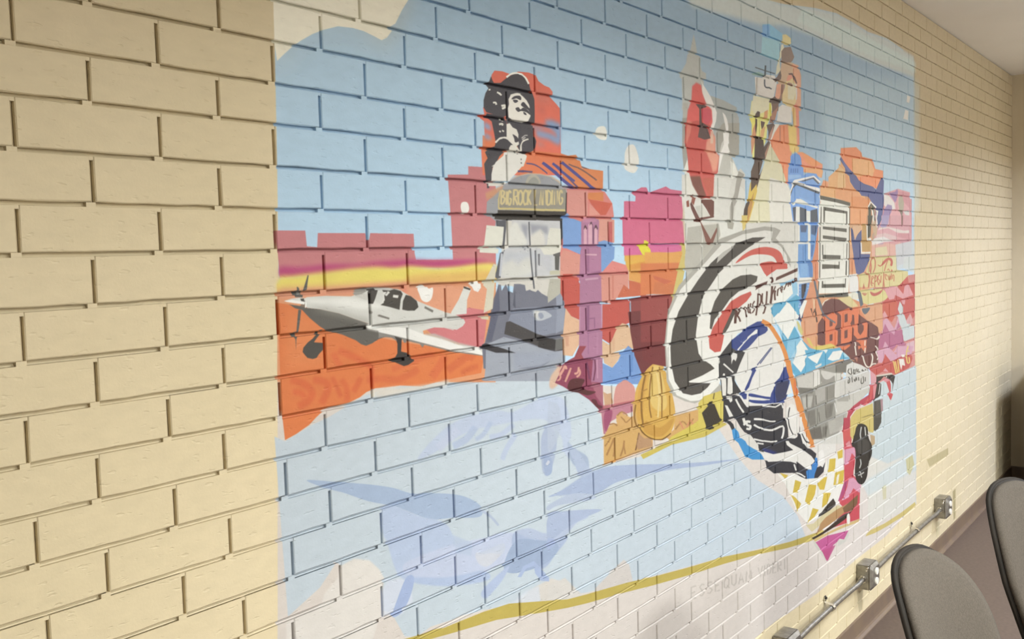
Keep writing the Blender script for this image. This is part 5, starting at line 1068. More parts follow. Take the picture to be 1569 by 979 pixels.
1 1 0 74 72 66 3218 1129 3228 1105 3240 1104 3230 1128
1 1 0 74 72 66 3255 1120 3253 1116 3250 1111 3250 1106 3255 1101 3265 1098 3277 1098 3281 1104 3282 1111 3284 1116 3271 1118 3270 1113 3269 1105 3266 1101 3268 1102 3265 1103 3262 1105 3262 1109 3265 1114 3267 1118
1 1 0 74 72 66 3288 1119 3291 1103 3303 1102 3300 1118
1 1 0 74 72 66 3309 1115 3308 1112 3305 1107 3307 1102 3320 1099 3332 1099 3340 1099 3335 1103 3328 1103 3318 1103 3317 1103 3317 1105 3320 1110 3322 1113
1 1 0 74 72 66 3366 1108 3362 1107 3356 1105 3355 1101 3367 1099 3379 1098 3388 1097 3387 1101 3378 1102 3367 1103 3364 1103 3366 1102 3371 1103 3375 1105
1 1 0 74 72 66 3399 1105 3402 1095 3414 1094 3411 1104
1 1 0 74 72 66 3186 1086 3184 1082 3180 1076 3181 1071 3195 1069 3206 1071 3213 1075 3214 1081 3211 1088 3209 1094 3197 1094 3199 1089 3201 1082 3201 1077 3196 1075 3189 1073 3191 1072 3192 1074 3195 1080 3198 1084
1 1 0 74 72 66 3228 1091 3233 1069 3245 1068 3240 1090
1 1 0 74 72 66 3255 1080 3257 1076 3261 1070 3275 1066 3282 1071 3289 1079 3291 1082 3284 1081 3286 1075 3287 1070 3299 1068 3298 1073 3296 1080 3284 1086 3277 1081 3271 1074 3267 1070 3272 1071 3269 1076 3266 1080
1 1 0 74 72 66 3309 1081 3314 1066 3326 1065 3321 1080
1 1 0 74 72 66 3347 1073 3344 1067 3341 1059 3342 1051 3357 1047 3374 1046 3387 1050 3388 1058 3385 1069 3382 1076 3370 1077 3372 1070 3376 1059 3375 1052 3368 1051 3357 1051 3353 1052 3353 1057 3356 1065 3359 1071
1 1 0 74 72 66 3398 1071 3397 1053 3410 1051 3410 1069
1 1 0 127 125 119 3191 1040 3201 1003 3211 1002 3201 1039
1 0 0 94 56 55 3103 1215 3205 1219 3553 1187 3564 1171 3564 1130 3539 1110 3445 1100 3354 1128 3225 1165
1 0 0 191 106 75 3083 1230 3216 1218 3153 1208 3113 1214
1 0 0 190 106 75 3312 1209 3424 1199 3412 1171 3389 1180 3356 1198 3317 1194
1 0 0 198 193 183 3266 1213 3282 1173 3297 1172 3282 1212
1 0 0 198 193 183 3399 1194 3393 1173 3407 1171 3413 1192
1 0 0 198 192 182 3364 1166 3369 1157 3377 1144 3386 1133 3396 1124 3408 1116 3422 1109 3439 1105 3457 1103 3473 1104 3485 1106 3494 1111 3501 1117 3507 1125 3512 1134 3513 1142 3508 1150 3500 1156 3495 1160 3479 1159 3484 1155 3491 1150 3495 1144 3494 1136 3489 1128 3483 1120 3477 1115 3470 1111 3463 1109 3454 1109 3443 1110 3433 1113 3423 1117 3412 1124 3402 1133 3393 1144 3386 1156 3380 1165
1 0 0 198 192 182 3474 1104 3483 1106 3495 1109 3507 1111 3521 1111 3539 1109 3551 1108 3551 1113 3538 1114 3519 1116 3500 1116 3484 1114 3471 1111 3462 1109
1 0 0 198 193 183 3535 1187 3546 1182 3561 1175 3568 1170 3564 1167 3551 1163 3544 1158 3553 1150 3566 1141 3574 1136 3571 1133 3564 1130 3557 1128 3570 1124 3577 1126 3586 1129 3590 1135 3581 1142 3567 1150 3560 1156 3565 1160 3578 1163 3585 1169 3574 1177 3558 1184 3546 1189
1 1 0 156 105 86 3268 1167 3311 1163 3300 1143
1 0 0 183 141 159 3564 1163 3739 1162 3844 1120 3899 1154 4128 1133 4098 1099 3982 1098 3662 1100 3588 1112
1 0 0 168 77 73 3675 1141 3764 1097 3624 1101 3662 1119
1 0 0 168 77 73 3456 1104 3563 1107 3778 1096 3899 1103 3968 1104 4098 1095 4113 1073 4053 1038 3925 1032 3830 1031 3777 1045 3636 1065 3538 1061 3468 1092
1 0 0 185 136 142 3468 1092 3538 1065 3562 1029 3478 1028
1 0 0 186 136 142 3649 1067 3680 1077 3731 1054
1 0 0 191 169 98 3794 1097 3833 1034 3853 1033 3814 1096
1 0 0 192 169 98 3822 1090 3861 1035 3879 1034 3840 1090
1 0 0 192 170 98 3862 1094 3882 1037 3900 1035 3880 1093
1 0 0 200 196 188 3892 1095 3968 1088 3989 1053 3940 1062 3925 1040 3898 1075
1 0 0 201 197 188 3926 1112 3982 1106 3982 1094 3940 1098
1 0 0 192 170 98 4030 1143 4021 1136 4009 1125 4001 1113 4001 1097 4007 1079 4015 1065 4032 1058 4057 1056 4071 1060 4072 1068 4068 1078 4064 1086 4044 1087 4047 1080 4051 1070 4051 1063 4046 1062 4041 1062 4034 1065 4027 1078 4022 1095 4021 1110 4029 1122 4041 1132 4050 1140
1 0 0 192 170 98 4011 1117 4069 1112 4069 1116 4011 1122
1 0 0 49 44 42 3562 1057 3764 1041 3830 1025 3802 991 3782 958 3789 993 3763 1011 3661 1043 3586 1026 3623 1013 3610 966 3512 953 3550 1030
1 0 0 186 178 167 3550 1060 3777 1045 3790 1036 3562 1053
1 0 0 197 194 188 3684 1039 3690 1034 3707 1034 3701 1039
1 0 0 196 193 188 3600 1017 3581 974 3590 972 3609 1015
1 0 0 172 72 77 3686 1021 3744 1020 3763 992 3762 957 3795 945 3762 922 3710 956 3743 960
1 1 0 186 124 129 3636 1031 3712 1029 3750 1013 3686 1013
1 0 0 157 58 74 3467 1029 3562 1021 3524 959 3477 954 3385 953 3340 966 3252 947 3209 932 3209 897 3136 888 3146 904 3189 960 3242 970 3352 983 3454 990
1 0 0 175 77 77 3467 1026 3514 1023 3489 971 3465 959 3396 951 3385 960 3466 989
1 0 0 185 124 129 3508 1020 3556 1022 3531 969 3513 960
1 1 0 185 144 148 3263 956 3340 963 3362 956 3285 949
1 0 0 178 162 100 3220 931 3285 949 3500 947 3511 897 3510 827 3428 840 3383 876 3284 892 3198 878 3204 905
1 0 0 131 117 70 3265 904 3285 905 3316 905 3352 905 3402 902 3459 899 3501 897 3498 901 3456 904 3398 907 3348 909 3310 910 3280 909 3259 908
1 0 0 76 73 68 3512 953 3640 946 3646 896 3621 881 3620 846 3570 824 3510 827
.8 0 0 166 130 139 3609 947 3644 946 3643 896 3621 888
1 0 0 62 60 56 3256 875 3284 892 3350 885 3406 865 3440 838
1 1 0 131 117 70 3361 889 3464 877 3463 880 3360 893
1 0 0 157 58 74 3138 940 3211 929 3210 886 3227 833 3135 830 3118 894
1 0 0 175 78 77 3118 894 3210 886 3227 814 3135 818
1 0 0 173 68 79 3135 849 3190 839 3284 798 3263 732 3243 692 3329 629 3317 529 3316 491 2987 534 3129 579 3076 610 3132 683 3133 757
1 0 0 185 134 156 3135 812 3265 801 3273 755 3226 783 3188 746 3133 751
1 0 0 186 135 157 3187 684 3243 679 3339 627 3319 599 3242 635 3185 610 3112 614 3168 657
1 1 0 185 125 132 3153 833 3199 838 3227 808 3171 818
1 0 0 153 67 106 3132 683 3177 680 3130 634 3067 618 3059 623
1 0 0 178 162 100 3210 892 3248 923 3486 887 3516 816 3444 834 3424 857 3305 889 3246 830 3209 855
1 0 0 161 140 110 3464 818 3527 801 3526 768 3474 764
1 0 0 62 60 56 3518 882 3625 865 3548 817 3517 829
1 0 1 38 35 33 3227 814 3266 858 3286 880 3344 884 3424 857 3443 808 3484 768 3483 729 3441 697 3420 649 3379 628 3329 633 3281 659 3263 700 3273 755 3265 795
.8 2 1 62 60 58 3304 820 3363 822 3443 789 3442 750 3361 752 3303 775
1 0 0 170 170 167 3341 871 3336 863 3330 852 3326 841 3328 832 3333 825 3336 820 3350 819 3346 824 3342 831 3340 839 3344 849 3350 860 3355 868
1 0 0 170 170 166 3387 863 3396 823 3410 821 3401 861
1 0 0 160 160 156 3324 739 3328 733 3332 725 3334 718 3329 713 3320 707 3314 704 3327 699 3333 703 3342 709 3348 715 3346 723 3342 732 3338 737
1 0 0 161 160 157 3302 674 3312 673 3327 671 3343 669 3359 670 3374 670 3384 671 3375 676 3365 676 3350 675 3337 675 3323 676 3309 678 3299 679
1 0 0 161 160 157 3323 688 3343 658 3356 656 3337 686
1 0 0 184 174 140 2715 613 2792 600 2872 609 3058 608 3111 589 3111 583 2954 584 2823 575 2776 572
1 0 0 156 122 85 2839 562 2863 582 2921 592 3058 593 3203 587 3299 597 3289 574 3203 562 3129 561 3005 554 2871 551 2791 554
.9 0 0 99 76 54 3111 583 3299 597 3289 561 3221 545 3129 561
1 0 0 47 36 30 2775 549 2887 544 3005 548 3110 553 3221 545 3146 532 3021 531 2887 535 2790 540
1 0 0 179 157 110 2790 540 2936 529 3056 520 3164 509 3316 491 3316 478 3127 502 2953 519 2806 527
1 0 0 168 80 129 2806 524 2936 517 3182 476 3126 453 3073 470 3046 464 3002 464 2933 416 2869 475
.8 0 0 160 67 113 2869 475 3028 457 2933 416
1 0 1 203 201 196 3161 540 3184 545 3198 525 3192 502 3164 509
1 0 0 178 176 169 2783 539 2821 517 2885 465 2933 413 2950 418 2917 424 2868 464 2805 510
1 1 0 178 178 172 3055 468 3126 453 3182 473 3182 454 3144 439 3054 444
1 0 0 78 45 40 2298 1483 2311 1499 2399 1509 2390 1498 2323 1488
1 0 0 78 46 40 2464 1507 2471 1518 2664 1545 2661 1533
1 0 0 78 45 40 2422 1514 2426 1515 2431 1516 2429 1516 2431 1514 2433 1510 2433 1508 2431 1507 2426 1506 2421 1505 2428 1500 2434 1501 2441 1502 2448 1506 2448 1511 2445 1516 2439 1520 2427 1521 2419 1520 2414 1519
1 0 0 75 43 38 2147 1430 2144 1425 2140 1418 2137 1410 2135 1402 2134 1394 2133 1388 2152 1387 2153 1392 2154 1400 2156 1408 2159 1415 2163 1423 2166 1428
1 0 0 75 44 38 2185 1437 2180 1433 2172 1427 2165 1422 2158 1418 2152 1413 2148 1411 2160 1407 2165 1410 2171 1414 2177 1419 2185 1424 2193 1429 2198 1433
1 0 0 75 43 38 2151 1411 2155 1409 2160 1405 2165 1402 2169 1398 2172 1393 2175 1390 2187 1391 2184 1394 2181 1399 2176 1404 2171 1408 2165 1411 2161 1414
1 0 0 75 44 38 2210 1435 2211 1431 2213 1424 2216 1417 2218 1411 2220 1405 2221 1401 2234 1401 2233 1405 2231 1411 2229 1417 2227 1424 2225 1431 2223 1435
1 0 0 76 44 39 2240 1443 2237 1436 2235 1427 2234 1419 2239 1414 2246 1412 2251 1411 2256 1414 2252 1415 2248 1417 2245 1419 2246 1426 2248 1435 2251 1441
1 0 0 76 44 39 2256 1444 2253 1437 2250 1427 2248 1419 2252 1413 2257 1410 2261 1409 2268 1412 2265 1413 2262 1415 2259 1418 2261 1426 2264 1436 2267 1443
1 0 0 76 44 39 2288 1450 2282 1447 2275 1443 2270 1437 2275 1432 2282 1427 2285 1423 2281 1420 2273 1416 2267 1413 2275 1410 2281 1413 2289 1417 2294 1422 2290 1428 2283 1433 2280 1437 2284 1440 2290 1444 2296 1447
1 0 0 77 44 39 2312 1472 2312 1464 2310 1451 2308 1439 2303 1425 2298 1412 2294 1402 2307 1401 2311 1410 2316 1424 2321 1437 2323 1450 2325 1463 2325 1472
1 0 0 77 45 39 2317 1468 2323 1467 2330 1466 2335 1463 2336 1456 2335 1447 2332 1439 2327 1434 2321 1431 2316 1429 2325 1425 2330 1428 2338 1432 2343 1438 2346 1446 2347 1456 2346 1464 2338 1469 2327 1471 2320 1472
1 0 0 77 45 39 2348 1471 2346 1464 2344 1455 2344 1446 2346 1441 2350 1437 2352 1434 2363 1436 2361 1438 2357 1441 2355 1446 2356 1454 2358 1463 2360 1470
1 0 0 77 45 39 2384 1476 2382 1464 2379 1448 2375 1433 2370 1423 2364 1415 2359 1409 2356 1408 2356 1408 2354 1409 2352 1403 2356 1403 2365 1403 2371 1406 2377 1413 2383 1421 2388 1432 2392 1446 2396 1463 2398 1475
1 0 0 77 45 39 2394 1430 2405 1430 2402 1435 2391 1435
1 0 0 77 45 39 2425 1491 2424 1483 2422 1471 2419 1460 2416 1450 2412 1441 2410 1434 2429 1432 2431 1439 2435 1448 2438 1458 2441 1470 2443 1482 2444 1490
1 0 0 77 45 39 2439 1461 2468 1488 2458 1490 2429 1463
1 0 0 77 45 39 2453 1476 2451 1472 2449 1467 2447 1462 2448 1455 2449 1448 2450 1442 2466 1442 2465 1447 2463 1454 2463 1461 2464 1466 2467 1471 2469 1474
1 0 0 77 45 39 2478 1479 2477 1476 2475 1472 2474 1467 2473 1463 2472 1459 2472 1456 2484 1455 2485 1458 2485 1462 2486 1466 2488 1471 2489 1475 2490 1478
1 0 0 78 45 39 2485 1471 2489 1474 2495 1478 2499 1480 2500 1480 2503 1479 2505 1478 2511 1480 2508 1481 2503 1483 2494 1483 2487 1480 2481 1476 2477 1473
1 0 0 78 45 39 2519 1470 2524 1474 2530 1478 2533 1482 2529 1486 2521 1488 2511 1487 2506 1484 2504 1479 2503 1474 2506 1470 2510 1467 2513 1464 2523 1466 2520 1468 2516 1471 2514 1474 2514 1478 2517 1482 2519 1484 2519 1484 2521 1483 2522 1483 2520 1480 2514 1476 2510 1473
1 0 0 78 45 39 2541 1472 2545 1475 2550 1480 2554 1484 2558 1487 2561 1489 2564 1491 2555 1493 2552 1491 2549 1489 2545 1486 2540 1482 2535 1477 2532 1474
1 0 0 78 45 39 2555 1485 2562 1488 2571 1491 2572 1492 2571 1491 2570 1486 2569 1483 2579 1482 2580 1486 2581 1491 2576 1496 2564 1494 2555 1490 2548 1488
1 0 0 78 45 39 2580 1486 2586 1489 2594 1493 2594 1495 2591 1494 2589 1489 2588 1486 2598 1485 2599 1489 2601 1494 2596 1499 2585 1496 2577 1492 2572 1489
1 0 0 78 45 40 2603 1489 2609 1492 2616 1497 2620 1499 2616 1499 2617 1496 2618 1493 2629 1493 2628 1496 2626 1500 2616 1503 2607 1499 2600 1495 2594 1491
1 0 0 78 46 40 2633 1494 2642 1497 2653 1501 2660 1505 2654 1510 2643 1511 2633 1510 2629 1506 2629 1502 2633 1498 2645 1497 2655 1497 2662 1498 2659 1502 2652 1502 2643 1501 2641 1501 2641 1502 2641 1505 2641 1506 2644 1506 2649 1506 2649 1507 2644 1504 2633 1501 2625 1498
1 0 0 182 167 85 1924 1191 2028 1192 2051 1162 2048 1104 2007 1098 1921 1100 1882 1100 1885 1176
1 0 0 47 42 36 1906 1144 1952 1160 1953 1169 1976 1169 1992 1155 2024 1111 2043 1102 1987 1095 1983 1086 1953 1086 1930 1095 1931 1103
1 0 0 187 176 95 1997 1164 2020 1166 2040 1151 2047 1107 2031 1108 2012 1131
1 0 0 92 80 48 1987 1192 1979 1175 1987 1173 1994 1190
1 2 0 83 80 75 2853 1005 2862 968 2870 967 2861 1004
1 2 0 83 80 75 2923 1023 2931 972 2940 971 2931 1022
1 2 0 93 90 86 2758 1019 2738 968 2746 966 2766 1018
1 2 0 94 91 86 2983 1014 2972 984 2981 982 2992 1013
1 2 0 83 79 75 2803 957 2812 921 2820 919 2812 956
1 2 0 202 201 199 3025 1015 3050 975 3059 974 3033 1015
1 2 0 83 80 75 2930 936 2920 910 2928 908 2939 935
"""
IX0, IX1, IZ0, IZ1, PPM = 0.36, 5.06, 0.10, 2.72, 1000
IW, IH = int((IX1 - IX0) * PPM), int((IZ1 - IZ0) * PPM)

def spline(p, n=6):
    """closed smooth curve through the points"""
    p = np.asarray(p, float)
    m = len(p)
    out = []
    for i in range(m):
        a, b, c, d = p[(i - 1) % m], p[i], p[(i + 1) % m], p[(i + 2) % m]
        for k in range(n):
            t = k / n
            out.append(0.5 * (2 * b + (c - a) * t + (2 * a - 5 * b + 4 * c - d) * t * t + (3 * b - a - 3 * c + d) * t ** 3))
    return np.array(out)

def fill_mask(p, x0, y0, w, h, sub=3):
    """anti-aliased coverage of the outline p (pixels) over a w x h window at x0, y0"""
    acc = np.zeros((h * sub, w), np.float32)
    xs = np.arange(w, dtype=np.float32) + 1.0 + x0
    q = np.roll(p, -1, axis=0)
    for (ax, ay), (bx, by) in zip(p, q):
        if ay == by:
            continue
        s = 1.0
        if ay > by:
            ax, ay, bx, by, s = bx, by, ax, ay, -1.0
        j0 = max(0, math.ceil((ay - y0) * sub - 0.5))
        j1 = min(h * sub, math.ceil((by - y0) * sub - 0.5))
        if j1 <= j0:
            continue
        yy = (np.arange(j0, j1) + 0.5) / sub + y0
        xc = ax + (bx - ax) * (yy - ay) / (by - ay)
        acc[j0:j1] += s * np.clip(xs[None, :] - xc[:, None].astype(np.float32), 0, 1)
    acc = np.abs(acc).clip(0, 1)
    return acc.reshape(h, sub, w).mean(1)

def box_blur(m, r):
    r = int(r)
    if r < 1:
        return m
    for ax in (0, 1, 0, 1):
        pad = [(0, 0), (0, 0)]
        pad[ax] = (r + 1, r)
        c = np.cumsum(np.pad(m, pad, mode='edge'), axis=ax, dtype=np.float64)
        n = m.shape[ax]
        if ax == 0:
            m = (c[2 * r + 1:2 * r + 1 + n] - c[:n]) / (2 * r + 1)
        else:
            m = (c[:, 2 * r + 1:2 * r + 1 + n] - c[:, :n]) / (2 * r + 1)
        m = m.astype(np.float32)
    return m

def hexrgb(h):
    return np.array([int(h[i:i + 2], 16) / 255 for i in (0, 2, 4)], np.float32)

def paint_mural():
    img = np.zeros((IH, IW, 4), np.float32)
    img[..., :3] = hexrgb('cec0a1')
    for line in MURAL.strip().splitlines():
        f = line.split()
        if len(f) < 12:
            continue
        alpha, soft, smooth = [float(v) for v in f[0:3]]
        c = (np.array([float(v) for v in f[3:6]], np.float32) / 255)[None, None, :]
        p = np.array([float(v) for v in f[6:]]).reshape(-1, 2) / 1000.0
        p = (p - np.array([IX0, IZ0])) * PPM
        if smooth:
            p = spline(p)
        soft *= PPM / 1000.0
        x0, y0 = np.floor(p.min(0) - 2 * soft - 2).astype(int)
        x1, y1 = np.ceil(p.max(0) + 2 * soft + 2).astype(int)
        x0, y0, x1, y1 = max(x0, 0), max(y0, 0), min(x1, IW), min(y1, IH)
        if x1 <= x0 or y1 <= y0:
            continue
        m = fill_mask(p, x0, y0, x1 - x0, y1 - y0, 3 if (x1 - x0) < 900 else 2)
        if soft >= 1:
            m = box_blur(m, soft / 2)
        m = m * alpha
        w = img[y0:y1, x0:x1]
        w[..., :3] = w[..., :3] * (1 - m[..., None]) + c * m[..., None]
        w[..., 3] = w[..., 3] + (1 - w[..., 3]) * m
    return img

def build_mural_image():
    px = paint_mural()
    im = bpy.data.images.new('mural_paint', IW, IH, alpha=True)
    im.alpha_mode = 'CHANNEL_PACKED'
    im.pixels.foreach_set(px.ravel())
    im.update()
    im.pack()
    return im

# ------------------------------------------------------------------ painted wall material
def wall_paint():
    m, nt, b = mat_new('wall_paint')
    N, K = nt.nodes.new, nt.links.new
    geo = N('ShaderNodeNewGeometry')
    sep = N('ShaderNodeSeparateXYZ')
    K(geo.outputs['Position'], sep.inputs[0])
    def mr(sock, a, c):
        r = N('ShaderNodeMapRange')
        r.clamp = False
        r.inputs['From Min'].default_value = a
        r.inputs['From Max'].default_value = c
        K(sock, r.inputs['Value'])
        return r.outputs[0]
    uv = N('ShaderNodeCombineXYZ')
    K(mr(sep.outputs['X'], IX0, IX1), uv.inputs[0])
    K(mr(sep.outputs['Z'], IZ0, IZ1), uv.inputs[1])
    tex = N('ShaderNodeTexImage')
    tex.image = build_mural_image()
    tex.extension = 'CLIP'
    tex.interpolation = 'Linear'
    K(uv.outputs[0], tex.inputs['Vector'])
    n1 = N('ShaderNodeTexNoise')
    n1.inputs['Scale'].default_value = 2.2
    n1.inputs['Detail'].default_value = 5
    K(geo.outputs['Position'], n1.inputs['Vector'])
    ramp = N('ShaderNodeValToRGB')
    ramp.color_ramp.elements[0].position = 0.3
    ramp.color_ramp.elements[1].position = 0.7
    ramp.color_ramp.elements[0].color = srgb('cabc9c')
    ramp.color_ramp.elements[1].color = srgb('d0c2a4')
    K(n1.outputs['Fac'], ramp.inputs[0])
    mix = N('ShaderNodeMix')
    mix.data_type = 'RGBA'
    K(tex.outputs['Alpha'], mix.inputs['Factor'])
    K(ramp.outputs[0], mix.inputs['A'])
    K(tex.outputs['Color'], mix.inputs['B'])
    # brushed, slightly uneven coat
    n2 = N('ShaderNodeTexNoise')
    n2.inputs['Scale'].default_value = 30
    n2.inputs['Detail'].default_value = 6
    mp = N('ShaderNodeMapping')
    mp.inputs['Scale'].default_value = (1, 1, 2.2)
    K(geo.outputs['Position'], mp.inputs[0])
    K(mp.outputs[0], n2.inputs['Vector'])
    var = N('ShaderNodeMapRange')
    var.inputs['From Min'].default_value = 0.25
    var.inputs['From Max'].default_value = 0.75
    var.inputs['To Min'].default_value = 0.95
    var.inputs['To Max'].default_value = 1.04
    K(n2.outputs['Fac'], var.inputs['Value'])
    mul = N('ShaderNodeVectorMath')
    mul.operation = 'SCALE'
    K(mix.outputs['Result'], mul.inputs[0])
    K(var.outputs[0], mul.inputs['Scale'])
    K(mul.outputs[0], b.inputs['Base Color'])
    b.inputs['Roughness'].default_value = 0.45
    b.inputs['Specular IOR Level'].default_value = 0.28
    # relief: fine grain, and sparse horizontal wire-cut pits
    n3 = N('ShaderNodeTexNoise')
    n3.inputs['Scale'].default_value = 220
    n3.inputs['Detail'].default_value = 3
    K(geo.outputs['Position'], n3.inputs['Vector'])
    mp4 = N('ShaderNodeMapping')
    mp4.inputs['Scale'].default_value = (0.42, 1, 1.3)
    K(geo.outputs['Position'], mp4.inputs[0])
    n4 = N('ShaderNodeTexNoise')
    n4.inputs['Scale'].default_value = 95
    n4.inputs['Detail'].default_value = 2
    K(mp4.outputs[0], n4.inputs['Vector'])
    pit = N('ShaderNodeMapRange')
    pit.inputs['From Min'].default_value = 0.29
    pit.inputs['From Max'].default_value = 0.37
    pit.inputs['To Min'].default_value = -1.0
    pit.inputs['To Max'].default_value = 0.0
    K(n4.outputs['Fac'], pit.inputs['Value'])
    add = N('ShaderNodeMath')
    add.operation = 'MULTIPLY_ADD'
    K(n3.outputs['Fac'], add.inputs[0])
    add.inputs[1].default_value = 0.35
    K(pit.outputs[0], add.inputs[2])
    bp = N('ShaderNodeBump')
    bp.inputs['Strength'].default_value = 0.45
    bp.inputs['Distance'].default_value = 0.0015
    K(add.outputs[0], bp.inputs['Height'])
    K(bp.outputs[0], b.inputs['Normal'])
    return m

M_WALL = wall_paint()
M_PLAIN = noise_mat('back_wall_paint', 'cfc2a6', 'd4c8ae', 3, 0.6, bump=0.15, bscale=120)
M_CEIL = noise_mat('ceiling_paint', 'ece9e2', 'f0ede7', 2, 0.85, bump=0.3, bscale=90)
M_FLOOR = noise_mat('floor_covering', '55473d', '5e4e44', 60, 0.55, bump=0.15, bscale=300)
M_BASE = noise_mat('baseboard_rubber', '6a594d', '74624f', 12, 0.45, spec=0.4)
M_GALV = noise_mat('galvanized_steel', '8d8a84', 'a8a59e', 45, 0.34, metal=0.9, bump=0.05)
M_BRIGHT = noise_mat('bright_zinc', 'd8d6d0', 'eceae4', 30, 0.16, metal=1.0)
M_DARK = noise_mat('black_plastic', '1d1a17', '292520', 30, 0.45, bump=0.1)
M_EDGE = noise_mat('charcoal_plastic', '1c1814', '26201a', 20, 0.7, spec=0.25)
M_MESH = noise_mat('grey_chair_fabric', '463f37', '534b42', 260, 0.85, bump=0.5, bscale=500)
M_LAMP, _nt, _b = mat_new('lamp_diffuser')
_b.inputs['Base Color'].default_value = (0.9, 0.88, 0.84, 1)
_b.inputs['Emission Color'].default_value = (1.0, 0.9, 0.78, 1)
_b.inputs['Emission Strength'].default_value = 1.5
M_IVORY = noise_mat('ivory_plastic', 'e2ddd2', 'e8e4da', 10, 0.3)
M_WOOD = noise_mat('dark_wood', '3a2a1e', '4a3626', 9, 0.45, bump=0.1, stretch=(1, 1, .12))
M_WHITE = noise_mat('white_enamel', 'eae7e0', 'eeebe4', 10, 0.4)

# ------------------------------------------------------------------ room shell
def slab(name, x0, x1, y0, y1, z0, z1, mat):
    bm = bmesh.new()
    add_box(bm, x0, x1, y0, y1, z0, z1)
    return structure(bm_obj(name, bm, mat))

slab('floor', XF - .2, XB + .2, YR - .2, 0.3, -0.15, 0.0, M_FLOOR)
slab('ceiling', XF - .2, XB + .2, YR - .2, 0.3, CEIL, CEIL + 0.15, M_CEIL)
slab('wall_back', XB, XB + 0.2, YR, 0.3, 0.0, CEIL, M_PLAIN)
slab('wall_right', XF, XB, YR - 0.2, YR, 0.0, CEIL, M_WHITE)
slab('wall_front', XF - 0.2, XF, YR, 0.3, 0.0, CEIL, M_WHITE)

# brick wall on the left: bricks in weathered mortar joints (each joint is cut back under and beside the brick)
MORTAR_Y = 0.016
MX0, MX1, MZ0, MZ1 = 0.405, 4.185, 0.31, 2.66       # the painted field
ROW_X = {-6: -.05, -5: -.048, -4: .041, -3: .015, -2: .019, -1: .074, 0: .055, 1: .035, 2: .03, 3: .013, 4: .003, 5: -.008,
         6: -.003, 7: -.037, 8: -.022, 9: -.061, 10: -.009, 11: -.048, 12: .029, 13: .032, 15: -.052}
ROW_Z = {-6: .055, -5: .028, -4: .024, -3: .011, -2: .071, -1: .009, 0: .016, 1: -.025, 2: -.012, 3: -.006, 4: -.017, 5: .024,
         6: .041, 7: .018, 8: -.002, 9: -.015, 10: -.033, 11: -.046, 12: -.03, 13: -.054, 14: -.03, 15: -.015}
BL, BH = L - JOINT, H - JOINT

def brick_variant(seed):
    """worn painted brick with its mortar struck flush above and to the right, cut back below and to the left;
    origin at its lower left front corner"""
    r = random.Random(seed)
    xs = [0.0, 0.2, 0.42, 0.63, 0.82, 1.0]
    j = lambda a: r.uniform(-a, a)
    e, f = 0.0016, 0.0003
    bot = [(x * BL + (j(.006) if 0 < x < 1 else (j(.0006) if x == 0 else 0)), j(.0008)) for x in xs]
    top = [(BL, BH), (BL * .5, BH), (j(.0006), BH)]
    ring = bot + top
    n = len(ring)
    verts = []
    for i, (x, z) in enumerate(ring):
        dx = e if i in (0, n - 1) else (-f if i in (5, 6) else 0)
        dz = e if i < 6 else -f
        verts.append((x + dx, j(.0003) if i < 6 else 0, z + dz))
    verts += [(x, 0.0014 if i < 6 or i == n - 1 else 0.0003, z) for i, (x, z) in enumerate(ring)]
    verts += [(x, 0.018, z) for x, z in ring]
    faces = [tuple(range(n))]
    for a in (0, n):
        for k in range(n):
            faces.append((a + k, a + n + k, a + n + (k + 1) % n, a + (k + 1) % n))
    return verts, faces

VAR = [brick_variant(100 + i) for i in range(14)]
VAR_ME = []
for i, (v, f) in enumerate(VAR):
    me = bpy.data.meshes.new('brick_%s' % 'abcdefghijklmnop'[i])
    me.from_pydata(v, [], f)
    me.update()
    me.materials.append(M_WALL)
    VAR_ME.append(me)

def project(x, y, z):
    d = CAM_ROT.transposed() @ (Vector((x, y, z)) - CAM_POS)
    if d.z > -0.05:
        return None
    f = 33.122 / 36 * 1569
    return (784.5 + f * d.x / -d.z, 489.5 - f * d.y / -d.z)

cells = []
row_z = {r: ZF - (r + max(-.045, min(.045, ROW_Z.get(r, random.uniform(-.02, .02))))) * H for r in range(-11, 28)}
row_z[-12] = CEIL - .005 + JOINT
for r in range(-11, 28):
    ox = ROW_X.get(r, random.uniform(-.04, .04)) + (0.5 if r % 2 else 0.0)
    zb = row_z[r]
    hb = row_z[r - 1] - JOINT - zb
    xs = [(c + ox) * L + random.uniform(-.0015, .0015) for c in range(-15, 33)]
    xs = [x for x in xs if XF + .02 < x < XB - .02] + [XB + JOINT - .001]
    for x, xn in zip(xs, xs[1:]):
        w = xn - JOINT - x
        corners = [project(x + a * w, 0, zb + k * hb) for a in (0, 1) for k in (0, 1)]
        area = 0.0
        if all(corners):
            (a, b_), (c_, d_), (e, g), (h_, i_) = corners
            u0, u1 = max(min(a, e), 0), min(max(a, e), 1569)
            v0, v1 = max(min(b_, d_, g, i_), 0), min(max(b_, d_, g, i_), 979)
            if u1 > u0 and v1 > v0:
                area = (u1 - u0) * (v1 - v0)
        inm = MX0 < x + w / 2 < MX1 and MZ0 < zb + hb / 2 < MZ1
        cells.append((area, x, zb, w, hb, inm, random.randrange(14), random.uniform(-.0002, .0002)))
bed = {True: ([], []), False: ([], [])}
D0 = 0.0008                        # joint depth at its lip
GX, GZ = 0.0075, 0.005             # short flush ends of each cut joint
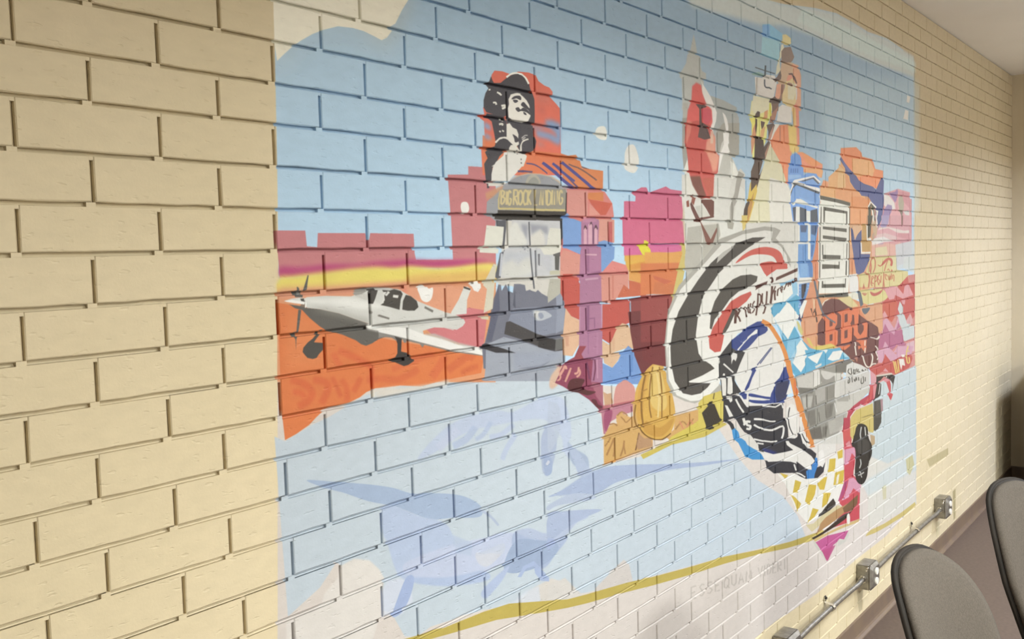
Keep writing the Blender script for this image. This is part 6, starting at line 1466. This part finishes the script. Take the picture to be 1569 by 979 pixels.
for area, x, zb, w, hb, inm, k, dy in cells:
    V, F = bed[inm]
    def quad(*q):
        n = len(V)
        V.extend(q)
        F.append(tuple(range(n, n + len(q))))
    xl, zl, xr, zt = x - JOINT, zb - JOINT, x + w - GX, zb + hb - GZ
    # thicker paint fills the joints low down and towards the far end
    t = min(1.0, max(0.0, (x - 0.9) / 2.2, (1.15 - zb) / 0.6))
    DB, D1 = 0.0055 - 0.0047 * t, 0.0090 - 0.0035 * t
    quad((x, DB, zl), (xr, DB, zl), (xr, D1, zb), (x, D1, zb))                 # bed joint under the brick
    quad((xl, D0, zb), (x, D1, zb), (x, D1, zt), (xl, D0, zt))                 # upright joint to its left
    quad((xl, .0003, zl), (x, .0003, zl), (x, .0003, zb), (xl, .0003, zb))     # flush corners between them
    quad((xr, .0003, zl), (x + w, .0003, zl), (x + w, .0003, zb), (xr, .0003, zb))
    quad((xl, .0003, zt), (x, .0003, zt), (x, .0003, zb + hb), (xl, .0003, zb + hb))
    quad((x, .0003, zl), (x, D1, zl), (x, D1, zb), (x, .0003, zb))
    quad((xr, .0003, zl), (xr, D1, zl), (xr, D1, zb), (xr, .0003, zb))
    quad((x, 0.0, zl), (xr, 0.0, zl), (xr, D1, zl), (x, D1, zl))
    quad((xl, .0003, zb), (x, .0003, zb), (x, D1, zb), (xl, D1, zb))
    quad((xl, .0003, zt), (x, .0003, zt), (x, D1, zt), (xl, D1, zt))
n = len(bed[False][0])
V, F = bed[False]
V += [(XF, MORTAR_Y, 0), (XB, MORTAR_Y, 0), (XB, MORTAR_Y, CEIL), (XF, MORTAR_Y, CEIL), (XF, .25, 0), (XB, .25, 0), (XB, .25, CEIL), (XF, .25, CEIL)]
F += [(n, n + 1, n + 2, n + 3), (n + 5, n + 4, n + 7, n + 6), (n, n + 4, n + 5, n + 1), (n + 3, n + 2, n + 6, n + 7), (n, n + 3, n + 7, n + 4), (n + 1, n + 5, n + 6, n + 2)]
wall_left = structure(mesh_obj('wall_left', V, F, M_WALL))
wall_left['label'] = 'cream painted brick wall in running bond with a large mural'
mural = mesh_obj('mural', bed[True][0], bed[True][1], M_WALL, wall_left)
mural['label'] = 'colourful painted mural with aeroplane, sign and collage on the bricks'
cells.sort(key=lambda q: -q[0])
rest = {True: ([], []), False: ([], [])}
for i, (area, x, zb, w, hb, inm, k, dy) in enumerate(cells):
    if i < 300:
        o = bpy.data.objects.new('brick', VAR_ME[k])
        COL.objects.link(o)
        o.parent = mural if inm else wall_left
        o.location = (x, dy, zb)
        o.scale = (w / BL, 1, hb / BH)
    else:
        V, F = rest[inm]
        n = len(V)
        V.extend((x + vx * w / BL, vy + dy, zb + vz * hb / BH) for vx, vy, vz in VAR[k][0])
        F.extend(tuple(n + q for q in f) for f in VAR[k][1])
for inm, par in ((True, mural), (False, wall_left)):
    o = mesh_obj('brickwork', rest[inm][0], rest[inm][1], M_WALL, par)
    o['kind'] = 'stuff'

# cove baseboards
def cove(name, run, along):
    prof = [(0.0, 0.0), (0.022, 0.0), (0.021, 0.004), (0.012, 0.010), (0.008, 0.018), (0.007, 0.03), (0.007, 0.082), (0.005, 0.0855), (0.0, 0.086)]
    V, F = [], []
    a, c = run
    for s in (a, c):
        for d, z in prof:
            V.append((s, -d, z) if along == 'x' else (XB - d, s, z))
    n = len(prof)
    for k in range(n):
        F.append((k, (k + 1) % n, n + (k + 1) % n, n + k))
    F += [tuple(range(n))[::-1], tuple(range(n, 2 * n))]
    return structure(mesh_obj(name, V, F, M_BASE))
cove('baseboard_left', (XF, XB), 'x')
cove('baseboard_back', (YR, 0.0), 'y')

# ------------------------------------------------------------------ ceiling fixtures with their lamps
def fixture(i, x, y, power, colour, spread, label):
    t = empty('ceiling_light', label, 'ceiling light', (x, y, CEIL), 0, 'square recessed ceiling lights')
    bm = bmesh.new()
    for a, b_, c, d in ((-.3, .3, -.3, -.275), (-.3, .3, .275, .3), (-.3, -.275, -.275, .275), (.275, .3, -.275, .275)):
        add_box(bm, a, b_, c, d, -.012, 0.0)
    bm_obj('frame', bm, M_WHITE, t)
    bm = bmesh.new()
    add_box(bm, -.275, .275, -.275, .275, -.004, 0.0)
    bm_obj('diffuser', bm, M_LAMP, t)
    ld = bpy.data.lights.new('lamp', 'AREA')
    ld.shape = 'RECTANGLE'
    ld.size, ld.size_y = 0.55, 0.55
    ld.energy = power
    ld.color = colour
    ld.spread = math.radians(spread)
    lo = bpy.data.objects.new('lamp', ld)
    COL.objects.link(lo)
    lo.parent = t
    lo.location = (0, 0, -0.014)
side = ['nearest the brick wall', 'on the far side of the room']
end = ['above the near end', 'above the middle', 'above the far end']
for i, fx in enumerate(FIXTURES):
    fixture(i, *fx, 'square recessed ceiling light %s, %s' % (end[i % 3], side[i // 3]))

# ------------------------------------------------------------------ surface conduit with outlet boxes on the brick wall
CZ, CY = 0.258, -0.030            # conduit axis
def outlet_box(x, label):
    t = empty('outlet_box', label, 'outlet box', (x, 0, 0.262), 0, 'metal outlet boxes on the conduit')
    bm = bmesh.new()
    add_box(bm, 0, .102, -.054, -.0005, -.051, .051, .0035, 2)
    bm_obj('body', bm, M_GALV, t)
    # raised cover with clipped corners
    bm = bmesh.new()
    def ring(y, m, k):
        c = [(m + k, m), (.102 - m - k, m), (.102 - m, m + k), (.102 - m, .102 - m - k), (.102 - m - k, .102 - m), (m + k, .102 - m), (m, .102 - m - k), (m, m + k)]
        return [bm.verts.new((a, y, b - .051)) for a, b in c]
    r0, r1, r2 = ring(-.0535, -.001, .010), ring(-.056, -.001, .010), ring(-.066, .010, .010)
    for a, b in ((r0, r1), (r1, r2)):
        for k in range(8):
            bm.faces.new((a[k], a[(k + 1) % 8], b[(k + 1) % 8], b[k]))
    bm.faces.new(r2)
    cover = bm_obj('cover', bm, M_GALV, t)
    for z in (.0205, -.0205):
        bm = bmesh.new()
        b = bmesh.new()
        bmesh.ops.create_cone(b, cap_ends=True, segments=20, radius1=.0175, radius2=.0165, depth=.006)
        merge(bm, b, Matrix.Translation((.051, -.068, z)) @ Matrix.Rotation(math.pi / 2, 4, 'X') @ Matrix.Scale(.84, 4, (0, 1, 0)))
        bm_obj('socket', bm, M_IVORY, t)['label'] = 'white oval socket face'
    bm = bmesh.new()
    for (dx, dy, dz) in ((-.0004, -.043, .030), (-.0004, -.047, .041)):
        b = bmesh.new()
        bmesh.ops.create_uvsphere(b, u_segments=12, v_segments=8, radius=.0042)
        merge(bm, b, Matrix.Translation((dx, dy, dz)) @ Matrix.Scale(.5, 4, (1, 0, 0)))
    bm_obj('screw', bm, M_BRIGHT, t, True)
    bm = bmesh.new()
    b = bmesh.new()
    bmesh.ops.create_cone(b, cap_ends=True, segments=16, radius1=.010, radius2=.010, depth=.0012)
    merge(bm, b, Matrix.Translation((-.0004, -.016, -.026)) @ Matrix.Rotation(math.pi / 2, 4, 'Y'))
    bm_obj('knockout', bm, M_GALV, t)
    return t

BOX_X = (2.395, 3.269, 4.500)
outlet_box(BOX_X[0], 'grey metal outlet box at near end of conduit, cut off by the lower edge')
outlet_box(BOX_X[1], 'grey metal outlet box in the middle of the conduit, just above the nearer chair')
outlet_box(BOX_X[2], 'grey metal outlet box at the far end of the conduit, below the mural corner')

def conduit(x0, x1, strap_x, label):
    t = empty('conduit', label, 'conduit', ((x0 + x1) / 2, CY, CZ), 0, 'steel conduit along the brick wall')
    h = (x1 - x0) / 2
    bm = bmesh.new()
    xs = [-h, -h + .03, -h + .07] + [(-h + .07) + (2 * h - .14) * k / 6 for k in range(1, 6)] + [h - .07, h - .03, h]
    pts = [(x, .004 + random.uniform(-.0006, .0006) if .08 < x + h < 2 * h - .08 else 0.0, -.004 if .05 < x + h < 2 * h - .05 else 0.0) for x in xs]
    add_tube(bm, pts, .0105, 16)
    bm_obj('pipe', bm, M_GALV, t, True)
    for s in (-1, 1):
        bm = bmesh.new()
        add_tube(bm, [(s * (h - .026), 0, 0), (s * (h - .004), 0, 0)], .0132, 16)
        add_tube(bm, [(s * (h - .008), 0, 0), (s * (h - .001), 0, 0)], .0160, 6)
        b = bmesh.new()
        bmesh.ops.create_uvsphere(b, u_segments=10, v_segments=6, radius=.0036)
        merge(bm, b, Matrix.Translation((s * (h - .017), -.006, .0125)))
        bm_obj('connector', bm, M_BRIGHT, t, False)
    # one-hole strap hugging the pipe, ear above with its bolt
    sx = strap_x - (x0 + x1) / 2
    bm = bmesh.new()
    cx0, cx1 = sx - .009, sx + .009
    ring = []
    for k in range(13):
        a = math.radians(-100 + 200 * k / 12)
        ring.append((-math.cos(a) * .0125, math.sin(a) * .0125))
    prof = [(.0285, -.0125)] + [(p + .004, q - .004) for p, q in ring] + [(.0285, .0125), (.0285, .036)]
    out = [(y - .0022 if 0 < i < 14 else y - .0022, z) for i, (y, z) in enumerate(prof)]
    vs = [[bm.verts.new((x, y, z)) for (y, z) in prof] for x in (cx0, cx1)]
    ws = [[bm.verts.new((x, y, z)) for (y, z) in out] for x in (cx0, cx1)]
    for k in range(len(prof) - 1):
        bm.faces.new((ws[0][k], ws[0][k + 1], ws[1][k + 1], ws[1][k]))
        bm.faces.new((vs[0][k], vs[1][k], vs[1][k + 1], vs[0][k + 1]))
        bm.faces.new((vs[0][k], vs[0][k + 1], ws[0][k + 1], ws[0][k]))
        bm.faces.new((vs[1][k], ws[1][k], ws[1][k + 1], vs[1][k + 1]))
    strap = bm_obj('strap', bm, M_BRIGHT, t)
    bm = bmesh.new()
    b = bmesh.new()
    bmesh.ops.create_cone(b, cap_ends=True, segments=6, radius1=.0062, radius2=.0058, depth=.006)
    merge(bm, b, Matrix.Translation((sx, .0235, .029)) @ Matrix.Rotation(math.pi / 2, 4, 'X'))
    bolt = bm_obj('bolt', bm, M_DARK, strap)
    bolt['label'] = 'dark hex bolt'
    return t
conduit(BOX_X[0] + .102, BOX_X[1], 2.90, 'steel conduit length between the cut-off outlet box and the middle outlet box')
conduit(BOX_X[1] + .102, BOX_X[2], 4.07, 'steel conduit length between the middle and the far outlet box')

# ------------------------------------------------------------------ task chairs along the wall
def interp(tab, t):
    n = len(tab)
    for i in range(n - 1):
        if t <= tab[i + 1][0] or i == n - 2:
            (a, va), (b, vb) = tab[i], tab[i + 1]
            p, q = tab[max(i - 1, 0)][1], tab[min(i + 2, n - 1)][1]
            u = (t - a) / (b - a)
            return 0.5 * (2 * va + (vb - p) * u + (2 * p - 5 * va + 4 * vb - q) * u * u + (3 * va - p - 3 * vb + q) * u ** 3)
# height above floor -> distance of the back from the chair centre (towards the wall)
LEAN = [(.48, .205), (.54, .196), (.60, .203), (.66, .212), (.71, .222), (.77, .238), (.84, .258), (.90, .279), (.96, .303)]
ZB0, ZB1 = 0.50, 0.966
def back_point(a, b, off, grow=0.0):
    """a across, b up, both -1..1 on a squircle; off = thickness offset towards the wall"""
    n = 2.35
    if abs(a) < 1e-9 and abs(b) < 1e-9:
        ca, cb = 0.0, 0.0
    else:
        m = max(abs(a), abs(b))
        u, v = a / m, b / m
        k = m / (abs(u) ** n + abs(v) ** n) ** (1 / n)
        ca, cb = u * k, v * k
    z = (ZB0 + ZB1) / 2 + cb * ((ZB1 - ZB0) / 2 + grow)
    half = (.190 if cb > .1 else .190 - .075 * ((.1 - cb) / 1.1) ** 1.3) + grow
    x = ca * half
    y = interp(LEAN, z) - .040 * ca * ca + off
    return Vector((x, y, z))
def sheet(f, nu=22, nv=26):
    vs, fs = [], []
    for j in range(nv + 1):
        for i in range(nu + 1):
            vs.append(f(-1 + 2 * i / nu, -1 + 2 * j / nv))
    for j in range(nv):
        for i in range(nu):
            k = j * (nu + 1) + i
            fs.append((k, k + 1, k + nu + 2, k + nu + 1))
    rim = [i for i in range(nu + 1)] + [(j + 1) * (nu + 1) - 1 for j in range(1, nu and nv + 1)] + [nv * (nu + 1) + i for i in range(nu - 1, -1, -1)] + [j * (nu + 1) for j in range(nv - 1, 0, -1)]
    return vs, fs, rim
def make_chair(label):
    t = empty('office_chair', label, 'chair', (0, 0, 0), 0, 'grey office chairs in a row by the wall')
    # backrest: padded grey front
    def pad(a, b):
        e = max(abs(a), abs(b))
        return back_point(a, b, -.018 * (1 - e ** 6) - .004)
    v, f, rim = sheet(pad)
    n = len(v)
    v2, f2, _ = sheet(lambda a, b: back_point(a, b, .010))
    v += v2
    f += [tuple(q + n for q in k[::-1]) for k in f2]
    m = len(rim)
    f += [(rim[k], rim[k] + n, rim[(k + 1) % m] + n, rim[(k + 1) % m]) for k in range(m)]
    bm = bmesh.new()
    bv = [bm.verts.new(p) for p in v]
    for k in f:
        bm.faces.new([bv[q] for q in k])
    bm_obj('backrest', bm, M_MESH, t, True)
    # dark moulded shell whose rim shows around the pad
    vo, fo, rim = sheet(lambda a, b: back_point(a, b, .010, .003))
    n = len(vo)
    vb, fb, _ = sheet(lambda a, b: back_point(a, b, .026, -.004))
    vs = vo + vb
    fs = fo + [tuple(q + n for q in k[::-1]) for k in fb]
    fs += [(rim[k], rim[k] + n, rim[(k + 1) % m] + n, rim[(k + 1) % m]) for k in range(m)]
    bm = bmesh.new()
    bv = [bm.verts.new(p) for p in vs]
    for k in fs:
        bm.faces.new([bv[q] for q in k])
    pts = []
    for k in range(64):
        a = 2 * math.pi * k / 64
        q = max(abs(math.cos(a)), abs(math.sin(a)))
        pts.append(back_point(math.cos(a) / q, math.sin(a) / q, .018, .0005))
    pts += pts[:2]
    add_tube(bm, pts, .0066, 8, False, Vector((0, 1, 0)))
    sh = bm_obj('back_shell', bm, M_EDGE, t, True)
    sh['label'] = 'dark charcoal plastic shell and rim'
    # seat
    bm = bmesh.new()
    vs, fs, rim = sheet(lambda a, b: squircle_seat(a, b, 1), 20, 20)
    n = len(vs)
    v2, f2, _ = sheet(lambda a, b: squircle_seat(a, b, 0), 20, 20)
    m2 = len(rim)
    bv = [bm.verts.new(p) for p in vs + v2]
    for k in fs + [tuple(q + n for q in k[::-1]) for k in f2] + [(rim[k], rim[k] + n, rim[(k + 1) % m2] + n, rim[(k + 1) % m2]) for k in range(m2)]:
        bm.faces.new([bv[q] for q in k])
    bm_obj('seat', bm, M_MESH, t, True)
    bm = bmesh.new()
    add_box(bm, -.11, .11, -.13, .13, .355, .395, .012, 2)
    bm_obj('seat_plate', bm, M_DARK, t)
    # spine from plate to back
    bm = bmesh.new()
    spine = [(0, .10, .375), (0, .17, .372), (0, .235, .40), (0, .252, .47), (0, .245, .56), (0, .256, .68)]
    add_tube(bm, spine, [.018, .019, .02, .02, .018, .014], 10)
    bm_obj('back_support', bm, M_DARK, t, True)
    bm = bmesh.new()
    add_tube(bm, [(0, 0, .10), (0, 0, .25)], .025, 16)
    add_tube(bm, [(0, 0, .25), (0, 0, .36)], .014, 16)
    bm_obj('gas_column', bm, M_DARK, t, True)
    bm = bmesh.new()
    add_tube(bm, [(0, 0, .075), (0, 0, .125)], [.042, .034], 16)
    bm_obj('hub', bm, M_DARK, t, True)
    for k in range(5):
        a = 2 * math.pi * k / 5 + .3
        c, s = math.cos(a), math.sin(a)
        bm = bmesh.new()
        add_tube(bm, [(c * .03, s * .03, .100), (c * .16, s * .16, .095), (c * .29, s * .29, .078)], [.021, .018, .013], 8)
        leg = bm_obj('leg', bm, M_DARK, t, True)
        bm = bmesh.new()
        for d in (-.011, .011):
            b = bmesh.new()
            bmesh.ops.create_cone(b, cap_ends=True, segments=18, radius1=.027, radius2=.027, depth=.016)
            merge(bm, b, Matrix.Translation((c * .29 - s * d, s * .29 + c * d, .0272)) @ Matrix.Rotation(a + math.pi / 2, 4, 'Z') @ Matrix.Rotation(math.pi / 2, 4, 'Y'))
        add_tube(bm, [(c * .29, s * .29, .03), (c * .29, s * .29, .085)], .007, 8)
        bm_obj('caster', bm, M_DARK, leg)
    return t
def squircle_seat(a, b, top):
    n = 3.2
    if abs(a) < 1e-9 and abs(b) < 1e-9:
        ca = cb = 0.0
    else:
        m = max(abs(a), abs(b))
        u, v = a / m, b / m
        k = m / (abs(u) ** n + abs(v) ** n) ** (1 / n)
        ca, cb = u * k, v * k
    e = max(abs(a), abs(b))
    z = .435 + (.022 * (1 - e ** 5)) - .022 * max(0, -cb) ** 3 if top else .392
    return Vector((ca * .235, cb * .225 - .02, z))
c1 = make_chair('grey office chair with dark rim below the middle outlet box, nearer of the two')
c1.location = (1.447, -1.000, 0)
c1.rotation_euler = (0, 0, math.radians(-6))
copy_thing(c1, 'grey office chair with dark rim, farther of the two, cut off by the right edge', (2.13, -1.036, 0), math.radians(-18))

# ------------------------------------------------------------------ stand-in cabinet, out of view, added to cast the shadow in the corner
t = empty('shadow_cabinet', 'unseen stand-in, a low dark brown two-door cabinet added to shade the corner', 'cabinet', (6.27, -0.40, 0))
bm = bmesh.new()
add_box(bm, -.25, .247, -.23, .23, .06, .80, .003, 1)
bm_obj('carcass', bm, M_WOOD, t)
bm = bmesh.new()
add_box(bm, -.255, .247, -.235, .235, .80, .823, .004, 2)
bm_obj('cabinet_top', bm, M_WOOD, t)
bm = bmesh.new()
add_box(bm, -.21, .24, -.21, .21, 0, .06)
bm_obj('plinth', bm, M_DARK, t)
for s in (-1, 1):
    bm = bmesh.new()
    add_box(bm, -.268, -.251, *sorted((s * .004, s * .226)), .075, .79, .003, 1)
    d = bm_obj('door', bm, M_WOOD, t)
    bm = bmesh.new()
    add_tube(bm, [(-.268, s * .03, .52), (-.29, s * .03, .53), (-.29, s * .03, .63), (-.268, s * .03, .64)], .005, 8)
    bm_obj('handle', bm, M_BRIGHT, d, True)
